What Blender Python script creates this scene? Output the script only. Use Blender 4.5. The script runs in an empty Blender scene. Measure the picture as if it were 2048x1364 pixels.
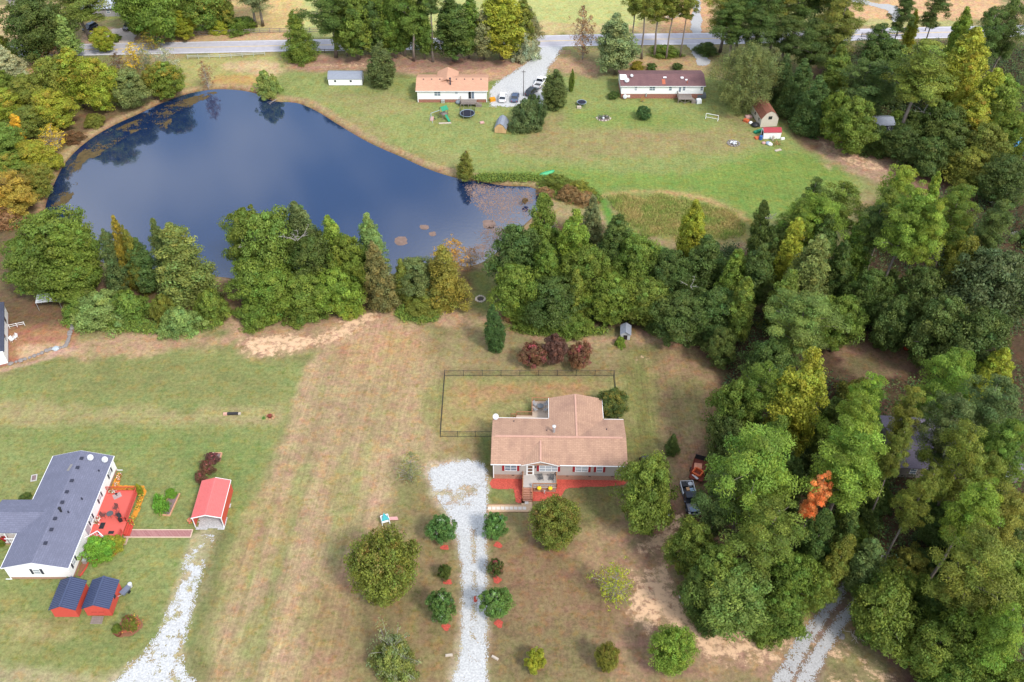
import bpy, math, random
import numpy as np
from mathutils import Vector, Matrix
random.seed(7)
R = math.radians
sc = bpy.context.scene
COL = sc.collection

# ------------------------------------------------------------------ camera
CAM_H, PITCH, FPX = 114.0, R(43), 1850.0
cam_d = bpy.data.cameras.new('camera')
cam_d.sensor_width = 36.0
cam_d.lens = FPX / 2048 * 36
cam_d.clip_start = 1.0
cam_d.clip_end = 20000
cam = bpy.data.objects.new('camera', cam_d)
cam.location = (0, 0, CAM_H)
cam.rotation_euler = (math.pi / 2 - PITCH, 0, 0)
COL.objects.link(cam)
sc.camera = cam

# ------------------------------------------------------------------ sky, sun, exposure
SUN_EL, SUN_AZ = R(48), R(140)           # azimuth clockwise from +Y
w = bpy.data.worlds.new('World'); sc.world = w; w.use_nodes = True
nt = w.node_tree; nt.nodes.clear()
sky = nt.nodes.new('ShaderNodeTexSky'); sky.sky_type = 'NISHITA'; sky.sun_disc = False
sky.sun_elevation = SUN_EL; sky.sun_rotation = SUN_AZ
sky.air_density = 1.0; sky.dust_density = 1.0; sky.ozone_density = 1.0
tc = nt.nodes.new('ShaderNodeTexCoord')
cn = nt.nodes.new('ShaderNodeTexNoise'); cn.inputs['Scale'].default_value = 2.6; cn.inputs['Detail'].default_value = 5
cmap = nt.nodes.new('ShaderNodeMapping'); cmap.inputs['Location'].default_value = (1.7, 0.4, 0.9)
cr = nt.nodes.new('ShaderNodeValToRGB')
cr.color_ramp.elements[0].position = 0.40; cr.color_ramp.elements[1].position = 0.66
cm = nt.nodes.new('ShaderNodeMix'); cm.data_type = 'RGBA'
cm.inputs['B'].default_value = (6.4, 6.5, 6.6, 1)
bg = nt.nodes.new('ShaderNodeBackground'); bg.inputs['Strength'].default_value = 0.145
wo = nt.nodes.new('ShaderNodeOutputWorld')
nt.links.new(tc.outputs['Generated'], cmap.inputs['Vector']); nt.links.new(cmap.outputs['Vector'], cn.inputs['Vector'])
nt.links.new(cn.outputs['Fac'], cr.inputs['Fac'])
nt.links.new(cr.outputs['Color'], cm.inputs['Factor'])
nt.links.new(sky.outputs['Color'], cm.inputs['A'])
nt.links.new(cm.outputs['Result'], bg.inputs['Color'])
nt.links.new(bg.outputs['Background'], wo.inputs['Surface'])
sun_d = bpy.data.lights.new('sun', 'SUN'); sun_d.energy = 1.7; sun_d.angle = R(10); sun_d.color = (1.0, 0.96, 0.9)
sun = bpy.data.objects.new('sun', sun_d)
sdir = Vector((math.sin(SUN_AZ) * math.cos(SUN_EL), math.cos(SUN_AZ) * math.cos(SUN_EL), math.sin(SUN_EL)))
sun.rotation_euler = (-sdir).to_track_quat('-Z', 'Y').to_euler()
sun.location = (0, 0, 200)
COL.objects.link(sun)
sc.view_settings.view_transform = 'Standard'
sc.view_settings.look = 'None'
sc.view_settings.gamma = 1.0
sc.view_settings.use_curve_mapping = False
sc.view_settings.exposure = 1.12
sc.cycles.max_bounces = 6
sc.cycles.transparent_max_bounces = 8

# ------------------------------------------------------------------ survey helpers
# a surveyed point of the photograph (2048 wide) turned into metres on the plane z
_s, _c = math.sin(PITCH), math.cos(PITCH)
def G(px, py, z=0.0):
    u = (px - 1024) / FPX; v = (py - 682) / FPX
    k = (CAM_H - z) / (_s + v * _c)
    return Vector((u * k, (_c - v * _s) * k, z))
def proj(x, y, z):
    Z = y * _c + (CAM_H - z) * _s
    return 1024 + FPX * x / Z, 682 + FPX * ((CAM_H - z) * _c - y * _s) / Z
def ppm(x, y, z=0.0):
    return FPX / (y * _c + (CAM_H - z) * _s)
def height_of(x, y, ty):
    lo, hi = 0.0, 60.0
    for _ in range(40):
        m = (lo + hi) / 2
        if proj(x, y, m)[1] > ty: lo = m
        else: hi = m
    return lo
def lin(r, g, b):
    f = lambda q: q / 12.92 if q <= 0.04045 else ((q + 0.055) / 1.055) ** 2.4
    return tuple(f(q / 255) * 0.70 for q in (r, g, b))

# ------------------------------------------------------------------ numpy noise
_rng = np.random.RandomState(11)
_LAT = _rng.rand(256, 256)
def vnoise(x, y):
    xi = np.floor(x).astype(int); yi = np.floor(y).astype(int)
    fx = x - xi; fy = y - yi
    fx = fx * fx * (3 - 2 * fx); fy = fy * fy * (3 - 2 * fy)
    a = _LAT[xi & 255, yi & 255]; b = _LAT[(xi + 1) & 255, yi & 255]
    c = _LAT[xi & 255, (yi + 1) & 255]; d = _LAT[(xi + 1) & 255, (yi + 1) & 255]
    return a + (b - a) * fx + (c - a) * fy + (a - b - c + d) * fx * fy
def fbm(x, y, s=1.0, o=4):
    t = 0; amp = 1; tot = 0
    for i in range(o):
        t = t + amp * vnoise(x / s + 17.3 * i, y / s + 9.1 * i); tot += amp
        amp *= 0.55; s *= 0.5
    return t / tot - 0.5
def sstep(a, b, x):
    t = np.clip((x - a) / (b - a), 0, 1); return t * t * (3 - 2 * t)
def poly_sd(X, Y, poly, margin=6.0):
    """signed distance, positive inside; -999 far outside"""
    P = np.array([(p[0], p[1]) for p in poly]); out = np.full(X.shape, -999.0)
    m = (X > P[:, 0].min() - margin) & (X < P[:, 0].max() + margin) & (Y > P[:, 1].min() - margin) & (Y < P[:, 1].max() + margin)
    x = X[m]; y = Y[m]
    d = np.full(x.shape, 1e9); ins = np.zeros(x.shape, bool)
    n = len(P)
    for i in range(n):
        ax, ay = P[i]; bx, by = P[(i + 1) % n]
        ex, ey = bx - ax, by - ay
        L = ex * ex + ey * ey + 1e-9
        t = np.clip(((x - ax) * ex + (y - ay) * ey) / L, 0, 1)
        d = np.minimum(d, (x - ax - t * ex) ** 2 + (y - ay - t * ey) ** 2)
        c = (ay > y) != (by > y)
        with np.errstate(divide='ignore', invalid='ignore'):
            xs = ax + (y - ay) * ex / (ey if abs(ey) > 1e-9 else 1e-9)
        ins ^= c & (x < xs)
    d = np.sqrt(d)
    out[m] = np.where(ins, d, -d)
    return out
def line_d(X, Y, pts):
    d = np.full(X.shape, 1e9)
    for (ax, ay), (bx, by) in zip(pts[:-1], pts[1:]):
        ex, ey = bx - ax, by - ay
        t = np.clip(((X - ax) * ex + (Y - ay) * ey) / (ex * ex + ey * ey + 1e-9), 0, 1)
        d = np.minimum(d, (X - ax - t * ex) ** 2 + (Y - ay - t * ey) ** 2)
    return np.sqrt(d)
def smooth_poly(pts, n=4, closed=True):
    """Catmull-Rom through the points"""
    P = [Vector((p[0], p[1], 0)) for p in pts]; N = len(P); out = []
    rng = range(N) if closed else range(N - 1)
    for i in rng:
        g = (lambda k: P[k % N]) if closed else (lambda k: P[max(0, min(N - 1, k))])
        p0, p1, p2, p3 = g(i - 1), g(i), g(i + 1), g(i + 2)
        for k in range(n):
            t = k / n
            q = 0.5 * ((2 * p1) + (p2 - p0) * t + (2 * p0 - 5 * p1 + 4 * p2 - p3) * t * t + (3 * p1 - p0 - 3 * p2 + p3) * t ** 3)
            out.append((q.x, q.y))
    if not closed: out.append((P[-1].x, P[-1].y))
    return out
def GP(pts, z=0.0, n=3, closed=True):
    return smooth_poly([G(*p, z) for p in pts], n, closed)

# ------------------------------------------------------------------ object helpers
def tag(o, label=None, cat=None, group=None, kind=None):
    if label: o['label'] = label
    if cat: o['category'] = cat
    if group: o['group'] = group
    if kind: o['kind'] = kind
    return o
def empty(name, loc=(0, 0, 0), rz=0.0, label=None, cat=None, group=None):
    o = bpy.data.objects.new(name, None); COL.objects.link(o)
    o.location = loc; o.rotation_euler = (0, 0, rz); o.empty_display_size = 0.3
    return tag(o, label, cat, group)
def link(name, me, parent=None, loc=None, rz=None, mat=None):
    o = bpy.data.objects.new(name, me); COL.objects.link(o)
    if parent is not None: o.parent = parent
    if loc is not None: o.location = loc
    if rz is not None: o.rotation_euler = (0, 0, rz)
    if mat is not None and not me.materials: me.materials.append(mat)
    return o
def copy_tree(o, parent=None):
    c = o.copy(); COL.objects.link(c); c.parent = parent
    for ch in list(o.children): copy_tree(ch, c)
    return c
class MB:
    def __init__(s): s.v = []; s.f = []
    def add(s, vs, fs):
        k = len(s.v); s.v += [tuple(q) for q in vs]; s.f += [tuple(i + k for i in f) for f in fs]; return s
    def box(s, x0, y0, z0, x1, y1, z1):
        return s.add([(x0, y0, z0), (x1, y0, z0), (x1, y1, z0), (x0, y1, z0), (x0, y0, z1), (x1, y0, z1), (x1, y1, z1), (x0, y1, z1)],
                     [(0, 3, 2, 1), (4, 5, 6, 7), (0, 1, 5, 4), (1, 2, 6, 5), (2, 3, 7, 6), (3, 0, 4, 7)])
    def obox(s, c, sz, rz=0, rx=0, ry=0):
        M = Matrix.Translation(c) @ Matrix.Rotation(rz, 4, 'Z') @ Matrix.Rotation(ry, 4, 'Y') @ Matrix.Rotation(rx, 4, 'X')
        hx, hy, hz = sz[0] / 2, sz[1] / 2, sz[2] / 2
        vs = [M @ Vector(q) for q in ((-hx, -hy, -hz), (hx, -hy, -hz), (hx, hy, -hz), (-hx, hy, -hz), (-hx, -hy, hz), (hx, -hy, hz), (hx, hy, hz), (-hx, hy, hz))]
        return s.add(vs, [(0, 3, 2, 1), (4, 5, 6, 7), (0, 1, 5, 4), (1, 2, 6, 5), (2, 3, 7, 6), (3, 0, 4, 7)])
    def tube(s, p0, p1, r0, r1=None, n=6, caps=True):
        r1 = r0 if r1 is None else r1
        p0 = Vector(p0); p1 = Vector(p1); d = (p1 - p0).normalized()
        a = d.orthogonal().normalized(); b = d.cross(a)
        vs = []
        for p, r in ((p0, r0), (p1, r1)):
            for i in range(n):
                t = 2 * math.pi * i / n; vs.append(p + (a * math.cos(t) + b * math.sin(t)) * r)
        fs = [(i, (i + 1) % n, n + (i + 1) % n, n + i) for i in range(n)]
        if caps: fs += [tuple(range(n - 1, -1, -1)), tuple(range(n, 2 * n))]
        return s.add(vs, fs)
    def path(s, pts, r, n=6):
        for a, b in zip(pts[:-1], pts[1:]): s.tube(a, b, r, r, n)
        return s
    def prism(s, poly, z0, z1):
        n = len(poly)
        vs = [(p[0], p[1], z0) for p in poly] + [(p[0], p[1], z1) for p in poly]
        return s.add(vs, [(i, (i + 1) % n, n + (i + 1) % n, n + i) for i in range(n)] + [tuple(range(n - 1, -1, -1)), tuple(range(n, 2 * n))])
    def slab(s, pts, t):
        """a plate under the given ring of points, thickness t downwards"""
        n = len(pts)
        vs = [tuple(p) for p in pts] + [(p[0], p[1], p[2] - t) for p in pts]
        return s.add(vs, [tuple(range(n)), tuple(range(2 * n - 1, n - 1, -1))] + [(i, n + i, n + (i + 1) % n, (i + 1) % n) for i in range(n)])
    def loft(s, rings, caps=True):
        n = len(rings[0]); vs = [q for r in rings for q in r]; fs = []
        for k in range(len(rings) - 1):
            for i in range(n):
                j = (i + 1) % n; fs.append((k * n + i, k * n + j, (k + 1) * n + j, (k + 1) * n + i))
        if caps: fs += [tuple(range(n - 1, -1, -1)), tuple(range((len(rings) - 1) * n, len(rings) * n))]
        return s.add(vs, fs)
    def lathe(s, prof, n=12, c=(0, 0, 0)):
        rings = [[(c[0] + r * math.cos(2 * math.pi * i / n), c[1] + r * math.sin(2 * math.pi * i / n), c[2] + z) for i in range(n)] for r, z in prof]
        return s.loft(rings)
    def mesh(s, name, mat, smooth=False):
        me = bpy.data.meshes.new(name); me.from_pydata(s.v, [], s.f); me.update()
        if smooth: me.polygons.foreach_set('use_smooth', [True] * len(me.polygons))
        if mat: me.materials.append(mat)
        return me
    def build(s, name, mat, parent=None, loc=None, rz=None, smooth=False):
        return link(name, s.mesh(name, mat, smooth), parent, loc, rz)
def np_mesh(name, V, F4, mat=None, cols=None):
    """big quad mesh from numpy arrays; cols (nverts,3) or (nverts,4) -> point colour attribute 'tint'"""
    me = bpy.data.meshes.new(name); V = np.asarray(V, np.float32); F4 = np.asarray(F4, np.int32)
    k = F4.shape[1]
    me.vertices.add(len(V)); me.vertices.foreach_set('co', V.ravel())
    me.loops.add(F4.size); me.loops.foreach_set('vertex_index', F4.ravel())
    me.polygons.add(len(F4)); me.polygons.foreach_set('loop_start', np.arange(0, F4.size, k, dtype=np.int32))
    me.polygons.foreach_set('loop_total', np.full(len(F4), k, np.int32))
    if cols is not None:
        a = me.attributes.new('tint', 'FLOAT_COLOR', 'POINT')
        cc = np.ones((len(V), 4), np.float32); cc[:, :cols.shape[1]] = cols
        a.data.foreach_set('color', cc.ravel())
    me.update(calc_edges=True); me.validate()
    if mat: me.materials.append(mat)
    return me

# ------------------------------------------------------------------ materials
MATS = {}
def nodes(name):
    m = bpy.data.materials.new(name); m.use_nodes = True
    t = m.node_tree; b = t.nodes['Principled BSDF']
    return m, t, b
def mat(name, rgb, rough=0.7, var=0.12, scale=3.0, metal=0.0, spec=0.3, bump=0.0, stretch=(1, 1, 1), rust=None):
    """plain surface: colour with soft mottling and optional stains"""
    if name in MATS: return MATS[name]
    m, t, b = nodes(name)
    b.inputs['Roughness'].default_value = rough; b.inputs['Metallic'].default_value = metal
    b.inputs['Specular IOR Level'].default_value = spec
    tcn = t.nodes.new('ShaderNodeTexCoord'); mp = t.nodes.new('ShaderNodeMapping'); mp.inputs['Scale'].default_value = stretch
    nz = t.nodes.new('ShaderNodeTexNoise'); nz.inputs['Scale'].default_value = scale; nz.inputs['Detail'].default_value = 6; nz.inputs['Roughness'].default_value = 0.65
    mr = t.nodes.new('ShaderNodeMapRange'); mr.inputs['From Min'].default_value = 0.25; mr.inputs['From Max'].default_value = 0.75
    mr.inputs['To Min'].default_value = 1 - var; mr.inputs['To Max'].default_value = 1 + var
    vm = t.nodes.new('ShaderNodeVectorMath'); vm.operation = 'SCALE'; vm.inputs[0].default_value = rgb
    t.links.new(tcn.outputs['Object'], mp.inputs['Vector']); t.links.new(mp.outputs['Vector'], nz.inputs['Vector'])
    t.links.new(nz.outputs['Fac'], mr.inputs['Value']); t.links.new(mr.outputs['Result'], vm.inputs['Scale'])
    t.links.new(vm.outputs['Vector'], b.inputs['Base Color'])
    if bump:
        bp = t.nodes.new('ShaderNodeBump'); bp.inputs['Strength'].default_value = bump; bp.inputs['Distance'].default_value = 0.05
        t.links.new(nz.outputs['Fac'], bp.inputs['Height']); t.links.new(bp.outputs['Normal'], b.inputs['Normal'])
    MATS[name] = m
    return m
def shingle(name, rgb, dark, along='X'):
    """asphalt shingles: courses of tabs, each tab a little different, with weather streaks down the slope"""
    m, t, b = nodes(name); b.inputs['Roughness'].default_value = 0.9; b.inputs['Specular IOR Level'].default_value = 0.2
    tcn = t.nodes.new('ShaderNodeTexCoord'); mp = t.nodes.new('ShaderNodeMapping')
    if along == 'Y': mp.inputs['Rotation'].default_value = (0, 0, R(90))
    br = t.nodes.new('ShaderNodeTexBrick'); br.inputs['Scale'].default_value = 1.0
    br.inputs['Brick Width'].default_value = 0.7; br.inputs['Row Height'].default_value = 0.3; br.inputs['Mortar Size'].default_value = 0.03
    br.inputs['Color1'].default_value = (*rgb, 1); br.inputs['Color2'].default_value = (*[q * 0.86 for q in rgb], 1)
    br.inputs['Mortar'].default_value = (*[q * 0.74 for q in rgb], 1)
    n1 = t.nodes.new('ShaderNodeTexNoise'); n1.inputs['Scale'].default_value = 0.45; n1.inputs['Detail'].default_value = 5
    mp2 = t.nodes.new('ShaderNodeMapping'); mp2.inputs['Scale'].default_value = (1.6, 0.5, 1) if along == 'X' else (0.5, 1.6, 1)
    rp = t.nodes.new('ShaderNodeValToRGB'); rp.color_ramp.elements[0].position = 0.45; rp.color_ramp.elements[1].position = 0.72
    mx = t.nodes.new('ShaderNodeMix'); mx.data_type = 'RGBA'; mx.inputs['B'].default_value = (*dark, 1)
    ml = t.nodes.new('ShaderNodeMath'); ml.operation = 'MULTIPLY'; ml.inputs[1].default_value = 0.6
    n2 = t.nodes.new('ShaderNodeTexNoise'); n2.inputs['Scale'].default_value = 9; n2.inputs['Detail'].default_value = 3
    mr = t.nodes.new('ShaderNodeMapRange'); mr.inputs['To Min'].default_value = 0.72; mr.inputs['To Max'].default_value = 1.28
    vm = t.nodes.new('ShaderNodeVectorMath'); vm.operation = 'SCALE'
    L = t.links.new
    L(tcn.outputs['Object'], mp.inputs['Vector']); L(mp.outputs['Vector'], br.inputs['Vector'])
    L(tcn.outputs['Object'], mp2.inputs['Vector']); L(mp2.outputs['Vector'], n1.inputs['Vector'])
    L(n1.outputs['Fac'], rp.inputs['Fac']); L(rp.outputs['Color'], ml.inputs[0]); L(ml.outputs['Value'], mx.inputs['Factor'])
    L(br.outputs['Color'], mx.inputs['A']); L(mx.outputs['Result'], vm.inputs[0])
    L(tcn.outputs['Object'], n2.inputs['Vector']); L(n2.outputs['Fac'], mr.inputs['Value']); L(mr.outputs['Result'], vm.inputs['Scale'])
    L(vm.outputs['Vector'], b.inputs['Base Color'])
    MATS[name] = m; return m
def brickmat(name, c1, c2, mortar, w=0.22, h=0.075):
    m, t, b = nodes(name); b.inputs['Roughness'].default_value = 0.9
    tcn = t.nodes.new('ShaderNodeTexCoord')
    cmb = t.nodes.new('ShaderNodeCombineXYZ'); sp = t.nodes.new('ShaderNodeSeparateXYZ'); ad = t.nodes.new('ShaderNodeMath')
    br = t.nodes.new('ShaderNodeTexBrick'); br.inputs['Scale'].default_value = 1
    br.inputs['Brick Width'].default_value = w; br.inputs['Row Height'].default_value = h; br.inputs['Mortar Size'].default_value = 0.008
    br.inputs['Color1'].default_value = (*c1, 1); br.inputs['Color2'].default_value = (*c2, 1); br.inputs['Mortar'].default_value = (*mortar, 1)
    L = t.links.new
    L(tcn.outputs['Object'], sp.inputs[0]); L(sp.outputs['X'], ad.inputs[0]); L(sp.outputs['Y'], ad.inputs[1])
    L(ad.outputs[0], cmb.inputs['X']); L(sp.outputs['Z'], cmb.inputs['Y']); L(cmb.outputs[0], br.inputs['Vector'])
    L(br.outputs['Color'], b.inputs['Base Color']); MATS[name] = m; return m
def leafmat(name, second=None, lo=0.45):
    """leaves: the tree's own colour times each leaf's tint, thin enough to let some light through"""
    m, t, b = nodes(name)
    oi = t.nodes.new('ShaderNodeObjectInfo'); at = t.nodes.new('ShaderNodeAttribute'); at.attribute_name = 'tint'
    mx = t.nodes.new('ShaderNodeMix'); mx.data_type = 'RGBA'; mx.blend_type = 'MULTIPLY'; mx.inputs['Factor'].default_value = 1
    L = t.links.new
    L(at.outputs['Color'], mx.inputs['B'])
    if second is None:
        L(oi.outputs['Color'], mx.inputs['A'])
    else:
        m2 = t.nodes.new('ShaderNodeMix'); m2.data_type = 'RGBA'; m2.inputs['B'].default_value = (*second, 1)
        rr = t.nodes.new('ShaderNodeMapRange'); rr.inputs['From Min'].default_value = lo; rr.inputs['From Max'].default_value = lo + 0.35
        L(at.outputs['Alpha'], rr.inputs['Value']); L(rr.outputs['Result'], m2.inputs['Factor'])
        L(oi.outputs['Color'], m2.inputs['A']); L(m2.outputs['Result'], mx.inputs['A'])
    b.inputs['Roughness'].default_value = 0.55; b.inputs['Specular IOR Level'].default_value = 0.25
    L(mx.outputs['Result'], b.inputs['Base Color'])
    tr = t.nodes.new('ShaderNodeBsdfTranslucent'); L(mx.outputs['Result'], tr.inputs['Color'])
    ms = t.nodes.new('ShaderNodeMixShader'); ms.inputs['Fac'].default_value = 0.4
    out = t.nodes['Material Output']
    L(b.outputs['BSDF'], ms.inputs[1]); L(tr.outputs['BSDF'], ms.inputs[2]); L(ms.outputs['Shader'], out.inputs['Surface'])
    MATS[name] = m; return m

# ================================================================== GROUND
POND_PX = [(380, 187), (430, 179), (480, 181), (520, 190), (548, 203), (592, 206), (632, 222), (672, 247), (722, 277), (762, 297), (802, 314), (852, 337),
           (907, 355), (960, 364), (1010, 372), (1058, 374), (1085, 392), (1072, 425), (1042, 455), (1004, 495), (965, 524), (930, 532), (880, 530), (800, 545),
           (700, 570), (600, 575), (500, 562), (430, 552), (330, 548), (220, 530), (130, 480), (98, 440), (92, 412), (108, 370), (134, 322), (176, 282), (226, 252), (282, 226), (334, 202)]
WATER_Z = -0.5
POND = GP(POND_PX, WATER_Z, 3)

xs = np.concatenate([[-4000, -1500, -700, -380, -250, -200], np.arange(-172, 172.1, 0.5), [200, 250, 380, 700, 1500, 4000]])
ys = [-1500, -400, -100, 0, 30]
yy = 44.0
while yy < 292:
    ys.append(yy); yy += 0.38 + 0.55 * (yy - 44) / 230
ys += [300, 320, 360, 450, 700, 1300, 2600, 6000]
ys = np.array(ys)
GX, GY = np.meshgrid(xs, ys)
nx_, ny_ = len(xs), len(ys)

n1 = fbm(GX, GY, 14, 4); n2 = fbm(GX + 300, GY + 50, 5, 4); n3 = fbm(GX + 90, GY + 700, 1.6, 3); n4 = fbm(GX - 200, GY + 130, 30, 4)
def C(*rgb):
    c = np.array(lin(*rgb)) * 0.97; g_ = c.mean(); return g_ + (c - g_) * 0.86
COLR = np.zeros(GX.shape + (3,))
def mixc(mask, col):
    global COLR
    col = np.asarray(col); COLR = COLR * (1 - mask[..., None]) + col * mask[..., None]
# base: dry mown grass, green and tan by turns
COLR[:] = C(146, 140, 84)
mixc(sstep(-0.12, 0.2, n1 + 0.5 * n2), C(172, 146, 104))
mixc(sstep(0.0, 0.25, -n1 + 0.5 * n2) * 0.7, C(128, 133, 74))
MOW = np.zeros(GX.shape + (3,))
def mow(mask, k):
    MOW[:] = MOW * (1 - mask[..., None]); MOW[..., k] += mask
SAND = np.zeros(GX.shape)
def sand(px, op=1.0, soft=2.2, amp=2.0):
    sd = poly_sd(GX, GY, GP(px, 0, 3), margin=soft + amp + 2)
    m = sstep(-soft, soft * 0.8, sd + (n2 * 0.9 + n3 * 0.6) * amp * 1.6) * op; m[sd < -900] = 0
    SAND[:] = np.maximum(SAND, m)
    mixc(m * 0.55, C(188, 148, 116))
def zone(px, rgb, soft=2.0, amp=3.0, op=1.0, n=3, streak=None, raw=None):
    poly = raw if raw else GP(px, 0, n)
    sd = poly_sd(GX, GY, poly, margin=soft + amp + 2)
    nn = (n2 * 0.9 + n3 * 0.5) * 2
    m = sstep(-soft, soft, sd + nn * amp) * op
    m[sd < -900] = 0
    mixc(m, C(*rgb))
    return m
# near-left lawn
mll = zone([(0, 760), (150, 690), (330, 690), (600, 730), (560, 900), (520, 1010), (440, 1200), (380, 1364), (-200, 1364), (-300, 900)], (140, 147, 80), 3, 2.5, 0.95)
zone([(0, 800), (250, 815), (560, 815), (550, 850), (200, 850), (0, 855)], (168, 152, 100), 1.5, 2.5, 0.8)
zone([(60, 720), (300, 700), (500, 740), (560, 790), (300, 800), (100, 790)], (136, 136, 76), 3, 4, 0.75)
zone([(0, 870), (200, 860), (480, 870), (530, 930), (440, 1010), (300, 900), (100, 890)], (128, 142, 72), 3, 4, 0.8)
zone([(0, 1170), (250, 1260), (330, 1180), (380, 1200), (300, 1330), (0, 1340)], (136, 140, 74), 3, 4, 0.75)
zone([(0, 1215), (120, 1250), (190, 1260), (100, 1290), (0, 1270)], (170, 152, 98), 2, 3, 0.8)
zone([(0, 1330), (200, 1350), (230, 1364), (0, 1400)], (176, 158, 116), 1, 1.5, 0.8)
# hay strip
mst = zone([(640, 690), (740, 640), (860, 660), (880, 760), (870, 880), (790, 960), (740, 1100), (700, 1364), (370, 1400), (430, 1200), (510, 1010), (570, 860)], (174, 146, 106), 1.2, 1.2, 0.95)
dirn = (G(600, 1364) - G(760, 700)); dirn = Vector((dirn.x, dirn.y)).normalized()
U = GX * dirn.y - GY * dirn.x; Vv = GX * dirn.x + GY * dirn.y
st = fbm(U, Vv * 0.03, 1.6, 3); st2 = fbm(U + 70, Vv * 0.05, 3.5, 3)
mow(mll * 0.55, 1); mow(mst, 0)
COLR *= (1 + mst * st * 0.5)[..., None]
mixc(mst * sstep(0.02, 0.2, st2) * 0.6, C(192, 160, 118))
mixc(mst * sstep(-0.02, 0.18, -st2 + 0.5 * n2 + 0.35 * n4) * 0.8, C(144, 148, 84))
mixc(mst * sstep(0.05, 0.28, n4 + 0.6 * n2) * 0.5, C(182, 136, 96))
zone([(660, 660), (780, 640), (860, 690), (820, 760), (700, 760)], (190, 146, 100), 2.5, 3, 0.55)
zone([(640, 1150), (720, 1100), (760, 1240), (720, 1364), (600, 1364)], (168, 128, 90), 3, 4, 0.6)
# green track edges beside the hay strip
zone([(480, 1080), (520, 1010), (545, 1010), (500, 1110), (440, 1290), (400, 1364), (372, 1364), (420, 1240)], (156, 146, 92), 1, 1.5, 0.5)
# ground round the near house
zone([(870, 620), (1000, 610), (1180, 680), (1430, 690), (1460, 780), (1430, 900), (1330, 1000), (1330, 1364), (700, 1364), (760, 1080), (880, 900), (860, 760)], (144, 126, 82), 3, 3, 0.95)
zone([(740, 1220), (960, 1010), (1000, 1364), (720, 1364)], (146, 124, 82), 3, 4, 0.7)
zone([(1000, 1100), (1180, 1080), (1230, 1200), (1280, 1300), (1000, 1330)], (146, 114, 82), 3, 4, 0.85)
zone([(980, 1240), (1140, 1260), (1250, 1300), (1100, 1364), (980, 1364)], (134, 118, 78), 3, 4, 0.8)
zone([(1120, 980), (1240, 960), (1240, 1040), (1130, 1080)], (116, 112, 62), 2, 3, 0.75)
zone([(1150, 1060), (1250, 1050), (1320, 1110), (1230, 1160), (1160, 1130)], (170, 138, 98), 2, 3, 0.8)
zone([(700, 760), (890, 720), (880, 900), (760, 960)], (176, 150, 106), 3, 4, 0.55)
mr_ = zone([(1240, 720), (1310, 700), (1330, 800), (1320, 930), (1255, 950)], (128, 126, 66), 2, 2, 0.9)
stx = fbm(GX, GY * 0.05, 1.3, 2); COLR *= (1 + mr_ * stx * 0.5)[..., None]
mow(mr_, 2)
mr2 = zone([(1310, 690), (1440, 690), (1460, 780), (1430, 890), (1390, 960), (1330, 900)], (160, 128, 90), 2.5, 3, 0.9)
mow(mr2, 2); COLR *= (1 + mr2 * stx * 0.3)[..., None]
zone([(1330, 770), (1390, 760), (1400, 830), (1350, 860)], (120, 118, 64), 2, 4, 0.6)
zone([(890, 755), (1228, 753), (1232, 800), (1250, 870), (882, 872)], (150, 142, 84), 0.8, 1, 0.95)
zone([(930, 775), (1100, 770), (1200, 765), (1180, 790), (1080, 785), (1000, 800), (930, 800)], (172, 132, 86), 1.5, 3, 0.85)
zone([(900, 800), (960, 800), (980, 860), (890, 866)], (166, 142, 88), 1.5, 2, 0.7)
zone([(960, 880), (985, 880), (985, 935), (965, 935)], (112, 122, 58), 1, 0.5, 0.9)  # darker grass strip: the shadow left of the house put into the colour
zone([(972, 968), (1032, 982), (1032, 1004), (972, 1004)], (136, 140, 74), 0.5, 0.3, 0.9)
zone([(960, 640), (1080, 670), (1230, 680), (1210, 740), (900, 735), (900, 680)], (156, 138, 92), 2, 3, 0.8)
zone([(940, 540), (985, 545), (1000, 600), (960, 620), (930, 580)], (120, 132, 62), 1.5, 2, 0.85)
# bare earth by the pond trees and along the wood edge
for pp in ([(470, 600), (700, 628), (800, 612), (960, 640), (900, 655), (780, 660), (690, 690), (560, 715), (500, 720), (470, 690)],
           [(130, 690), (330, 655), (450, 670), (480, 690), (330, 700), (150, 720)], [(1020, 640), (1080, 665), (1220, 672), (1300, 660), (1420, 680), (1300, 690), (1180, 685), (1060, 680)],
           [(440, 590), (480, 590), (500, 660), (440, 660)]):
    zone(pp, (186, 148, 112), 1.5, 2.5, 0.9)
for pp, op in (([(480, 685), (560, 665), (640, 670), (690, 645), (720, 650), (670, 680), (560, 712), (510, 712)], 0.85), ([(680, 640), (740, 628), (740, 640), (700, 650)], 0.9),
               ([(1310, 668), (1350, 668), (1420, 680), (1410, 690), (1340, 682)], 0.7), ([(1275, 713), (1302, 713), (1300, 720), (1278, 718)], 0.7)):
    sand(pp, op)
zone([(796, 618), (870, 632), (860, 645), (800, 640)], (120, 134, 50), 0.8, 1.2, 0.9)
zone([(1040, 645), (1100, 665), (1220, 663), (1150, 672), (1060, 668)], (132, 146, 48), 0.8, 1.5, 0.9)
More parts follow.
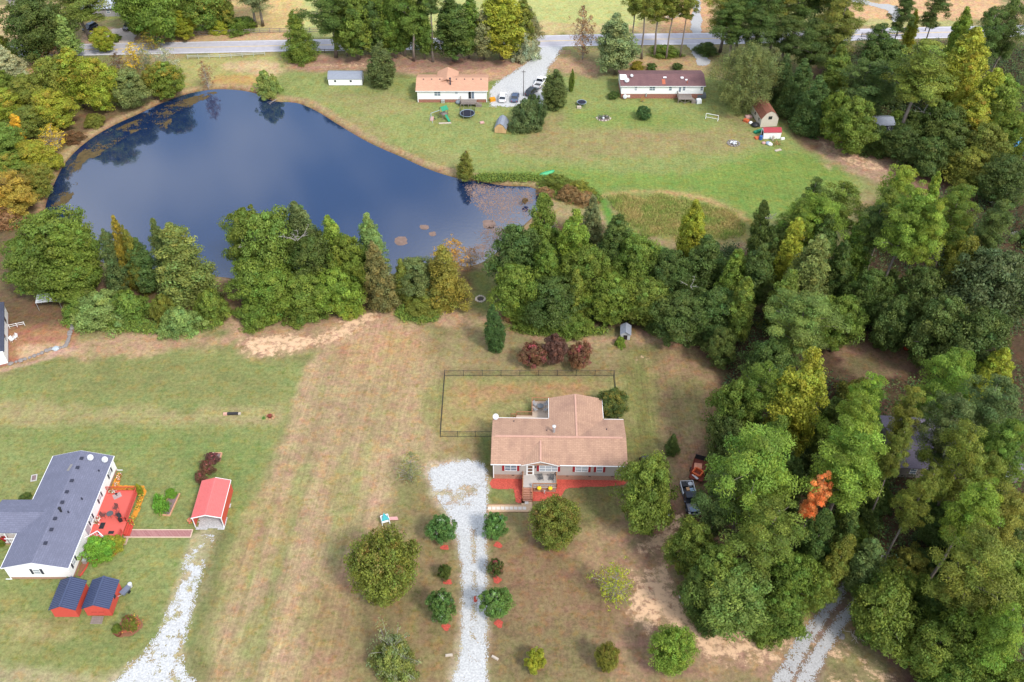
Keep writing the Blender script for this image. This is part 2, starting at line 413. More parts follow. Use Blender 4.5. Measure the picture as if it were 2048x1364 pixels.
# lower-right sandy clearing
zone([(1230, 1080), (1340, 1000), (1385, 930), (1400, 1060), (1340, 1150), (1400, 1230), (1560, 1290), (1640, 1270), (1600, 1364), (1230, 1364), (1260, 1200)], (164, 130, 98), 2.5, 3.5, 0.95)
for pp, op in (([(1280, 1090), (1330, 1060), (1350, 1040), (1345, 1090), (1290, 1105)], 0.8), ([(1310, 1150), (1330, 1140), (1345, 1200), (1390, 1235), (1440, 1270), (1420, 1300), (1370, 1260), (1320, 1235)], 0.95),
               ([(1470, 1280), (1530, 1275), (1540, 1305), (1480, 1310)], 0.95), ([(1390, 1250), (1450, 1270), (1440, 1300), (1400, 1290)], 0.8), ([(1255, 1180), (1310, 1140), (1340, 1230), (1290, 1260)], 0.75), ([(1440, 1285), (1560, 1270), (1580, 1300), (1450, 1320)], 0.8),
               ([(1640, 1290), (1700, 1300), (1690, 1330), (1640, 1310)], 0.7), ([(1720, 1310), (1800, 1364), (1740, 1364)], 0.6), ([(1660, 1350), (1720, 1345), (1720, 1380), (1660, 1380)], 0.6)):
    sand(pp, min(1, op * 1.1))
zone([(1640, 1310), (1720, 1330), (1760, 1400), (1560, 1420)], (140, 122, 84), 1.5, 3, 0.7)
zone([(1700, 1270), (1780, 1280), (1850, 1340), (1860, 1420), (1800, 1400), (1760, 1330)], (140, 106, 86), 1.5, 1.5, 0.95)
zone([(1380, 900), (1400, 1000), (1385, 1060), (1330, 1100), (1340, 990)], (150, 114, 86), 1.5, 1.5, 0.8)
# woods floor
for pp in ([(1440, 720), (1470, 640), (1700, 480), (1800, 380), (2300, 300), (2500, 1400), (1860, 1400), (1800, 1290), (1700, 1200), (1640, 1180), (1420, 1180), (1360, 1080), (1420, 920)],
           [(1440, 720), (1330, 660), (1060, 655), (1000, 560), (1060, 450), (1200, 450), (1300, 490), (1480, 510), (1540, 490)],
           [(1630, 180), (1680, 100), (2100, 90), (2300, 330), (1930, 380), (1800, 330), (1720, 260)]):
    zone(pp, (92, 70, 52), 2.5, 2, 0.97)
zone([(1690, 690), (1760, 680), (1860, 700), (1840, 750), (1700, 750)], (158, 122, 94), 1.5, 3, 0.95)
zone([(1700, 715), (1760, 705), (1790, 740), (1700, 752)], (112, 106, 66), 1.2, 3, 0.8)
zone([(0, 640), (60, 600), (150, 640), (145, 690), (60, 720), (-40, 735)], (178, 124, 88), 0.8, 0.6, 0.95)
zone([(40, 700), (90, 690), (130, 692), (60, 718)], (214, 178, 138), 0.8, 1.5, 0.7)
zone([(0, 735), (60, 722), (140, 695), (150, 700), (60, 730), (0, 745)], (190, 150, 124), 0.4, 0.5, 0.9)
zone([(-100, 420), (100, 440), (200, 540), (420, 560), (440, 640), (330, 655), (130, 650), (-100, 640)], (110, 88, 62), 2.5, 2, 0.9)
zone([(430, 560), (800, 560), (930, 540), (940, 600), (800, 612), (640, 640), (500, 640)], (112, 90, 62), 2, 2, 0.9)
# far side of the pond
mfar = zone([(560, 215), (540, 150), (700, 140), (850, 160), (1050, 140), (1240, 140), (1420, 150), (1560, 200), (1640, 260), (1740, 380), (1560, 440), (1240, 420), (1080, 390), (900, 350), (760, 290), (640, 220)], (144, 154, 80), 2.5, 3, 0.97)
mow(mfar * 0.5, 0)
zone([(560, 150), (700, 145), (820, 190), (990, 215), (1020, 260), (880, 320), (760, 285), (640, 220)], (148, 156, 84), 2, 3, 0.8)
for pp, op in (([(1000, 290), (1150, 260), (1330, 260), (1500, 270), (1480, 300), (1300, 310), (1120, 320)], 0.75), ([(640, 190), (760, 180), (840, 210), (760, 230)], 0.5), ([(1060, 270), (1110, 230), (1130, 240), (1080, 290)], 0.8),
               ([(680, 230), (740, 240), (780, 280), (720, 265)], 0.6), ([(820, 300), (900, 310), (940, 340), (860, 330)], 0.4), ([(1240, 262), (1380, 264), (1400, 274), (1270, 276)], 0.7), ([(1440, 225), (1530, 240), (1480, 260)], 0.8)):
    zone(pp, (160, 136, 92), 2, 3.5, op * 0.8)
for pp, op in (([(960, 345), (1100, 335), (1230, 350), (1420, 340), (1560, 300), (1700, 350), (1600, 420), (1490, 430), (1400, 390), (1220, 385), (1090, 372)], 0.9), ([(1150, 230), (1260, 215), (1400, 245), (1300, 255), (1170, 250)], 0.5)):
    zone(pp, (124, 148, 58), 2.5, 4, op)
zone([(950, 350), (1090, 352), (1085, 362), (960, 362)], (98, 150, 40), 0.5, 0.8, 0.95)
zone([(1190, 395), (1210, 390), (1240, 440), (1300, 480), (1340, 500), (1290, 510), (1230, 470)], (100, 150, 48), 0.8, 1.5, 0.95)
zone([(1210, 392), (1260, 382), (1360, 390), (1440, 410), (1490, 435), (1500, 470), (1420, 485), (1300, 475), (1240, 440)], (134, 134, 64), 2.5, 4, 0.9)
zone([(1208, 388), (1290, 378), (1380, 386), (1450, 406), (1490, 432), (1480, 438), (1440, 416), (1370, 396), (1290, 386), (1212, 396)], (190, 152, 98), 0.7, 1.4, 0.8)
zone([(1620, 270), (1700, 275), (1790, 330), (1830, 360), (1780, 378), (1700, 345), (1640, 310)], (182, 144, 116), 2, 3, 0.95)
sand([(1640, 282), (1700, 286), (1780, 340), (1700, 330)], 0.6)
zone([(1560, 190), (1600, 200), (1640, 290), (1610, 300), (1570, 240)], (142, 106, 80), 1, 1, 0.8)
zone([(1800, 330), (1900, 360), (1960, 390), (1900, 400), (1790, 370)], (150, 112, 92), 1, 1.5, 0.9)
# pine straw and sand along the road
zone([(560, 125), (640, 112), (800, 112), (1000, 122), (1060, 118), (1030, 145), (980, 160), (860, 150), (700, 140), (620, 145)], (184, 142, 114), 1.5, 2, 0.97)
zone([(640, 118), (1000, 120), (980, 138), (820, 135), (700, 132)], (150, 112, 94), 1.2, 1.5, 0.7)
sand([(760, 120), (790, 128), (760, 134), (700, 135), (640, 130), (690, 128)], 0.65)
zone([(900, 150), (1000, 135), (1060, 125), (1040, 140), (980, 160)], (200, 156, 118), 1, 2, 0.8)
zone([(370, 115), (560, 110), (560, 150), (480, 170), (380, 185), (330, 160)], (176, 168, 96), 1.5, 3, 0.9)
zone([(440, 130), (500, 118), (560, 130), (560, 150), (480, 150)], (204, 172, 126), 1.2, 2.5, 0.85)
zone([(430, 150), (500, 148), (535, 160), (500, 172), (430, 172)], (194, 150, 82), 1.0, 2, 0.8)
zone([(1120, 105), (1420, 110), (1420, 150), (1110, 150)], (150, 138, 88), 1.5, 2.5, 0.9)
zone([(1110, 118), (1200, 125), (1190, 150), (1110, 138)], (196, 150, 116), 1, 2.5, 0.7)
zone([(1260, 120), (1400, 112), (1400, 140), (1250, 140)], (188, 152, 106), 1, 2, 0.8)
# beyond the road
mfl = zone([(280, 40), (560, 20), (600, -60), (1300, -60), (1250, 66), (1090, 66), (560, 80), (300, 95)], (186, 188, 108), 2, 2, 0.97)
zone([(300, 70), (560, 62), (620, 76), (560, 86), (300, 92)], (206, 164, 120), 1, 2, 0.9)
zone([(400, -20), (580, -30), (600, 40), (560, 60), (420, 40)], (214, 176, 112), 2, 4, 0.85)
zone([(1020, 45), (1250, 50), (1250, 68), (1020, 66)], (200, 172, 118), 1, 2, 0.8)
zone([(1330, -30), (1420, -30), (1420, 66), (1330, 62)], (208, 160, 112), 1.5, 2, 0.95)
zone([(1700, 10), (1950, -20), (2000, 30), (1850, 45), (1720, 45)], (214, 168, 120), 1.5, 2.5, 0.95)
zone([(1720, 40), (1900, 40), (1900, 52), (1720, 52)], (176, 172, 104), 1, 1.5, 0.9)
zone([(-100, 20), (60, 20), (60, 80), (-20, 110), (-200, 110)], (204, 172, 122), 2, 3, 0.9)
zone([(60, 120), (120, 130), (100, 170), (50, 180)], (200, 146, 110), 1, 1.5, 0.9)
zone([(190, -20), (290, -20), (260, 30), (190, 30)], (160, 176, 90), 1.5, 2, 0.9)
zone([(180, 60), (300, 60), (290, 100), (180, 100)], (196, 158, 128), 1.2, 2, 0.95)
zone([(-100, 180), (100, 170), (250, 230), (120, 300), (100, 430), (-100, 430)], (128, 100, 72), 2, 2, 0.9)
# dust and fines round the gravel drives
zone([(852, 938), (900, 922), (968, 924), (978, 1000), (976, 1364), (976, 1420), (884, 1420), (912, 1300), (916, 1120), (886, 1030), (852, 975)], (196, 176, 146), 0.7, 1.0, 0.8)
zone([(388, 1060), (446, 1060), (432, 1110), (402, 1200), (376, 1290), (392, 1364), (410, 1420), (170, 1420), (230, 1345), (300, 1290), (350, 1180), (376, 1100)], (188, 172, 134), 0.8, 1.6, 0.75)
zone([(425, 1070), (470, 1060), (440, 1130), (425, 1220), (400, 1290), (420, 1364), (380, 1364), (370, 1290), (395, 1190)], (118, 116, 66), 1.0, 2.0, 0.75)
zone([(1510, 1420), (1600, 1290), (1690, 1180), (1730, 1190), (1660, 1310), (1620, 1420)], (150, 124, 104), 0.8, 0.8, 0.95)
# pond bank: bare clay rim, brown shallows, dark bed
sdp = poly_sd(GX, GY, POND, margin=14)
bw = 1.5 + 2.0 * n2
mixc(sstep(-1.9, -0.7, sdp + bw * 0.7) * (sdp < 2) * 0.8, C(178, 144, 106))
mixc(sstep(-0.9, 0.2, sdp), C(124, 92, 54))
mixc(sstep(0.8, 4.0, sdp), C(30, 30, 26))
# stray leaf litter and tonal drift everywhere
COLR *= (1 + 0.30 * n3 + 0.22 * n2)[..., None]
COLR = np.clip(COLR, 0.004, 0.9)
GZ = -1.7 * np.clip((sdp + 1.25) / 4.0, 0, 1) + 0.02 * n2
GZ[(sdp < -900)] = (0.02 * n2)[(sdp < -900)]
idx = np.arange(nx_ * ny_).reshape(ny_, nx_)
F4 = np.stack([idx[:-1, :-1], idx[:-1, 1:], idx[1:, 1:], idx[1:, :-1]], -1).reshape(-1, 4)
V = np.stack([GX, GY, GZ], -1).reshape(-1, 3)

m, t, b = nodes('ground_cover'); b.inputs['Roughness'].default_value = 0.95; b.inputs['Specular IOR Level'].default_value = 0.1
at = t.nodes.new('ShaderNodeAttribute'); at.attribute_name = 'tint'
geo = t.nodes.new('ShaderNodeNewGeometry')
na = t.nodes.new('ShaderNodeTexNoise'); na.inputs['Scale'].default_value = 1.6; na.inputs['Detail'].default_value = 8; na.inputs['Roughness'].default_value = 0.85
nb = t.nodes.new('ShaderNodeTexNoise'); nb.inputs['Scale'].default_value = 0.55; nb.inputs['Detail'].default_value = 6
ra = t.nodes.new('ShaderNodeMapRange'); ra.inputs['From Min'].default_value = 0.33; ra.inputs['From Max'].default_value = 0.67; ra.inputs['To Min'].default_value = 0.55; ra.inputs['To Max'].default_value = 1.45
hs = t.nodes.new('ShaderNodeHueSaturation')
rb = t.nodes.new('ShaderNodeMapRange'); rb.inputs['From Min'].default_value = 0.3; rb.inputs['From Max'].default_value = 0.7; rb.inputs['To Min'].default_value = 0.475; rb.inputs['To Max'].default_value = 0.53
vm = t.nodes.new('ShaderNodeVectorMath'); vm.operation = 'SCALE'
bp = t.nodes.new('ShaderNodeBump'); bp.inputs['Strength'].default_value = 0.5; bp.inputs['Distance'].default_value = 0.12
L = t.links.new
L(geo.outputs['Position'], na.inputs['Vector']); L(geo.outputs['Position'], nb.inputs['Vector'])
L(na.outputs['Fac'], ra.inputs['Value']); L(nb.outputs['Fac'], rb.inputs['Value'])
L(at.outputs['Color'], hs.inputs['Color']); L(rb.outputs['Result'], hs.inputs['Hue']); L(hs.outputs['Color'], vm.inputs[0]); L(ra.outputs['Result'], vm.inputs['Scale'])
# mowing lines: thin streaks running with each mown block
am = t.nodes.new('ShaderNodeAttribute'); am.attribute_name = 'mow'; sx_ = t.nodes.new('ShaderNodeSeparateColor'); L(am.outputs['Color'], sx_.inputs['Color'])
acc = None
for k_, (ang_, out_) in enumerate(((math.atan2(dirn.y, dirn.x), 'Red'), (0.0, 'Green'), (math.pi / 2, 'Blue'))):
    mpp = t.nodes.new('ShaderNodeMapping'); mpp.vector_type = 'TEXTURE'; mpp.inputs['Rotation'].default_value = (0, 0, ang_); mpp.inputs['Scale'].default_value = (14.0, 0.42, 1.0)
    nzz = t.nodes.new('ShaderNodeTexNoise'); nzz.inputs['Scale'].default_value = 1.0; nzz.inputs['Detail'].default_value = 4; nzz.inputs['Roughness'].default_value = 0.7
    sb = t.nodes.new('ShaderNodeMath'); sb.operation = 'SUBTRACT'; sb.inputs[1].default_value = 0.5
    mm = t.nodes.new('ShaderNodeMath'); mm.operation = 'MULTIPLY'
    L(geo.outputs['Position'], mpp.inputs['Vector']); L(mpp.outputs['Vector'], nzz.inputs['Vector']); L(nzz.outputs['Fac'], sb.inputs[0]); L(sb.outputs[0], mm.inputs[0]); L(sx_.outputs[out_], mm.inputs[1])
    if acc is None: acc = mm
    else:
        ad_ = t.nodes.new('ShaderNodeMath'); ad_.operation = 'ADD'; L(acc.outputs[0], ad_.inputs[0]); L(mm.outputs[0], ad_.inputs[1]); acc = ad_
fin = t.nodes.new('ShaderNodeMath'); fin.operation = 'MULTIPLY_ADD'; fin.inputs[1].default_value = 0.85; fin.inputs[2].default_value = 1.0; L(acc.outputs[0], fin.inputs[0])
vm2 = t.nodes.new('ShaderNodeVectorMath'); vm2.operation = 'SCALE'; L(vm.outputs['Vector'], vm2.inputs[0]); L(fin.outputs[0], vm2.inputs['Scale'])
# crisp mottling: drier and greener flecks, then bare pale sand where the ground is worn through
def flecks(src, scale, lo, hi, tint_, seedv):
    mpn = t.nodes.new('ShaderNodeMapping'); mpn.inputs['Location'].default_value = (seedv, seedv * 2, 0)
    nf = t.nodes.new('ShaderNodeTexNoise'); nf.inputs['Scale'].default_value = scale; nf.inputs['Detail'].default_value = 9; nf.inputs['Roughness'].default_value = 0.72
    rf_ = t.nodes.new('ShaderNodeMapRange'); rf_.interpolation_type = 'SMOOTHSTEP'; rf_.inputs['From Min'].default_value = lo; rf_.inputs['From Max'].default_value = hi
    mxx = t.nodes.new('ShaderNodeMix'); mxx.data_type = 'RGBA'; mxx.blend_type = 'MULTIPLY'; mxx.inputs['B'].default_value = (*tint_, 1)
    L(geo.outputs['Position'], mpn.inputs['Vector']); L(mpn.outputs['Vector'], nf.inputs['Vector']); L(nf.outputs['Fac'], rf_.inputs['Value']); L(rf_.outputs['Result'], mxx.inputs['Factor']); L(src, mxx.inputs['A'])
    return mxx.outputs['Result']
c1 = flecks(vm2.outputs['Vector'], 0.5, 0.5, 0.62, (1.12, 0.96, 0.84), 3.0)
c2 = flecks(c1, 0.9, 0.52, 0.66, (0.72, 0.84, 0.62), 17.0)
c3 = flecks(c2, 2.6, 0.58, 0.68, (1.22, 1.14, 1.05), 41.0)
nsd = t.nodes.new('ShaderNodeTexNoise'); nsd.inputs['Scale'].default_value = 0.9; nsd.inputs['Detail'].default_value = 10; nsd.inputs['Roughness'].default_value = 0.75
mad = t.nodes.new('ShaderNodeMath'); mad.operation = 'MULTIPLY_ADD'; mad.inputs[1].default_value = 4.2; mad.inputs[2].default_value = -2.25
asd = t.nodes.new('ShaderNodeMath'); asd.operation = 'ADD'
rsd = t.nodes.new('ShaderNodeMapRange'); rsd.interpolation_type = 'SMOOTHSTEP'; rsd.inputs['From Min'].default_value = 0.2; rsd.inputs['From Max'].default_value = 0.85
gate = t.nodes.new('ShaderNodeMath'); gate.operation = 'MULTIPLY'; gt0 = t.nodes.new('ShaderNodeMapRange'); gt0.inputs['From Min'].default_value = 0.02; gt0.inputs['From Max'].default_value = 0.2
msd = t.nodes.new('ShaderNodeMix'); msd.data_type = 'RGBA'; msd.inputs['B'].default_value = (*[q * 1.02 for q in lin(236, 196, 158)], 1)
L(geo.outputs['Position'], nsd.inputs['Vector']); L(nsd.outputs['Fac'], mad.inputs[0]); L(mad.outputs[0], asd.inputs[0]); L(am.outputs['Alpha'], asd.inputs[1]); L(asd.outputs[0], rsd.inputs['Value'])
L(am.outputs['Alpha'], gt0.inputs['Value']); L(rsd.outputs['Result'], gate.inputs[0]); L(gt0.outputs['Result'], gate.inputs[1])
L(gate.outputs[0], msd.inputs['Factor']); L(c3, msd.inputs['A'])
L(msd.outputs['Result'], b.inputs['Base Color']); L(na.outputs['Fac'], bp.inputs['Height']); L(bp.outputs['Normal'], b.inputs['Normal'])
gm = np_mesh('ground', V, F4, m, COLR.reshape(-1, 3))
am_ = gm.attributes.new('mow', 'FLOAT_COLOR', 'POINT'); am_.data.foreach_set('color', np.concatenate([MOW.reshape(-1, 3), SAND.reshape(-1, 1)], 1).astype(np.float32).ravel())
tag(link('ground', gm), kind='structure')

# ------------------------------------------------------------------ pond water
m, t, b = nodes('pond_water'); b.inputs['Base Color'].default_value = (0.007, 0.019, 0.060, 1)
b.inputs['Roughness'].default_value = 0.06; b.inputs['IOR'].default_value = 1.76; b.inputs['Specular IOR Level'].default_value = 1.0
geo = t.nodes.new('ShaderNodeNewGeometry'); nz = t.nodes.new('ShaderNodeTexNoise'); nz.inputs['Scale'].default_value = 1.5; nz.inputs['Detail'].default_value = 4
bp = t.nodes.new('ShaderNodeBump'); bp.inputs['Strength'].default_value = 0.1; bp.inputs['Distance'].default_value = 0.05
t.links.new(geo.outputs['Position'], nz.inputs['Vector']); t.links.new(nz.outputs['Fac'], bp.inputs['Height']); t.links.new(bp.outputs['Normal'], b.inputs['Normal'])
MATS['water'] = m
pc = np.array(POND); ctr = pc.mean(0)
ring = [(ctr[0] + (p[0] - ctr[0]) * 1.012, ctr[1] + (p[1] - ctr[1]) * 1.012, WATER_Z) for p in POND]
tag(MB().add(ring, [tuple(range(len(ring)))]).build('pond_water', m), kind='structure')

# ------------------------------------------------------------------ ragged sheets (gravel, mats of algae)
def sheet(name, poly_world, cell, z, mtl, amp=0.6, ns=1.6, holes=None, kind='structure', thr=0.0, edge=0.0):
    P = np.array([(p[0], p[1]) for p in poly_world])
    x = np.arange(P[:, 0].min() - 1, P[:, 0].max() + 1, cell); y = np.arange(P[:, 1].min() - 1, P[:, 1].max() + 1, cell)
    X, Y = np.meshgrid(x, y); sd = poly_sd(X, Y, poly_world, 3)
    nn = fbm(X + 31, Y - 12, ns, 4) * 2
    dith = (_rng.rand(*X.shape) - 0.5) * 2
    val = sd + nn * amp + dith * edge + fbm(X - 7, Y + 3, 0.5, 2) * edge
    keep = val > thr
    if holes is not None: keep &= holes(X, Y, sd)
    keep = keep[:-1, :-1]
    ii = np.arange(X.size).reshape(X.shape)
    F = np.stack([ii[:-1, :-1], ii[:-1, 1:], ii[1:, 1:], ii[1:, :-1]], -1)[keep]
    used, inv = np.unique(F.ravel(), return_inverse=True)
    Vv = np.stack([X.ravel()[used], Y.ravel()[used], np.full(len(used), z)], -1)
    o = link(name, np_mesh(name, Vv, inv.reshape(-1, 4), mtl)); tag(o, kind=kind); return o
gravel = mat('gravel', lin(203, 203, 202), 0.95, 0.4, 4.0, bump=0.4)
gravel_grey = mat('gravel_grey', lin(186, 184, 182), 0.95, 0.32, 5.0, bump=0.4)
# near drive: bulb by the house, narrowing to the bottom of the picture
drv = GP([(862, 940), (890, 928), (930, 922), (964, 930), (972, 960), (972, 1010), (970, 1060), (972, 1140), (972, 1240), (974, 1364), (974, 1420), (890, 1420), (912, 1340), (922, 1290), (924, 1200), (922, 1130), (912, 1070), (896, 1030), (872, 990), (860, 962)], 0, 3)
mid = [(G(946, 1060).x, G(946, 1060).y), (G(948, 1160).x, G(948, 1160).y), (G(946, 1275).x, G(946, 1275).y)]
island = GP([(868, 975), (900, 978), (930, 970), (944, 985), (918, 1010), (888, 1008)], 0, 3)
def drv_holes(X, Y, sd):
    nn = fbm(X, Y, 1.1, 5) * 2; dd = _rng.rand(*X.shape)
    a = np.clip(poly_sd(X, Y, island, 3), -3, 3)
    d = line_d(X, Y, mid)
    pr = 0.85 * sstep(-0.5, 0.5, np.minimum(a, 0.6) * 0.5 - 0.15 + nn * 1.2) + 0.8 * sstep(0.75, 0.1, d + nn * 0.5) * sstep(-0.2, 0.2, nn) + 0.05 * (nn > 0.2)
    return dd > pr
sheet('gravel_driveway', drv, 0.1, 0.05, gravel, 0.4, 1.4, drv_holes, edge=0.35)
# left drive
ld = GP([(395, 1058), (440, 1058), (428, 1085), (415, 1110), (398, 1150), (393, 1190), (378, 1230), (365, 1290), (372, 1340), (400, 1420), (180, 1420), (240, 1350), (290, 1310), (318, 1260), (345, 1200), (362, 1150), (378, 1110), (392, 1080)], 0, 3)
def ld_holes(X, Y, sd):
    nn = fbm(X + 3, Y, 0.9, 4) * 2; n5 = fbm(X, Y + 44, 2.2, 3) * 2
    up = np.clip((Y - G(0, 1215).y) / 10, 0, 1)
    dd = _rng.rand(*X.shape)
    return dd > sstep(0.1, 0.6, nn * 0.9 + n5 * 0.4 + up * 0.62)
sheet('gravel_driveway', ld, 0.1, 0.05, gravel, 0.8, 1.8, ld_holes, edge=0.4)
# track into the woods, two wheel ruts
trk = [G(1560, 1420), G(1620, 1300), G(1680, 1215), G(1720, 1165), G(1760, 1100)]
for off in (-1.15, 1.15):
    pts = smooth_poly(trk, 4, False); Lp, Rp = [], []
    for i, p in enumerate(pts):
        q0 = pts[max(0, i - 1)]; q1 = pts[min(len(pts) - 1, i + 1)]
        d = Vector((q1[0] - q0[0], q1[1] - q0[1])).normalized(); nrm = Vector((-d.y, d.x))
        k = max(0.75, 1.5 - i * 0.1)
        Lp.append((p[0] + nrm.x * (off - k * .8), p[1] + nrm.y * (off - k * .8))); Rp.append((p[0] + nrm.x * (off + k * .8), p[1] + nrm.y * (off + k * .8)))
    sheet('gravel_track', Lp + Rp[::-1], 0.12, 0.05 + 0.004 * (off > 0), gravel_grey, 0.25, 1.2, lambda X, Y, sd: _rng.rand(*X.shape) > 0.6 * sstep(0.0, 0.35, fbm(X + 5, Y, 0.7, 4)), edge=0.3)
# far drive and parking pad
fd = GP([(984, 174), (1008, 157), (1044, 132), (1070, 110), (1082, 95), (1086, 84), (1126, 84), (1118, 105), (1104, 125), (1092, 145), (1085, 180), (1080, 212), (1020, 213), (982, 212), (980, 195)], 0, 3)
sheet('gravel_driveway', fd, 0.2, 0.05, gravel, 0.5, 2, edge=0.5)
fd2 = GP([(1370, 84), (1395, 80), (1410, 92), (1412, 110), (1418, 128), (1396, 132), (1388, 112)], 0, 3)
sheet('gravel_driveway', fd2, 0.3, 0.05, gravel_grey, 0.6, 2)
sheet('gravel_lane', GP([(1380, 62), (1402, 62), (1400, 0), (1420, -60), (1380, -60), (1386, 0)], 0, 3), 0.4, 0.05, gravel_grey, 0.6, 2)
sheet('gravel_lane', GP([(1740, 5), (1790, 12), (1800, 40), (1785, 44), (1770, 20), (1690, 0), (1690, -30)], 0, 3), 0.4, 0.05, gravel_grey, 0.6, 2)
sheet('gravel_yard', GP([(178, 66), (200, 60), (262, 62), (262, 90), (235, 96), (190, 82)], 0, 3), 0.4, 0.05, mat('pale_yard', lin(222, 206, 194), 0.95, 0.2), 1.2, 3)

# ------------------------------------------------------------------ road with edge lines and yellow centre lines
road_mid = [(G(-400, 104)), G(60, 101), G(300, 97), G(600, 91), G(900, 87), G(1200, 80), G(1500, 76), G(1800, 67), G(2100, 60), G(2500, 50)]
rp_ = smooth_poly(road_mid, 6, False)
def strip(name, pts, o0, o1, z, mtl, parent=None, kind='structure'):
    vs = []; fs = []
    for i, p in enumerate(pts):
        q0 = pts[max(0, i - 1)]; q1 = pts[min(len(pts) - 1, i + 1)]
        d = Vector((q1[0] - q0[0], q1[1] - q0[1])).normalized(); nr = Vector((-d.y, d.x))
        vs += [(p[0] + nr.x * o0, p[1] + nr.y * o0, z), (p[0] + nr.x * o1, p[1] + nr.y * o1, z)]
        if i: k = 2 * i; fs.append((k - 2, k - 1, k + 1, k))
    o = MB().add(vs, fs).build(name, mtl, parent)
    if kind and parent is None: tag(o, kind=kind)
    return o
road = strip('road', rp_, -3.6, 3.6, 0.055, mat('asphalt', lin(190, 186, 192), 0.9, 0.15, 0.8))
white_paint = mat('white_line_paint', (0.75, 0.75, 0.74), 0.7, 0.1); yellow_paint = mat('yellow_line_paint', (0.62, 0.42, 0.08), 0.7, 0.1)
strip('edge_line', rp_, -3.25, -3.12, 0.061, white_paint, road); strip('edge_line', rp_, 3.12, 3.25, 0.061, white_paint, road)
strip('centre_line', rp_, -0.2, -0.08, 0.061, yellow_paint, road); strip('centre_line', rp_, 0.08, 0.2, 0.061, yellow_paint, road)

# ------------------------------------------------------------------ algae on the pond
algae_brown = mat('algae_brown', lin(98, 82, 50), 0.85, 0.45, 1.2); algae_pale = mat('algae_pale', lin(140, 116, 104), 0.8, 0.3, 1.2)
wz = WATER_Z + 0.012
def GW(px, n=3): return GP(px, WATER_Z, n)
def band_holes(X, Y, sd):
    v_ = fbm(X * 0.6 + 3, Y + 8, 4.5, 5) * 2 + 0.5 * fbm(X, Y, 0.8, 3)
    return _rng.rand(*X.shape) < sstep(-0.15, 0.25, v_)
sheet('algae_mat', GW([(100, 415), (115, 370), (140, 325), (185, 285), (235, 255), (290, 228), (345, 205), (400, 188), (430, 186), (400, 205), (350, 230), (330, 255), (280, 262), (225, 290), (190, 310), (160, 340), (150, 380), (120, 420)]),
      0.18, wz, algae_brown, 1.6, 4, band_holes, kind='stuff')
sheet('algae_mat', GW([(935, 375), (960, 368), (1060, 378), (1075, 395), (1060, 430), (1030, 450), (990, 445), (960, 425), (940, 400)]), 0.18, wz, algae_pale, 1.6, 3,
      lambda X, Y, sd: _rng.rand(*X.shape) < 0.6 * sstep(-0.4, 0.4, fbm(X + 3, Y + 8, 4.5, 5) * 2 + 0.3 * np.minimum(sd, 1)), kind='stuff', edge=0.8)
sheet('algae_mat', GW([(950, 465), (1000, 455), (1020, 470), (990, 500), (960, 520), (945, 490)]), 0.18, wz, algae_pale, 1.4, 3, lambda X, Y, sd: _rng.rand(*X.shape) < 0.8 * sstep(-0.5, 0.3, fbm(X + 30, Y + 8, 3.5, 5) * 2), kind='stuff', edge=0.8)
for q, nm in (([(966, 442), (985, 440), (990, 450), (982, 458), (966, 456)], 'pale algae patch floating off the near end of the pale mat'), ([(840, 451), (856, 451), (856, 458), (842, 459)], 'small oval algae patch in open blue water'),
              ([(790, 476), (810, 474), (812, 488), (796, 492), (788, 486)], 'pale algae patch behind the pale-topped bank tree'), ([(858, 466), (870, 464), (870, 472), (860, 472)], 'tiny algae patch between two floating patches')):
    tag(sheet('algae_patch', GW(q), 0.15, wz, algae_pale, 0.35, 2, None, kind=None), nm, 'algae patch', 'floating algae patches')

# ================================================================== BUILDINGS
white_siding = mat('white_siding', (0.78, 0.78, 0.76), 0.6, 0.06, 1.2, stretch=(1, 1, 8))
grey_siding = mat('white_trim', (0.76, 0.76, 0.75), 0.5, 0.05)
beige_siding = mat('beige_siding', lin(196, 186, 178), 0.65, 0.08, 1.2, stretch=(1, 1, 8))
trim = mat('white_trim', (0.76, 0.76, 0.75), 0.5)
brick_red = brickmat('brick_red', lin(178, 96, 76), lin(150, 78, 62), lin(190, 170, 150))
brick_tan = brickmat('brick_tan', lin(186, 136, 108), lin(166, 112, 88), lin(196, 180, 160))
glass = mat('window_glass', lin(128, 142, 158), 0.12, 0.25, 1.5, spec=0.6)
glass_pale = mat('window_glass_with_blinds', lin(186, 192, 200), 0.15, 0.12, 2.0, spec=0.6)
glass_dark = mat('dark_glass', (0.02, 0.024, 0.03), 0.08, 0.1, spec=0.7)
shut_red = mat('shutter_red', lin(168, 40, 48), 0.6); shut_dark = mat('shutter_dark', lin(64, 66, 78), 0.6)
sh_tan_x = shingle('shingles_tan', lin(200, 160, 134), lin(152, 118, 104), 'X')
sh_tan_y = shingle('shingles_tan_side', lin(200, 160, 134), lin(152, 118, 104), 'Y')
sh_slate_y = shingle('shingles_slate', lin(128, 130, 150), lin(112, 114, 132), 'Y')
sh_slate_x = shingle('shingles_slate_side', lin(128, 130, 150), lin(112, 114, 132), 'X')
sh_peach = shingle('shingles_peach', lin(222, 172, 142), lin(206, 156, 130), 'X')
sh_plum = shingle('shingles_plum', lin(136, 102, 102), lin(112, 84, 88), 'X')
sh_rust = shingle('shingles_rust', lin(160, 104, 84), lin(130, 84, 70), 'Y')
wood = mat('cedar_wood', lin(176, 120, 84), 0.8, 0.2, 4, stretch=(1, 1, 1)); wood_pale = mat('pale_deck_boards', lin(206, 184, 162), 0.8, 0.16, 5, stretch=(0.3, 6, 1))
wood_grey = mat('weathered_wood', lin(152, 140, 132), 0.9, 0.25, 4); porch_paint = mat('porch_floor', lin(200, 192, 184), 0.7, 0.08, 2)
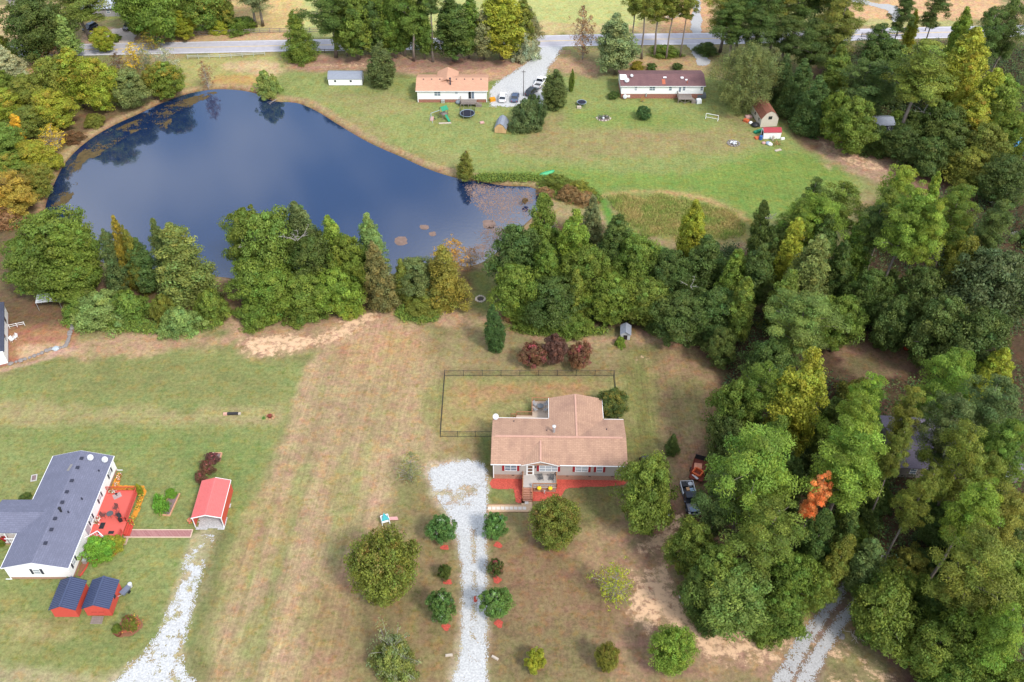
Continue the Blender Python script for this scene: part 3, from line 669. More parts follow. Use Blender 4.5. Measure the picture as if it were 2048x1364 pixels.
red_deck = mat('red_deck_paint', lin(226, 104, 92), 0.65, 0.12, 4, stretch=(0.4, 6, 1)); red_rail = mat('red_rail_paint', lin(206, 76, 62), 0.6, 0.1)
black_metal = mat('black_metal', (0.02, 0.02, 0.022), 0.5, 0.2, metal=0.0); grey_metal = mat('galvanised', (0.5, 0.52, 0.54), 0.4, 0.12, metal=0.6)
dish_mat = mat('dish_paint', (0.5, 0.51, 0.52), 0.5, 0.05)
vent_dark = mat('roof_vent', lin(58, 60, 76), 0.7)

def gable_body(x0, x1, y0, y1, z0, ze, zr, axis):
    if axis == 'x':
        ym = (y0 + y1) / 2; sec = lambda x: [(x, y0, z0), (x, y1, z0), (x, y1, ze), (x, ym, zr), (x, y0, ze)]
        return MB().loft([sec(x0), sec(x1)])
    xm = (x0 + x1) / 2; sec = lambda y: [(x0, y, z0), (x0, y, ze), (xm, y, zr), (x1, y, ze), (x1, y, z0)]
    return MB().loft([sec(y0), sec(y1)])
def gable_roof(mb, x0, x1, y0, y1, ze, zr, axis, t=0.14):
    """two slopes from the eaves to the ridge, top surfaces given"""
    if axis == 'x':
        ym = (y0 + y1) / 2
        mb.slab([(x0, y0, ze), (x1, y0, ze), (x1, ym, zr), (x0, ym, zr)], t); mb.slab([(x0, ym, zr), (x1, ym, zr), (x1, y1, ze), (x0, y1, ze)], t)
    else:
        xm = (x0 + x1) / 2
        mb.slab([(x0, y1, ze), (x0, y0, ze), (xm, y0, zr), (xm, y1, zr)], t); mb.slab([(xm, y1, zr), (xm, y0, zr), (x1, y0, ze), (x1, y1, ze)], t)
    return mb
WIN = {}
def window(parent, x, y, z, w=0.9, h=1.3, face=0.0, n=1, pane=None, shutters=None, name='window'):
    """window unit standing 3 cm proud of a wall; face 0 looks to -Y, 90 deg looks to +X"""
    pane = pane or glass; key = (round(w, 2), round(h, 2), n, pane.name)
    if key not in WIN:
        fr = MB(); t = 0.075
        fr.box(-w / 2, -0.05, -h / 2, w / 2, 0.02, -h / 2 + t); fr.box(-w / 2, -0.05, h / 2 - t, w / 2, 0.02, h / 2)
        cw = w / n
        for k in range(n + 1):
            xx = -w / 2 + k * cw; xx = min(max(xx, -w / 2 + t / 2), w / 2 - t / 2); fr.box(xx - t / 2, -0.048, -h / 2 + t, xx + t / 2, 0.02, h / 2 - t)
        for k in range(n):
            a = -w / 2 + k * cw + t; bb = a + cw - 2 * t + t * 0.5
            fr.box(a, -0.044, -0.03, bb, 0.0, 0.03)
        pn = MB().box(-cw / 2 + t / 2, -0.022, -h / 2 + t, cw / 2 - t / 2, 0.0, h / 2 - t)
        WIN[key] = (fr.mesh('window', trim), pn.mesh('pane', pane), cw)
    fm, pm, cw = WIN[key]
    o = link(name, fm, parent, (x, y, z), face)
    for k in range(n): link('pane', pm, o, (-w / 2 + (k + 0.5) * cw, 0, 0))
    if shutters:
        sm = SH.setdefault((round(h, 2), shutters.name), MB().box(-0.17, -0.05, -h / 2, 0.17, 0.01, h / 2).mesh('shutter', shutters))
        for s in (-1, 1):
            d = s * (w / 2 + 0.2); link('shutter', sm, parent, (x + d * math.cos(face), y + d * math.sin(face), z), face)
    return o
SH = {}
def dish(label, loc, rz=0.0, r=0.42, tilt=35, group=None):
    t = empty('satellite_dish', loc, rz, label, 'satellite dish', group)
    MB().tube((0, 0, 0), (0, 0.05, 0.35), 0.03).tube((0, 0.05, 0.35), (0, -0.02, 0.55), 0.03).build('mast', grey_metal, t)
    prof = [(0.02, 0.0)] + [(r * k / 5, 0.22 * r * (k / 5) ** 2) for k in range(1, 6)] + [(r * 0.98, 0.22 * r + 0.02), (0.02, 0.03)]
    d = MB().lathe(prof, 16).build('reflector', dish_mat, t, (0, -0.02, 0.5), smooth=True); d.rotation_euler = (R(tilt), 0, 0)
    MB().tube((0, -0.1, 0.45), (0, -0.5, 0.75), 0.02).box(-0.05, -0.56, 0.72, 0.05, -0.46, 0.82).build('feed_arm', grey_metal, t)
    return t
def rail(parent, pts, z, h=0.9, mtl=None, post=0.09, gap=0.45, name='railing'):
    """posts, top and bottom rail and balusters along a run of points"""
    mb = MB()
    for a, b in zip(pts[:-1], pts[1:]):
        a = Vector((a[0], a[1], z)); b = Vector((b[0], b[1], z)); L_ = (b - a).length; d = (b - a).normalized()
        ang = math.atan2(d.y, d.x); c = (a + b) / 2
        mb.obox((c.x, c.y, z + h), (L_, 0.12, 0.05), ang); mb.obox((c.x, c.y, z + 0.12), (L_, 0.05, 0.06), ang)
        k = max(1, int(L_ / gap))
        for i in range(k + 1):
            p = a + d * (L_ * i / k); big = (i == 0 or i == k); q = post if big else 0.04
            mb.box(p.x - q / 2, p.y - q / 2, z - (0.3 if big else -0.13), p.x + q / 2, p.y + q / 2, z + h - 0.026)
    return mb.build(name, mtl, parent)

# ------------------------------------------------------------------ near house, beige with tan shingles
nh = empty('house', (-2.85, 90.75, 0), R(-1.1), 'beige house with tan shingle roof and red shutters in the middle of the lawn', 'house')
W_, D_, ZE, ZR = 20.1, 8.8, 4.0, 5.1
gable_body(0, W_, 0, D_, 1.15, ZE - 0.05, ZR - 0.13, 'x').build('wall', beige_siding, nh)
MB().box(0.05, 0.05, 0, W_ - 0.05, D_ - 0.05, 1.16).box(9.0, D_ - 0.05, 0, 16.85, 13.2, 1.15).build('brick_foundation', brick_tan, nh)
gable_body(8.95, 16.9, D_ - 3.5, 13.3, 1.15, ZE - 0.06, ZR - 0.14, 'y').build('rear_wing_wall', beige_siding, nh)
rf = gable_roof(MB(), -0.4, W_ + 0.4, -0.32, D_ + 0.4, ZE, ZR, 'x').build('roof', sh_tan_x, nh)
gable_roof(MB(), 8.6, 17.25, 4.4, 13.7, ZE + 0.02, ZR + 0.03, 'y').build('rear_wing_roof', sh_tan_y, rf)
# front gable over the door
gx0, gx1, gxm = 4.3, 10.1, 7.2
MB().add([(gx0 + .2, -0.12, ZE - 0.1), (gx1 - .2, -0.12, ZE - 0.1), (gxm, -0.12, ZE + 0.78), (gx0 + .2, 0.6, ZE - 0.1), (gx1 - .2, 0.6, ZE - 0.1), (gxm, 0.6, ZE + 0.78)], [(0, 1, 2), (3, 5, 4), (0, 2, 5, 3), (1, 4, 5, 2), (0, 3, 4, 1)]).build('front_gable', beige_siding, nh)
gable_roof(MB(), gx0, gx1, -0.5, 3.9, ZE + 0.03, ZE + 0.98, 'y', 0.12).build('front_gable_roof', sh_tan_y, rf)
fb = MB()
for a, bq in (((gx0, ZE - 0.06), (gxm, ZE + 0.9)), ((gxm, ZE + 0.9), (gx1, ZE - 0.06))):
    fb.add([(a[0], -0.53, a[1] - .1), (bq[0], -0.53, bq[1] - .1), (bq[0], -0.53, bq[1] + .06), (a[0], -0.53, a[1] + .06), (a[0], -0.503, a[1] - .1), (bq[0], -0.503, bq[1] - .1), (bq[0], -0.503, bq[1] + .06), (a[0], -0.503, a[1] + .06)],
           [(0, 1, 2, 3), (7, 6, 5, 4), (0, 4, 5, 1), (3, 2, 6, 7), (0, 3, 7, 4), (1, 5, 6, 2)])
fb.build('gable_trim', trim, nh)
# ridge vents and caps
rc = MB()
for yy_ in (4.36, 4.55): rc.obox((W_ / 2, yy_ - 0.06, ZR + 0.0), (W_ - 0.3, 0.16, 0.07), 0, R(13 if yy_ < 4.5 else 0))
rcm = mat('ridge_shingle', lin(212, 166, 146), 0.9, 0.15, 3)
rc.build('ridge_cap', rcm, rf)
MB().box(12.72, 4.6, ZR + 0.0, 12.98, 13.5, ZR + 0.08).build('ridge_cap', rcm, rf)
MB().box(gxm - .14, -0.3, ZE + 0.95, gxm + .14, 3.7, ZE + 1.03).build('ridge_cap', rcm, rf)
# gutter, fascia, corner boards, downspouts
for q in ((-0.4, -0.42, ZE - 0.16, gx0 - 0.05, -0.325, ZE - 0.02), (gx1 + 0.05, -0.42, ZE - 0.16, W_ + 0.4, -0.325, ZE - 0.02), (-0.4, D_ + 0.405, ZE - 0.16, 8.5, D_ + 0.5, ZE - 0.02), (17.4, D_ + 0.405, ZE - 0.16, W_ + 0.4, D_ + 0.5, ZE - 0.02), (17.255, D_ + 0.6, ZE - .14, 17.33, 13.7, ZE), (8.52, D_ + 0.6, ZE - .14, 8.595, 13.7, ZE)): MB().box(*q).build('gutter', trim, nh)
for xx in (0.0, W_): MB().box(xx - 0.07, -0.06, 0.3, xx + 0.07, -0.004, ZE - 0.1).build('downspout', trim, nh)
fz = ZE - 0.95
for xx, ww, n_, p_ in ((2.65, 1.9, 2, glass), (8.45, 2.85, 3, glass_pale), (13.55, 2.0, 2, glass_pale), (16.3, 1.0, 1, glass_pale)):
    window(nh, xx, -0.0, 2.75, ww, 1.35, 0, n_, p_, shut_red)
d = MB().box(5.05, -0.08, 1.22, 6.25, 0.0, 3.6).build('door', trim, nh)
for z0_, z1_ in ((1.4, 1.95), (2.15, 2.7), (2.85, 3.4)): MB().box(5.3, -0.1, z0_, 6.0, -0.081, z1_).build('pane', mat('storm_door_glass', lin(120, 86, 66), 0.2, 0.2, 3), d)
MB().box(6.42, -0.14, 2.95, 6.56, -0.004, 3.3).build('lantern', black_metal, nh)
vm_ = MB().box(-0.2, -0.02, -0.07, 0.2, 0.02, 0.07).mesh('foundation_vent', mat('vent_grille', (0.05, 0.04, 0.04), 0.8))
for xx in (3.0, 11.4, 14.9, 18.4): link('foundation_vent', vm_, nh, (xx, 0.04, 0.92))
for yy_, zz in ((2.2, 2.7), (6.4, 2.7)):
    window(nh, W_, yy_, zz, 0.9, 1.2, R(90), 1, glass_pale)
# chimney pipe and vents on the roof
ch = MB().tube((9.3, 5.6, ZR - 0.35), (9.3, 5.6, ZR + 0.95), 0.2, 0.2, 12).build('flue_pipe', grey_metal, rf)
MB().tube((9.3, 5.6, ZR + 0.95), (9.3, 5.6, ZR + 1.12), 0.27, 0.27, 12).tube((9.3, 5.6, ZR + 1.121), (9.3, 5.6, ZR + 1.25), 0.3, 0.06, 12).build('flue_cap', dish_mat, rf)
for xx, yy_ in ((8.2, 5.9), (17.6, 6.4), (3.0, 8.2)): MB().tube((xx, yy_, 3.6), (xx, yy_, ZE + (D_ + 0.4 - yy_) * 0.25 + 0.3), 0.06, 0.06, 8).build('vent_pipe', vent_dark, rf)
# front porch
pz = 1.2
pr_ = MB().box(4.5, -2.45, pz - 0.12, 9.75, -0.06, pz).build('porch', porch_paint, nh)
MB().box(6.2, -2.4, 0, 9.65, -2.2, pz - 0.12).box(9.45, -2.2, 0, 9.65, -0.1, pz - 0.12).build('porch_skirt', brick_tan, pr_)
stp = MB().box(4.55, -4.3, 0, 6.0, -4.0, 0.15).mesh('step', wood)
for k in range(6):
    zz = pz - (k + 1) * pz / 7; MB().box(4.62, -2.46 - (k + 1) * 0.31, zz - 0.05, 5.98, -2.46 - k * 0.31 + 0.03, zz).build('step', mat('step_wood', lin(190, 136, 112), 0.8, 0.2, 4), pr_)
    MB().box(4.62, -2.44 - k * 0.31, zz, 5.98, -2.42 - k * 0.31, zz + pz / 7 - 0.055).build('riser', wood, pr_)
for xx in (4.55, 6.05):
    sr = MB()
    sr.slab([(xx - .05, -4.3, 0.85), (xx + .05, -4.3, 0.85), (xx + .05, -2.4, pz + 0.9), (xx - .05, -2.4, pz + 0.9)], 0.07)
    for yy_, zz in ((-4.25, 0.8), (-3.35, 1.3), (-2.42, pz + 0.85)): sr.box(xx - .045, yy_ - .045, 0, xx + .045, yy_ + .045, zz)
    sr.slab([(xx - .03, -4.3, 0.25), (xx + .03, -4.3, 0.25), (xx + .03, -2.45, pz), (xx - .03, -2.45, pz)], 0.22)
    sr.build('stair_rail', wood, pr_)
rail(pr_, [(6.1, -2.4), (9.7, -2.4), (9.7, -0.1)], pz, 0.9, wood, gap=0.16); rail(pr_, [(4.55, -2.4), (4.55, -0.1)], pz, 0.9, wood, gap=0.16)
# rear deck
rd = MB().box(3.3, D_ + 0.02, 0.78, 8.9, 12.6, 0.9).box(5.85, 12.6, 0.78, 8.9, 15.9, 0.9).build('rear_deck', wood_pale, nh)
rail(rd, [(8.9, 15.85), (5.9, 15.85), (5.9, 12.6), (3.35, 12.55)], 0.9, 0.95, wood, gap=0.22); rail(rd, [(3.35, 9.3), (3.35, 10.9)], 0.9, 0.95, wood, gap=0.22)
for k in range(3): MB().box(3.3 - (k + 1) * 0.3, 10.9, 0, 3.3 - k * 0.3 - 0.004, 12.5, 0.68 - k * 0.22).build('step', wood, rd)
rail(rd, [(2.45, 12.55), (3.25, 12.55)], 0.4, 0.9, wood, gap=0.3)
def NH(x, y, z=0): return nh.matrix_basis @ Vector((x, y, z))
bpy.context.view_layer.update()
NHM = Matrix.Translation((-2.85, 90.75, 0)) @ Matrix.Rotation(R(-1.1), 4, 'Z')
def NH(x, y, z=0): return NHM @ Vector((x, y, z))
dish('white satellite dish at the left rear corner of the tan shingle roof', NH(0.05, D_ + 0.15, ZE + 0.05), R(20), 0.5, 45)

# ------------------------------------------------------------------ white house with slate roof, left
lh = empty('house', (-66.4, 72.8, 0), 0, 'white house with slate-blue shingle roof beside a red deck', 'house')
ZE, ZR = 3.2, 4.5
hw, hl = 4.4, 19.6
gable_body(-hw, hw, 0, hl, 0.55, ZE - 0.05, ZR - 0.13, 'y').build('wall', white_siding, lh)
MB().box(-hw + .05, 0.05, 0, hw - .05, hl - .05, 0.56).build('brick_foundation', brick_tan, lh)
lr = gable_roof(MB(), -hw - 0.3, hw + 0.3, -0.3, hl + 0.3, ZE, ZR, 'y').build('roof', sh_slate_y, lh)
gable_roof(MB(), -9.2, 0.0, 5.6, 11.5, ZE + 0.02, ZE + 0.9, 'x').build('side_wing_roof', sh_slate_x, lr)
gable_body(-8.9, -hw, 7.2, 11.2, 0.55, ZE - 0.05, ZE + 0.5, 'x').build('side_wing_wall', white_siding, lh)
for y0_ in (-0.33, hl + 0.3):
    bt = MB()
    for sx in (-1, 1):
        bt.slab([(0, y0_, ZR - 0.005), (0, y0_ + .03, ZR - 0.005), (sx * (hw + .3), y0_ + .03, ZE - 0.005), (sx * (hw + .3), y0_, ZE - 0.005)][::sx], 0.2)
    bt.build('gable_trim', trim, lh)
for q in ((hw + 0.302, -0.3, ZE - 0.15, hw + 0.39, hl + 0.3, ZE - 0.01), (-hw - 0.39, 11.6, ZE - 0.15, -hw - 0.302, hl + 0.3, ZE - 0.01), (-hw - 0.39, -0.3, ZE - 0.15, -hw - 0.302, 5.5, ZE - 0.01)): MB().box(*q).build('gutter', trim, lh)
for xx, yy_ in ((-hw, -0.06), (hw, hl + 0.0)): MB().box(xx - .06, yy_ - .02, 0.15, xx + .06, yy_ + .055, ZE - .1).obox((xx + (.4 if xx > 0 else -.35), yy_, 0.12), (0.9, 0.1, 0.08)).build('downspout', trim, lh)
window(lh, -0.2, 0.0, 1.95, 1.0, 1.25, 0, 1, glass_pale, shut_dark)
for yy_, ww in ((1.6, 0.9), (8.9, 0.95), (12.9, 0.95), (17.6, 0.95)): window(lh, hw, yy_, 2.0, ww, 1.25, R(90), 1, glass_pale, shut_dark)
d = MB().box(hw + 0.002, 6.5, 0.75, hw + 0.07, 8.0, 2.85).build('door', trim, lh); MB().box(hw + 0.071, 6.65, 0.9, hw + 0.09, 7.85, 2.7).build('pane', glass_pale, d)
vb = MB().box(-0.2, -0.2, 0, 0.2, 0.2, 0.16).box(-0.26, -0.26, 0.16, 0.26, 0.26, 0.21).mesh('roof_vent', vent_dark)
for yy_ in (3.0, 5.3, 7.2, 10.1, 12.0, 14.1, 16.6, 18.4): 
    v_ = link('roof_vent', vb, lr, (0.75 if yy_ < 6 else 0.6, yy_, ZR - 0.2))
for xx, yy_ in ((1.9, 8.6), (2.9, 11.2), (3.6, 16.6)): MB().tube((xx, yy_, 3.6), (xx, yy_, ZR - xx * 0.28 + 0.35), 0.12, 0.12, 8).build('vent_pipe', vent_dark, lr)
MB().tube((0.9, 8.6, 4), (0.9, 8.6, ZR + 0.5), 0.16, 0.16, 10).tube((0.9, 8.6, ZR + 0.5), (0.9, 8.6, ZR + 0.65), 0.26, 0.2, 10).build('flue_pipe', black_metal, lr)
MB().obox((0.25 - .9, 16.7, ZR - 0.17), (0.45, 1.3, 0.03), R(-8), 0, R(-15)).build('patched_shingles', mat('patched_shingle', lin(150, 146, 142), 0.9, 0.3, 9), lr)
# white side porch, left edge of the picture
sp_ = MB().box(-8.9, 5.7, 0.5, -hw - 0.02, 7.15, 0.62).build('side_porch', porch_paint, lh)
MB().box(-8.85, 5.8, 0, -hw - .1, 7.1, 0.5).build('porch_skirt', brick_tan, sp_)
rail(sp_, [(-8.85, 5.75), (-6.8, 5.75), (-4.75, 5.75)], 0.62, 0.9, trim, gap=0.25)
for xx in (-8.8, -6.8, -4.85): MB().box(xx - .06, 5.72, 0.62, xx + .06, 5.84, ZE - 0.1).build('porch_post', trim, sp_)
dish('left one of two white satellite dishes at the far end of the slate roof', (-66.4 + 1.9, 72.8 + 18.6, ZR - 0.55), R(10), 0.48, 50)
dish('right one of two white satellite dishes at the far end of the slate roof', (-66.4 + 3.9, 72.8 + 18.7, ZR - 1.15), R(10), 0.48, 50)
# red deck: floor, rails and stairs, a part of the house it is fixed to
rdk = MB().box(4.42, 6.5, 0.62, 9.2, 15.1, 0.75).box(4.42, 6.0, 0.62, 7.2, 6.5, 0.75).build('red_deck', red_deck, lh)
rail(rdk, [(4.5, 15.05), (9.15, 15.05), (9.15, 9.4), (8.0, 9.4)], 0.75, 0.95, red_rail, gap=0.2)
rail(rdk, [(9.15, 7.4), (9.15, 6.2), (7.2, 5.95)], 0.75, 0.95, red_rail, gap=0.2); rail(rdk, [(7.2, 5.95), (5.9, 7.0), (4.5, 5.8)], 0.75, 0.95, trim, gap=0.3)
for k in range(3): MB().box(9.2 + k * 0.3 + 0.004, 7.3, 0, 9.2 + (k + 1) * 0.3, 9.3, 0.5 - k * 0.17).build('step', red_rail, rdk)
rail(rdk, [(9.2, 9.4), (10.0, 9.4)], 0.35, 0.9, red_rail, gap=0.3)

# ------------------------------------------------------------------ red carport
metal_red = mat('red_metal_roof', lin(230, 122, 118), 0.45, 0.08, 2); metal_red_side = mat('red_metal_side', lin(226, 94, 78), 0.5, 0.08, 2)
cp = empty('carport', (-44.9, 81.7, 0), R(1), 'red metal carport with white trim and open front', 'carport')
cr_ = gable_roof(MB(), -2.2, 2.2, -0.15, 6.8, 2.45, 3.15, 'y', 0.05).build('roof', metal_red, cp)
rib = MB().box(-0.02, -0.03, 0, 0.02, 6.9, 0.05).mesh('roof_rib', metal_red)
for k in range(1, 10):
    for s in (-1, 1):
        xx = s * k * 0.225; link('roof_rib', rib, cr_, (xx, -0.1, 3.15 - abs(xx) * 0.7 / 2.2 + 0.0))
MB().box(2.08, 0.0, 0.1, 2.13, 6.65, 2.42).build('side_wall', metal_red_side, cp); MB().box(-2.13, 0.0, 0.1, -2.08, 6.65, 2.42).build('side_wall', metal_red_side, cp)
gb = MB().add([(-2.08, 6.6, 0.1), (2.08, 6.6, 0.1), (2.08, 6.6, 2.4), (0, 6.6, 3.05), (-2.08, 6.6, 2.4)], [(0, 1, 2, 3, 4)]).build('back_wall', metal_red_side, cp)
tr_ = MB()
for sx in (-1, 1):
    tr_.slab([(0, -0.2, 3.17), (0, -0.14, 3.17), (sx * 2.24, -0.14, 2.47), (sx * 2.24, -0.2, 2.47)][::sx], 0.16)
    tr_.box(sx * 2.1 - .05, -0.06, 0, sx * 2.1 + .05, 0.04, 2.4); tr_.obox((sx * 2.0, 0.0, 2.25), (0.5, 0.06, 0.06), 0, 0, R(sx * 45))
tr_.slab([(2.2, -0.15, 2.47), (2.26, -0.15, 2.47), (2.26, 6.8, 2.47), (2.2, 6.8, 2.47)], 0.1); tr_.slab([(0, 6.8, 3.17), (0, 6.86, 3.17), (2.24, 6.86, 2.47), (2.24, 6.8, 2.47)], 0.12)
tr_.build('white_trim', trim, cp)
sheet('gravel_pad', [(-46.9, 81.2), (-42.9, 81.2), (-42.9, 88.2), (-46.9, 88.2)], 0.25, 0.055, gravel, 0.25, 1.5)

# ------------------------------------------------------------------ two red garden sheds with navy roofs
shed_red = mat('shed_red_wood', lin(220, 90, 76), 0.7, 0.08, 3, stretch=(1, 1, 5)); navy = mat('navy_metal_roof', lin(84, 94, 124), 0.4, 0.08, 2, metal=0.2)
navy_rib_shaded = mat('navy_rib_shaded', lin(56, 66, 100), 0.4, 0.05, metal=0.2)  # ribs darker than the sheet, the shading stripes put into their colour
def red_shed(label, x, y, w_, l_, door, win, ramp):
    t = empty('garden_shed', (x, y, 0), R(0), label, 'shed', 'red sheds with navy roofs')
    gable_body(0, w_, 0, l_, 0.1, 2.1, 2.95, 'y').build('wall', shed_red, t)
    rf_ = gable_roof(MB(), -0.2, w_ + 0.2, -0.2, l_ + 0.15, 2.12, 3.08, 'y', 0.06).build('roof', navy, t)
    sl = 0.96 / (w_ / 2 + 0.2)
    ribm = {}
    for s in (-1, 1):
        me = MB().slab([(0, -0.035, 0.05), (s * (w_ / 2 + 0.2), -0.035, 0.05 - 0.96), (s * (w_ / 2 + 0.2), 0.035, 0.05 - 0.96), (0, 0.035, 0.05)][::s], 0.05).mesh('roof_rib', navy_rib_shaded)
        k = 0; yy_ = -0.1
        while yy_ < l_ + 0.1: link('roof_rib', me, rf_, (w_ / 2, yy_, 3.085)); yy_ += 0.3
    MB().box(w_ / 2 - .12, -0.21, 3.07, w_ / 2 + .12, l_ + 0.16, 3.13).build('ridge_cap', navy, rf_)
    if door:
        d_ = MB().box(w_ / 2 - 0.9, -0.05, 0.25, w_ / 2 - 0.01, -0.002, 1.95).box(w_ / 2 + 0.01, -0.05, 0.25, w_ / 2 + 0.9, -0.002, 1.95).build('double_door', shed_red, t)
        MB().box(w_ / 2 - 0.85, -0.075, 1.05, w_ / 2 - 0.1, -0.051, 1.13).box(w_ / 2 + 0.1, -0.075, 1.05, w_ / 2 + 0.85, -0.051, 1.13).build('hinge_strap', mat('hinge', lin(150, 60, 50), 0.5), d_)
    if win:
        o = MB().box(w_ + 0.002, l_ * 0.45, 1.15, w_ + 0.05, l_ * 0.45 + 0.5, 1.75).build('window', vent_dark, t)
    MB().box(0.1, 0.1, 0, w_ - .1, l_ - .1, 0.1).build('skid', wood_grey, t)
    return t
red_shed('red shed with navy metal roof, the one against the white house', -62.5, 66.8, 3.3, 4.3, False, False, False)
red_shed('red shed with navy metal roof, double doors and a wooden ramp', -58.1, 67.0, 3.4, 4.2, True, True, True)
rmp = empty('wooden_ramp', (-56.6, 66.9, 0), 0, 'grey plank ramp in front of the red shed doors', 'ramp')
pk = MB().obox((0, 0, 0), (1.6, 0.2, 0.05), 0, R(-8)).mesh('plank', wood_grey)
for k in range(5): link('plank', pk, rmp, (0, -0.15 - 0.22 * k, 0.2 - 0.035 * k))

# ------------------------------------------------------------------ far house with peach roof
fh = empty('house', (-23.4, 209.6, 0), 0, 'white house with peach shingle roof across the pond', 'house')
gable_body(0, 17.1, 0, 7.8, 0.9, 3.35, 4.6, 'x').build('wall', white_siding, fh); MB().box(0.05, 0.05, 0, 17.05, 7.75, 0.91).build('brick_foundation', brick_red, fh)
fr_ = gable_roof(MB(), -0.45, 17.5, -0.4, 8.2, 3.4, 4.75, 'x').build('roof', sh_peach, fh)
gable_roof(MB(), 4.5, 9.9, 2.5, 8.9, 3.9, 5.1, 'y').build('rear_gable_roof', sh_peach, fr_)
MB().box(-0.45, -0.47, 3.2, 17.5, -0.405, 3.36).build('gutter', trim, fh)
for xx in (0, 17.1): MB().box(xx - .1, -0.1, 0.1, xx + .1, -0.003, 3.3).build('downspout', trim, fh)
for k in range(8): MB().box(1.2 + k * 2.05, 3.2, 4.38, 1.5 + k * 2.05, 3.5, 4.66).build('roof_vent', vent_dark, fr_)
MB().tube((8.1, 1.6, 3.8), (8.1, 1.6, 5.6), 0.17, 0.17, 8).tube((8.1, 1.6, 5.6), (8.1, 1.6, 5.85), 0.26, 0.2, 8).build('flue_pipe', vent_dark, fr_)
window(fh, 4.9, 0, 2.4, 1.6, 1.2, 0, 2, glass); window(fh, 9.6, 0, 2.65, 0.8, 0.7, 0, 1, glass_pale)
d = MB().box(12.5, -0.06, 1.0, 14.1, 0.01, 3.05).build('patio_door', trim, fh)
for xx in (12.6, 13.35): MB().box(xx, -0.08, 1.1, xx + 0.65, -0.062, 2.95).build('pane', glass_dark if xx < 13 else glass, d)
dk = MB().box(10.6, -2.4, 0.78, 14.6, -0.06, 0.9).build('deck', wood_grey, fh)
rail(dk, [(10.65, -0.1), (10.65, -2.35), (14.5, -2.35)], 0.9, 0.95, wood_grey, gap=0.3)
for xx in (10.7, 12.6, 14.5): MB().box(xx - .07, -2.4, 0, xx + .07, -2.26, 0.78).build('deck_post', wood_grey, dk)
for k in range(4): MB().box(14.6 + k * 0.3, -2.3, 0, 14.9 + k * 0.3 - .004, -1.1, 0.72 - k * 0.18).build('step', wood_grey, dk)
rail(dk, [(14.6, -2.35), (15.9, -2.35)], 0.4, 0.9, wood_grey, gap=0.3)

# ------------------------------------------------------------------ far house with plum roof
ph = empty('house', (27.3, 211.6, 0), 0, 'white house with plum-brown roof and red brick base beside the willow', 'house')
gable_body(0, 20.5, 0, 7.6, 1.3, 3.6, 4.6, 'x').build('wall', white_siding, ph); MB().box(0.05, 0.05, 0, 20.45, 7.55, 1.31).build('brick_foundation', brick_red, ph)
pr2 = gable_roof(MB(), -0.35, 20.9, -0.35, 7.95, 3.65, 4.75, 'x').build('roof', sh_plum, ph)
MB().box(-0.35, -0.42, 3.46, 20.9, -0.355, 3.6).build('gutter', trim, ph)
for xx, ww, n_ in ((3.6, 0.7, 1), (7.7, 1.5, 2), (12.2, 0.8, 1), (15.6, 0.7, 1), (20.0, 0.7, 1)): window(ph, xx, 0, 2.75, ww, 1.15, 0, n_, glass_pale if xx < 5 else glass)
d = MB().box(14.2, -0.05, 1.4, 15.0, 0.01, 3.3).build('door', trim, ph); MB().box(14.35, -0.07, 1.9, 14.85, -0.052, 3.1).build('pane', glass, d)
MB().box(1.6, -0.03, 0.35, 2.3, 0.045, 1.0).build('crawl_door', trim, ph)
MB().box(6.2, -0.18, 0.6, 6.45, 0.0, 1.5).build('meter_box', grey_metal, ph)
rp2 = mat('roof_patch', lin(196, 112, 84), 0.9, 0.2, 4)
MB().slab([(10.1, 0.2, 3.83), (10.9, 0.2, 3.83), (10.9, 1.9, 4.31), (10.1, 1.9, 4.31)], 0.01).build('rust_patch', rp2, pr2)
pv = mat('white_patch', (0.75, 0.75, 0.75), 0.6)
for xx, yy_, sx, sy in ((10.9, 2.4, .8, .35), (15.2, 2.3, .7, .5), (16.2, 1.6, .5, .35)): MB().obox((xx, yy_, 3.65 + (yy_ + .35) * 0.277 + 0.1), (sx, sy, 0.2), 0, R(15)).build('roof_vent', pv, pr2)
MB().slab([(-0.3, 1.8, 4.27), (1.6, 1.7, 4.24), (1.3, 3.5, 4.74), (-0.3, 3.6, 4.76)], 0.01).build('white_tarp', pv, pr2)
MB().tube((16.3, 0.6, 3.7), (16.3, 0.6, 4.5), 0.1, 0.1, 6).build('vent_pipe', rp2, pr2)
dk = MB().box(14.0, -2.6, 1.1, 17.6, -0.05, 1.22).build('deck', wood_grey, ph)
for xx in (14.1, 15.8, 17.5): MB().box(xx - .07, -2.55, 0, xx + .07, -2.41, 1.1).build('deck_post', wood_grey, dk)
MB().obox((14.95, -2.48, 0.55), (2.0, 0.06, 0.08), 0, 0, R(30)).obox((16.65, -2.48, 0.55), (2.0, 0.06, 0.08), 0, 0, R(-30)).build('brace', wood_grey, dk)
rail(dk, [(14.05, -0.1), (14.05, -2.55)], 1.22, 0.95, wood_grey, gap=0.3)
for k in range(5): MB().box(17.6 + k * 0.3, -2.5, 0, 17.9 + k * 0.3 - .004, -1.3, 0.98 - k * 0.2).build('step', wood_grey, dk)
dish('larger white satellite dish on the left end of the plum roof', (28.6, 212.6, 3.95), R(-15), 0.6, 40); dish('smaller white satellite dish above another on the plum roof', (29.9, 214.2, 4.4), R(20), 0.4, 40)
dish('white satellite dish low on the brick base of the plum-roofed house', (28.3, 211.2, 0.3), 0, 0.55, 60)

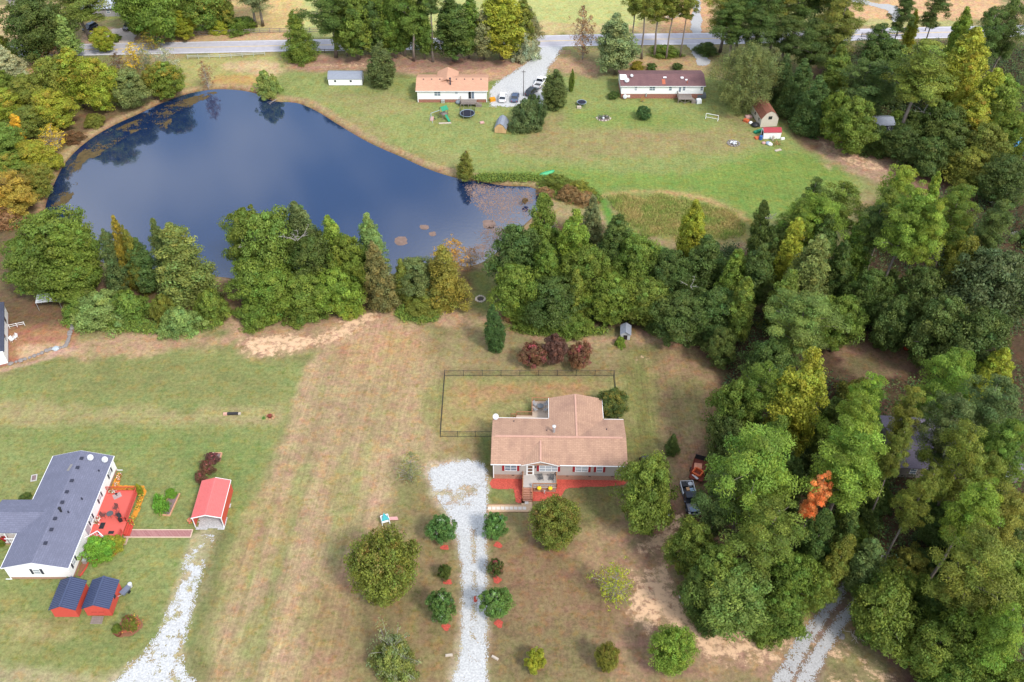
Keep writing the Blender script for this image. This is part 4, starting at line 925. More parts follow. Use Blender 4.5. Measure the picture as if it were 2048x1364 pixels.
# ------------------------------------------------------------------ outbuildings
def gambrel(label, name, x, y, rz, w_, l_, hw_, hk, hr, wallm, roofm, cat='shed'):
    """barn-roofed shed, front to -Y, ridge along Y"""
    t = empty(name, (x, y, 0), rz, label, cat)
    k = w_ * 0.27
    sec = lambda yy_: [(-w_ / 2, yy_, 0.1), (-w_ / 2, yy_, hw_), (-k, yy_, hk), (0, yy_, hr), (k, yy_, hk), (w_ / 2, yy_, hw_), (w_ / 2, yy_, 0.1)]
    MB().loft([sec(0), sec(l_)]).build('wall', wallm, t)
    rr = MB(); o_ = 0.12
    prf = [(-w_ / 2 - o_, hw_ - 0.08), (-k, hk + 0.07), (0, hr + 0.07), (k, hk + 0.07), (w_ / 2 + o_, hw_ - 0.08)]
    for a, b_ in zip(prf[:-1], prf[1:]): rr.slab([(a[0], l_ + .12, a[1]), (a[0], -.12, a[1]), (b_[0], -.12, b_[1]), (b_[0], l_ + .12, b_[1])], 0.06)
    rr.build('roof', roofm, t)
    return t
grey_roof = mat('grey_metal_roof', lin(150, 156, 168), 0.5, 0.12, 2)
t = gambrel('long white shed with pale grey barn roof beside the tall evergreen', 'storage_shed', -38.4, 220.2, R(90), 3.6, 8.6, 1.9, 2.7, 3.0, white_siding, grey_roof)
for yy_ in (2.6, 6.6): MB().box(-1.84, yy_, 1.0, -1.8, yy_ + 0.5, 1.5).build('window', glass_dark, t)
for yy_ in (2.4, 2.9): pass
t = gambrel('small tan barn shed with grey metal roof by the twin evergreen', 'barn_shed', -2.8, 194.7, R(-9), 2.7, 4.0, 1.3, 2.2, 2.6, mat('tan_siding', lin(226, 186, 136), 0.7), grey_roof)
MB().box(-0.5, -0.04, 0.12, 0.5, -0.003, 1.7).build('door', mat('tan_door', lin(214, 172, 124), 0.7), t)
t = gambrel('cream barn shed with rust-brown shingle roof by the conifers', 'barn_shed', 61.6, 197.6, R(7), 4.2, 8.2, 2.4, 3.7, 4.3, mat('cream_siding', lin(224, 214, 196), 0.7, 0.1), sh_rust)
MB().box(-0.45, -0.05, 2.1, 0.45, -0.003, 2.9).build('loft_window', glass_dark, t)
for yy_ in (1.2, 4.0): MB().box(-2.14, yy_, 1.1, -2.102, yy_ + 0.6, 1.8).build('window', glass_dark, t)
rsr = mat('faded_red_metal', lin(178, 64, 72), 0.5, 0.15, 2)
t = empty('storage_shed', (59.2, 192.1, 0), R(1.5), 'small white shed with faded red roof in front of the cream barn shed', 'shed')
gable_body(0, 4.1, 0, 2.3, 0.05, 1.75, 2.3, 'x').build('wall', white_siding, t); gable_roof(MB(), -0.1, 4.2, -0.12, 2.42, 1.78, 2.42, 'x', 0.05).build('roof', rsr, t)
MB().box(-0.03, 0.6, 0.05, -0.002, 1.7, 1.6).build('doorway', mat('painted_dark_interior', (0.02, 0.015, 0.015), 0.9), t)  # near-black panel on the wall, the unlit inside put into its colour
# little grey playhouse-size shed at the wood edge
t = empty('dog_house', (19.6, 122.6, 0), R(-6), 'small grey-roofed white hut at the wood edge with a green bush in front', 'hut')
gable_body(0, 1.7, 0, 2.2, 0.1, 1.5, 2.1, 'y').build('wall', mat('hut_wall', lin(206, 208, 210), 0.7), t); gable_roof(MB(), -0.15, 1.85, -0.3, 2.35, 1.5, 2.22, 'y', 0.05).build('roof', mat('hut_roof', lin(158, 164, 176), 0.6), t)
MB().box(0.5, -0.03, 0.12, 1.2, -0.002, 1.2).build('doorway', MATS['painted_dark_interior'], t)  # dark panel; the hut's unlit inside is only its colour
# house cut by the left edge
eh = empty('house', (-91.09, 115.0, 0), R(21.8), 'white-walled house with dark roof cut off by the left edge', 'house')
gable_body(-8.5, 2.9, 0, 14.2, 0.5, 3.0, 4.2, 'y').build('wall', white_siding, eh); MB().box(-8.45, 0.05, 0, 2.85, 14.1, 0.51).build('brick_foundation', brick_red, eh)
gable_roof(MB(), -8.7, 3.1, 0.35, 14.5, 3.02, 4.4, 'y').build('roof', shingle('shingles_charcoal', lin(84, 88, 104), lin(70, 74, 90), 'Y'), eh)
for yy_ in (5.0, 10.0): MB().box(2.9, yy_, 1.4, 2.96, yy_ + 0.9, 2.6).build('window', glass_dark, eh)
# building hidden under the right-hand pines
wood_roof = shingle('shingles_grey', lin(134, 124, 138), lin(104, 96, 108), 'X')
wh = empty('house', (59.0, 91.0, 0), R(-4), 'low house with grey shingle roof showing through the pines', 'house')
gable_body(0, 19, 0, 10, 0.3, 2.9, 4.4, 'x').build('wall', mat('taupe_siding', lin(150, 140, 132), 0.7), wh)
gable_roof(MB(), -0.4, 19.4, -0.4, 10.4, 3.0, 4.6, 'x').build('roof', wood_roof, wh)
for xx in (3, 8, 13, 17): window(wh, xx, 0, 1.8, 1.0, 1.2, 0, 1, glass)
# sheds and barn in the far right woods
t = empty('storage_shed', (85, 194.5, 0), R(5), 'small grey shed with a ladder under the dark pines', 'shed')
gable_body(0, 5.5, 0, 4, 0, 2.2, 3.0, 'x').build('wall', mat('slate_wall', lin(104, 106, 124), 0.7, 0.2), t); gable_roof(MB(), -.3, 5.8, -.3, 4.3, 2.2, 3.15, 'x', .06).build('roof', grey_roof, t)
ld_ = MB().tube((4.2, -0.25, 0), (4.2, -0.05, 2.4), 0.03).tube((4.6, -0.25, 0), (4.6, -0.05, 2.4), 0.03)
for k in range(6): ld_.tube((4.2, -0.22 + k * .03, 0.3 + k * 0.35), (4.6, -0.22 + k * .03, 0.3 + k * 0.35), 0.02)
ld_.build('ladder', grey_metal, t)
t = empty('utility_box', (103.5, 180.5, 0), R(-20), 'pale grey-blue box trailer half hidden under the right-hand woods', 'box')
MB().box(-1.0, -1.4, 0.25, 1.0, 1.4, 2.1).build('body', mat('pale_blue_panel', lin(150, 162, 180), 0.5), t); MB().box(-0.9, -1.3, 0, 0.9, 1.3, 0.25).build('base', black_metal, t)
# buildings beyond the road, top left
t = empty('ranch_house', (-124.5, 259.5, 0), R(4), 'low house with pale metal roof behind the roadside trees', 'house')
gable_body(0, 17, 0, 7, 0, 2.6, 3.6, 'x').build('wall', mat('grey_block', lin(176, 172, 176), 0.8, 0.1), t); gable_roof(MB(), -.5, 17.5, -.6, 7.5, 2.6, 3.8, 'x', .06).build('roof', mat('pale_metal_roof', lin(196, 202, 216), 0.4, 0.1, 1), t)
for xx in (3, 8, 11.5, 14): window(t, xx, 0, 1.5, 1.1, 1.1, 0, 1, glass)
t = empty('barn', (-147.5, 266, 0), R(8), 'grey barn with white roof in the top left corner', 'barn')
gable_body(0, 8, 0, 6, 0, 2.6, 3.6, 'x').build('wall', mat('barn_boards', lin(160, 156, 156), 0.85, 0.2), t); gable_roof(MB(), -.4, 8.4, -.4, 6.4, 2.6, 3.8, 'x', .06).build('roof', mat('pale_metal_roof', lin(196, 202, 216), 0.4), t)
MB().box(3.6, -0.05, 0.1, 5.0, -0.002, 2.1).build('doorway', MATS['painted_dark_interior'], t)  # dark panel; the barn's unlit inside is only its colour

# ================================================================== FENCES, PATHS, BEDS
chain = mat('fence_wire', (0.03, 0.03, 0.03), 0.6)
def fence(label, pts, h, gap, mtl, rails=(1.0,), r=0.03, wire=None, wgap=0.3, cat='fence', wt=0.006, name='fence'):
    t = empty(name, (pts[0][0], pts[0][1], 0), 0, label, cat); o0 = Vector((pts[0][0], pts[0][1], 0))
    pm = MB().tube((0, 0, 0), (0, 0, h + 0.05), r * 1.3, r * 1.3, 6).mesh('post', mtl)
    for a, b in zip(pts[:-1], pts[1:]):
        a = Vector((a[0], a[1], 0)) - o0; b = Vector((b[0], b[1], 0)) - o0; L_ = (b - a).length; d = (b - a).normalized(); k = max(1, round(L_ / gap))
        for i in range(k + 1):
            if i == 0 and a.length > 0.01: continue
            link('post', pm, t, a + d * (L_ * i / k))
        for f in rails: MB().tube(a + Vector((0, 0, h * f)), b + Vector((0, 0, h * f)), r, r, 5).build('rail', mtl, t)
        if wire:
            mb = MB(); n_ = int(L_ / wgap)
            for i in range(n_):
                p = a + d * (i * wgap); q = a + d * (min(L_, (i + 2) * wgap))
                mb.tube(p + Vector((0, 0, 0.05)), q + Vector((0, 0, h)), wt, wt, 3, False); mb.tube(q + Vector((0, 0, 0.05)), p + Vector((0, 0, h)), wt, wt, 3, False)
            tag(mb.build('wire_mesh', wire, t), kind='stuff')
    return t
fence('black chain-link fence round the back yard of the beige house', [(-3.1, 99.45), (-11.66, 99.4), (-11.67, 113.4), (17.65, 113.4), (17.4, 100.1)], 1.35, 3.1, chain, (0.98, 0.06), 0.035, chain, 0.22)
old_wood = mat('old_fence_wood', lin(150, 138, 130), 0.9, 0.25, 2); dark_wood = mat('dark_fence_wood', lin(92, 84, 82), 0.9, 0.25, 2)
def plank_fence(label, pts, h=1.3, gap=2.6, mtl=old_wood, n=3):
    t = empty('plank_fence', (pts[0].x, pts[0].y, 0), 0, label, 'fence'); o0 = Vector((pts[0].x, pts[0].y, 0))
    pm = MB().box(-0.07, -0.07, 0, 0.07, 0.07, h + 0.1).mesh('post', mtl)
    for a, b in zip(pts[:-1], pts[1:]):
        a = Vector((a.x, a.y, 0)) - o0; b = Vector((b.x, b.y, 0)) - o0; L_ = (b - a).length; d = (b - a).normalized(); k = max(1, round(L_ / gap)); ang = math.atan2(d.y, d.x)
        rm = MB().box(0.02, -0.12, -0.075, L_ / k - 0.02, -0.075, 0.075).mesh('rail', mtl)
        for i in range(k + 1): 
            if i or a.length < 0.01: link('post', pm, t, a + d * (L_ * i / k), ang)
        for i in range(k):
            for j in range(n): link('rail', rm, t, a + d * (L_ * i / k) + Vector((0, 0, h * (0.95 - 0.36 * j))), ang)
    return t
plank_fence('weathered plank fence along the far side of the road', [G(318, 74), G(420, 70), G(520, 66), G(640, 64)])
plank_fence('pale wire-and-post fence on the near verge at the pond corner', [G(376, 118), G(440, 117), G(530, 111)], 1.1, 3, mat('pale_post', lin(196, 200, 190), 0.8), 2)
plank_fence('dark plank fence under the roadside pines', [G(628, 106), G(760, 108), G(905, 106)], 1.1, 3, dark_wood)
plank_fence('dark plank fence by the right-hand end of the road', [G(1722, 74), G(1830, 72)], 1.2, 2.6, dark_wood)
plank_fence('short plank fence at the gravel lane mouth across the road', [G(1330, 42), G(1372, 30)], 1.2, 2.6, mat('pale_post', lin(196, 200, 190), 0.8))
plank_fence('short wooden fence beside the mouth of the far gravel drive', [G(1118, 108), G(1140, 108)], 1.0, 1.5, mat('pinkish_post', lin(176, 140, 124), 0.8))

mulch = mat('red_mulch', lin(204, 92, 76), 0.95, 0.45, 5, bump=0.5)
sheet('mulch_bed', GP([(984, 958), (984, 977), (1010, 979), (1027, 979), (1030, 1004), (1043, 1007), (1066, 1003), (1100, 1002), (1120, 996), (1130, 980), (1150, 976), (1200, 974), (1246, 970), (1246, 956), (1113, 957), (1040, 957)], 0, 2), 0.12, 0.05, mulch, 0.12, 1.0)
for q in ((890, 1095), (996, 1090), (896, 1164), (994, 1160), (892, 1254), (998, 1248)):
    p = G(*q); tag(MB().add([(p.x + (0.6 + 0.16 * math.sin(3 * a + q[0])) * math.cos(a), p.y + (0.55 + 0.14 * math.sin(2 * a + q[1])) * math.sin(a), 0.056) for a in [i * 6.2832 / 14 for i in range(14)]], [tuple(range(14))]).build('mulch_ring', mulch), kind='structure')
sheet('mulch_spill', GP([(946, 1196), (952, 1194), (954, 1204), (948, 1206)], 0, 2), 0.1, 0.06, mulch, 0.25, 0.8)
# walk with stepping stones
a0, a1 = G(973, 1017), G(1054, 1015)
wk = tag(MB().box(a0.x, a0.y - 0.62, 0, a1.x + 0.75, a0.y + 0.62, 0.05).box(a1.x - 0.85, a0.y + 0.624, 0, a1.x + 0.75, a0.y + 1.75, 0.05).build('garden_walk', mat('walk_fines', lin(216, 184, 150), 0.95, 0.15, 3)), kind='structure')
stone = mat('paving_stone', lin(232, 222, 210), 0.85, 0.1, 2)
sm_ = MB().box(-0.27, -0.27, 0, 0.27, 0.27, 0.03).mesh('paving_stone', stone)
for k in range(9): link('paving_stone', sm_, wk, (a0.x + 0.45 + k * 0.66, a0.y + 0.02, 0.05), R(random.uniform(-5, 5)))
link('paving_stone', sm_, wk, (a1.x - 0.05, a0.y + 1.05, 0.05), R(2))
ed = mat('walk_edging', lin(190, 150, 118), 0.85, 0.15)
MB().box(a0.x, a0.y - 0.7, 0, a1.x + 0.83, a0.y - 0.622, 0.11).build('edging', ed, wk); MB().box(a0.x, a0.y + 0.624, 0, a1.x - 0.853, a0.y + 0.7, 0.11).build('edging', ed, wk); MB().box(a1.x + 0.753, a0.y - 0.62, 0, a1.x + 0.83, a0.y + 1.75, 0.11).build('edging', ed, wk)
# brick path of the left house
bp_ = tag(MB().box(-57.2, 79.95, 0, -47.4, 81.1, 0.05).build('brick_path', brickmat('path_brick', lin(182, 128, 124), lin(160, 104, 102), lin(200, 176, 166), 0.2, 0.1)), kind='structure')
pe = mat('path_edging', lin(226, 196, 174), 0.85, 0.1)
for y0_ in (79.8, 81.104): MB().box(-57.2, y0_, 0, -47.25, y0_ + 0.145, 0.09).build('edging', pe, bp_)
MB().box(-47.397, 79.95, 0, -47.25, 81.1, 0.09).build('edging', pe, bp_)
tag(MB().box(-57.6, 78.6, 0, -56.4, 79.75, 0.045).build('brick_landing', mat('pinkish_paver', lin(206, 170, 160), 0.9, 0.2, 4)), kind='structure')
# flower beds round the red deck
orange_mulch = mat('orange_mulch', lin(228, 150, 52), 0.95, 0.2, 6)
sheet('flower_bed', [(-57.15, 81.6), (-57.15, 88.6), (-61.9, 88.05), (-61.9, 91.9), (-61.2, 91.9), (-60.9, 89.3), (-57.0, 89.4), (-56.3, 88.2), (-56.3, 84), (-56.9, 81.4)], 0.1, 0.045, orange_mulch, 0.15, 1)
sheet('flower_bed', [(-61.9, 73.2), (-61.0, 73.4), (-60.9, 75.7), (-59.4, 75.8), (-58.2, 76.3), (-57.1, 77.5), (-56.9, 79.0), (-59, 78.7), (-61.9, 78.5)], 0.1, 0.045, mat('brown_mulch', lin(150, 104, 78), 0.95, 0.25, 6), 0.1, 1)
eg = [Vector((q[0], q[1], 0.1)) for q in smooth_poly([(-61.3, 73.2), (-60.9, 74.6), (-60.75, 75.75), (-59.4, 75.85), (-58.2, 76.3), (-57.1, 77.5), (-56.85, 78.9)], 4, False)]
t = empty('bed_edging', (-60.8, 75.7, 0), 0, 'red-painted curved edging round the shrub bed', 'edging'); MB().path([p - Vector((-60.8, 75.7, 0)) for p in eg], 0.11, 6).build('edging', red_rail, t)
def flowers(label, pts, cols, h=0.5, r=0.45, seed=1, group=None, cat='flowers'):
    t = empty('flower_clump', (pts[0][0], pts[0][1], 0), 0, label, cat, group); g = np.random.RandomState(seed); Vs = []; cc = []
    for p in pts:
        n_ = 90; d = g.randn(n_, 3) * np.array([r, r, h * 0.5]) * 0.6; d[:, 2] = np.abs(d[:, 2]) + 0.08; pos = d + np.array([p[0] - pts[0][0], p[1] - pts[0][1], p[2] if len(p) > 2 else 0])
        a = g.randn(n_, 3); a /= np.linalg.norm(a, axis=1)[:, None]; b_ = np.cross(a, g.randn(n_, 3)); b_ /= np.linalg.norm(b_, axis=1)[:, None]; s = 0.1
        Vs.append(np.stack([pos - a * s, pos - b_ * s * .7, pos + a * s, pos + b_ * s * .7], 1).reshape(-1, 3)); cc.append(np.repeat(np.array(cols)[g.randint(0, len(cols), n_)] * np.exp(g.randn(n_, 1) * .2), 4, 0))
    V = np.concatenate(Vs); m_ = MATS.get('petals')
    if m_ is None:
        m_, t_, b2 = nodes('petals'); a_ = t_.nodes.new('ShaderNodeAttribute'); a_.attribute_name = 'tint'; t_.links.new(a_.outputs['Color'], b2.inputs['Base Color']); b2.inputs['Roughness'].default_value = 0.7; MATS['petals'] = m_
    link('blossom', np_mesh('blossom', V, np.arange(len(V)).reshape(-1, 4), m_, np.concatenate(cc)), t); return t
FG, FY, FO, FR, FW = (.08, .16, .03), (.55, .42, .04), (.5, .2, .03), (.42, .05, .04), (.7, .66, .6)
flowers('yellow and green border flowers along the right side of the red deck', [(-56.7, y_) for y_ in (82.2, 83.2, 85.2, 86.4, 87.4)], [FG, FG, FY, FO], .5, .4, 3)
flowers('yellow flowers along the far rail of the red deck', [(x_, 88.5) for x_ in (-59.2, -58.4, -57.6)], [FG, FY, FY], .6, .35, 4)
flowers('white and red potted flowers against the white house wall on the deck', [(-61.6, 81.9, 0.75), (-61.5, 82.4, .75)], [FW, FW, FG, FR], .7, .35, 5)
flowers('flowers in pots at the far left corner of the red deck', [(-61.4, 87.6, 0.75), (-60.8, 87.6, .75)], [FW, FG, FR], .4, .3, 6)
flowers('small flowers along the wall bed at the far end of the white house', [(-61.3, 89.6), (-61.2, 90.6), (-61.3, 91.4)], [FG, FW, FO, FR], .4, .3, 7)
flowers('red and green leafy plants in the round bed by the wooden bench', [(-51.5, 66.3), (-50.9, 65.8), (-51.4, 65.3)], [FG, FR, FY, FO], .8, .5, 9)
flowers('red and yellow potted plant beside the carport entrance', [(-48.0, 82.6, 0.25)], [FR, FY, FG], .5, .35, 10)
# raised bed, statue planter, pots
def box_ring(name, label, x, y, w_, l_, h, mtl, fill, rz=0, cat='planter'):
    t = empty(name, (x, y, 0), rz, label, cat); a, b = w_ / 2, l_ / 2
    for bx in ((-a, -b, a, -b + .14), (-a, b - .14, a, b), (-a, -b + .144, -a + .14, b - .144), (a - .14, -b + .144, a, b - .144)): MB().box(bx[0], bx[1], 0, bx[2], bx[3], h).build('border', mtl, t)
    if fill: MB().box(-a + .13, -b + .13, 0, a - .13, b - .13, h * 0.7).build('soil', fill, t)
    return t
peach = mat('peach_block', lin(222, 166, 132), 0.85, 0.15, 3); soil = mat('grey_soil', lin(140, 118, 116), 0.95, 0.25, 5)
box_ring('raised_bed', 'raised garden bed with peach border and spiky plant', -51.9, 85.8, 1.6, 4.2, 0.25, peach, soil, R(-6))
t = box_ring('planter', 'square peach block planter with a white statue behind the carport', -47.2, 95.0, 1.9, 1.6, 0.4, peach, soil)
st_ = empty('garden_statue', (-47.2, 95.0, 0.28), 0, 'white garden statue in the square planter', 'statue'); MB().lathe([(0.22, 0), (0.24, 0.08), (0.14, 0.12), (0.2, 0.35), (0.17, 0.6), (0.1, 0.68), (0.13, 0.78), (0.11, 0.92), (0.02, 1.0)], 10).build('figure', dish_mat, st_, smooth=True)
box_ring('ground_frame', 'small white concrete frame on the lawn behind the white house', -74.5, 90.9, 0.9, 1.3, 0.12, mat('concrete', lin(206, 202, 196), 0.9), soil, R(15), 'frame')
def pot(label, x, y, z, r, col, cat='pot'):
    t = empty('flower_pot', (x, y, z), 0, label, cat); MB().lathe([(r * .65, 0), (r, 0.4 * r / .3), (r * 1.05, .45 * r / .3), (r * .9, .46 * r / .3)], 12).build('bowl', mat('pot_' + label[:9], col, 0.7), t); return t
pot('terracotta pot at the carport entrance', -48.0, 82.6, 0, .4, lin(206, 130, 100)); pot('dark brown barrel planter beside the wooden bench', -53.0, 64.2, 0, .55, lin(120, 66, 50), 'planter')
flowers('reddish plants growing in the barrel planter', [(-53.0, 64.2, 0.55)], [FR, FO, FG], .4, .4, 12)
sheet('garden_bed', GP([(228, 1268), (240, 1245), (262, 1230), (284, 1244), (282, 1258), (262, 1272), (240, 1276)], 0, 2), 0.12, 0.045, mat('brown_mulch', lin(150, 104, 78), 0.95), 0.15, 1)
bn = empty('garden_bench', (-52.0, 64.6, 0), R(8), 'small reddish slatted wooden bench at the flower bed', 'bench'); rw = mat('reddish_wood', lin(190, 108, 80), 0.8, 0.2)
for k in range(3): MB().box(-0.7, -0.3 + k * .2, 0.4, 0.7, -0.14 + k * .2, 0.45).build('seat_slat', rw, bn)
for k in range(3): MB().box(-0.7, 0.33, 0.55 + k * .17, 0.7, 0.38, 0.67 + k * .17).build('back_slat', rw, bn)
for sx in (-.65, .65): MB().box(sx - .04, -.3, 0, sx + .04, -.22, .6).box(sx - .04, .3, 0, sx + .04, .325, 1.0).build('leg', rw, bn)

# ------------------------------------------------------------------ furniture
def chair(label, x, y, z, rz, mtl, w_=0.6, group=None, name='garden_chair'):
    t = empty(name, (x, y, z), rz, label, 'chair', group)
    for sx in (-1, 1):
        for sy in (-.25, .22): MB().tube((sx * w_ * .45, sy, 0), (sx * w_ * .45, sy, .42 if sy < 0 else .44), .022).build('leg', mtl, t)
        MB().tube((sx * w_ * .48, -.27, .62), (sx * w_ * .48, .27, .64), .025).build('armrest', mtl, t)
    for k in range(5): MB().box(-w_ * .45, -.26 + k * .11, .4, w_ * .45, -.18 + k * .11, .43).build('seat_slat', mtl, t)
    for k in range(5): MB().obox((0, .3 + .03 * k, .5 + .11 * k), (w_ * .9, .025, .08), 0, R(-15)).build('back_slat', mtl, t)
    return t
def table(label, x, y, z, r, mtl, h=0.72, name='patio_table'):
    t = empty(name, (x, y, z), 0, label, 'table'); MB().lathe([(r, h - .04), (r, h), (0.02, h)], 18).lathe([(0.02, h - .041), (r * .98, h - .041), (r, h - .04)], 18).build('table_top', mtl, t)
    for k in range(4): a = k * math.pi / 2 + .4; MB().tube((r * .75 * math.cos(a), r * .75 * math.sin(a), 0), (r * .5 * math.cos(a), r * .5 * math.sin(a), h - .04), .025).build('leg', mtl, t)
    return t
grey_iron = mat('grey_iron', lin(96, 96, 98), 0.6, 0.2)
for xx, lb in ((7.3, 'left'), (8.95, 'right')): p = NH(xx, -1.0, 1.2); chair(lb + ' grey slatted chair on the front porch', p.x, p.y, p.z, R(12 if xx < 8 else -12), grey_iron, .75, 'front porch chairs')
p = NH(7.3, 14.2, .9); table('grey patio table on the rear deck of the beige house', p.x, p.y, p.z, .55, mat('smoky_table', lin(110, 114, 118), .3))
for k, lb in enumerate(('left rear', 'right rear', 'left front', 'right front')):
    a = (2.5, .65, 3.75, 5.7)[k]; q = NH(7.3 + 1.05 * math.cos(a), 14.2 + 1.0 * math.sin(a), .9); chair(lb + ' patio chair at the rear deck table', q.x, q.y, q.z, a - math.pi / 2, mat('pale_grey_weave', lin(170, 170, 172), .7), .65, 'rear deck patio chairs')
p = NH(4.35, 10.4, .9); t = empty('deck_box', p, 0, 'white box with dark lid on the lower rear deck', 'box'); MB().box(-.35, -.3, 0, .35, .3, .55).build('body', dish_mat, t); MB().box(-.37, -.32, .552, .37, .32, .6).build('lid', mat('pale_lid', lin(190, 196, 206), .5), t)
for xx, lb in ((7.05, 'left'), (8.75, 'right')):
    p = NH(xx, -2.62, 1.2); t = empty('hanging_basket', p, 0, lb + ' yellow flower basket on the porch rail', 'flower basket', 'yellow flower baskets'); MB().lathe([(.02, -.3), (.2, -.28), (.33, -.02), (.34, .12), (.22, .26), (.02, .3)], 12).build('blossom', mat('yellow_bloom', (.8, .55, .02), .8, .3, 9, bump=.6), t); MB().tube((0, 0, .3), (0, .2, .55), .015).build('hook', black_metal, t)
p = NH(7.9, -2.9, 0); t = empty('wind_spinner', p, 0, 'thin white twisted wind spinner on a pole before the porch', 'ornament'); MB().tube((0, 0, 0), (0, 0, 1.2), .02).build('pole', grey_metal, t)
for k in range(6): MB().obox((0, 0, 1.0 - k * .12), (.3, .02, .09), k * .6).build('blade', dish_mat, t)
# left deck
DZ = .752
table('round grey metal table on the red deck', -59.8, 83.1, DZ, .5, grey_iron)
for k, (dx, dy, lb) in enumerate(((-1.0, -.05, 'left'), (.95, .1, 'right'), (.35, 1.25, 'far'))): chair(lb + ' dark woven chair at the red deck table', -59.8 + dx, 83.1 + dy, DZ, math.atan2(dy, dx) - math.pi / 2, mat('brown_weave', lin(118, 78, 74), .8, .2), .7, 'red deck chairs')
t = empty('door_mat', (-60.6, 81.4, DZ), R(0), 'black door mat on the red deck near the house', 'mat'); MB().box(-.35, -.55, 0, .35, .55, .03).build('mat', black_metal, t)
t = empty('door_mat', (-58.9, 80.2, DZ), R(0), 'black door mat at the top of the red deck stairs', 'mat'); MB().box(-.4, -.25, 0, .4, .25, .03).build('mat', black_metal, t)
t = empty('deck_rug', (-60.1, 86.9, DZ), R(35), 'pale square rug with dark stand on the red deck', 'rug'); MB().box(-.6, -.5, 0, .6, .5, .02).build('rug', mat('pale_rug', lin(190, 168, 166), .9, .15), t); MB().tube((0, 0, .02), (0, 0, .5), .05).tube((0, 0, .5), (0, 0, .54), .2).build('stand', black_metal, t)
gr = empty('barbecue_grill', (-58.2, 82.5, DZ), R(-60), 'black barbecue grill by the red deck stairs', 'grill'); MB().box(-.5, -.3, .35, .5, .3, .75).build('firebox', black_metal, gr); MB().loft([[(x_, .3 * math.cos(a), .752 + .28 * math.sin(a)) for a in [i * math.pi / 6 for i in range(7)]] for x_ in (-.5, .5)]).build('hood', black_metal, gr)
for sx in (-.45, .45): MB().box(sx - .04, -.26, 0, sx + .04, .26, .35).build('leg', black_metal, gr)
ac = empty('air_conditioner', (-61.2, 76.6, 0), 0, 'white cylindrical air conditioner beside the white house wall', 'air conditioner'); MB().tube((0, 0, 0), (0, 0, .85), .5, .5, 16).build('casing', dish_mat, ac); MB().tube((0, 0, .851), (0, 0, .9), .4, .36, 16).build('fan_grille', grey_metal, ac)
t = empty('air_conditioner', (-61.3, 75.6, 0), 0, 'smaller grey utility unit below the air conditioner', 'utility box'); MB().box(-.3, -.3, 0, .3, .3, .7).build('casing', grey_metal, t)
sw = empty('porch_chair', (-74.1, 78.9, .62), R(180), 'red cushioned chair on the white side porch', 'chair'); MB().box(-.45, -.4, .2, .45, .4, .5).build('seat', mat('red_cushion', lin(176, 30, 44), .8), sw); MB().box(-.45, .32, .5, .45, .45, 1.1).build('backrest', MATS['red_cushion'], sw)
for sx in (-.4, .4): MB().box(sx - .05, -.38, 0, sx + .05, .38, .2).build('leg', trim, sw)
ct = empty('garden_cart', (-53.9, 70.6, 0), R(60), 'grey and white yard cart beside the red shed with doors', 'cart'); MB().loft([[(-.6, -.35, .35), (.6, -.3, .35), (.6, .3, .35), (-.6, .35, .35)], [(-.75, -.45, .8), (.7, -.4, .8), (.7, .4, .8), (-.75, .45, .8)]]).build('tray', mat('slate_plastic', lin(120, 128, 146), .5), ct)
for sy in (-.4, .4): MB().tube((.2, sy - .04, .25), (.2, sy + .04, .25), .25, .25, 12).build('wheel', black_metal, ct)
MB().tube((-.7, 0, .5), (-1.3, 0, .9), .03).build('handle', dish_mat, ct)
t = empty('bin', (-53.6, 71.6, 0), 0, 'small white bin behind the yard cart', 'bin'); MB().lathe([(.22, 0), (.3, .7), (.32, .72), (.25, .8), (.03, .84)], 10).build('body', dish_mat, t)

# ------------------------------------------------------------------ vehicles
rubber = mat('tyre_rubber', (.02, .02, .02), .8); rimm = mat('wheel_rim', (.5, .5, .52), .35, metal=.7); lampm = mat('headlamp', (.75, .76, .78), .15, spec=.6); lampr = mat('tail_lamp', (.4, .02, .02), .3)
def wheelset(t, L_, w_, xf, xr, r=.36):
    wm = MB().tube((0, -.12, 0), (0, .12, 0), r, r, 16).mesh('wheel', rubber); rm = MB().tube((0, -.13, 0), (0, .13, 0), r * .6, r * .6, 12).mesh('rim', rimm)
    for x_ in (xf, xr):
        for s in (-1, 1): o = link('wheel', wm, t, (x_, s * (w_ / 2 - .1), r)); link('rim', rm, o, (0, 0, 0))
def ring_sec(x, hw_, z0, z1, tuck=.12):
    return [(x, -hw_ + tuck, z0), (x, hw_ - tuck, z0), (x, hw_, z0 + .22), (x, hw_, z1 - .14), (x, hw_ - .1, z1), (x, -hw_ + .1, z1), (x, -hw_, z1 - .14), (x, -hw_, z0 + .22)]
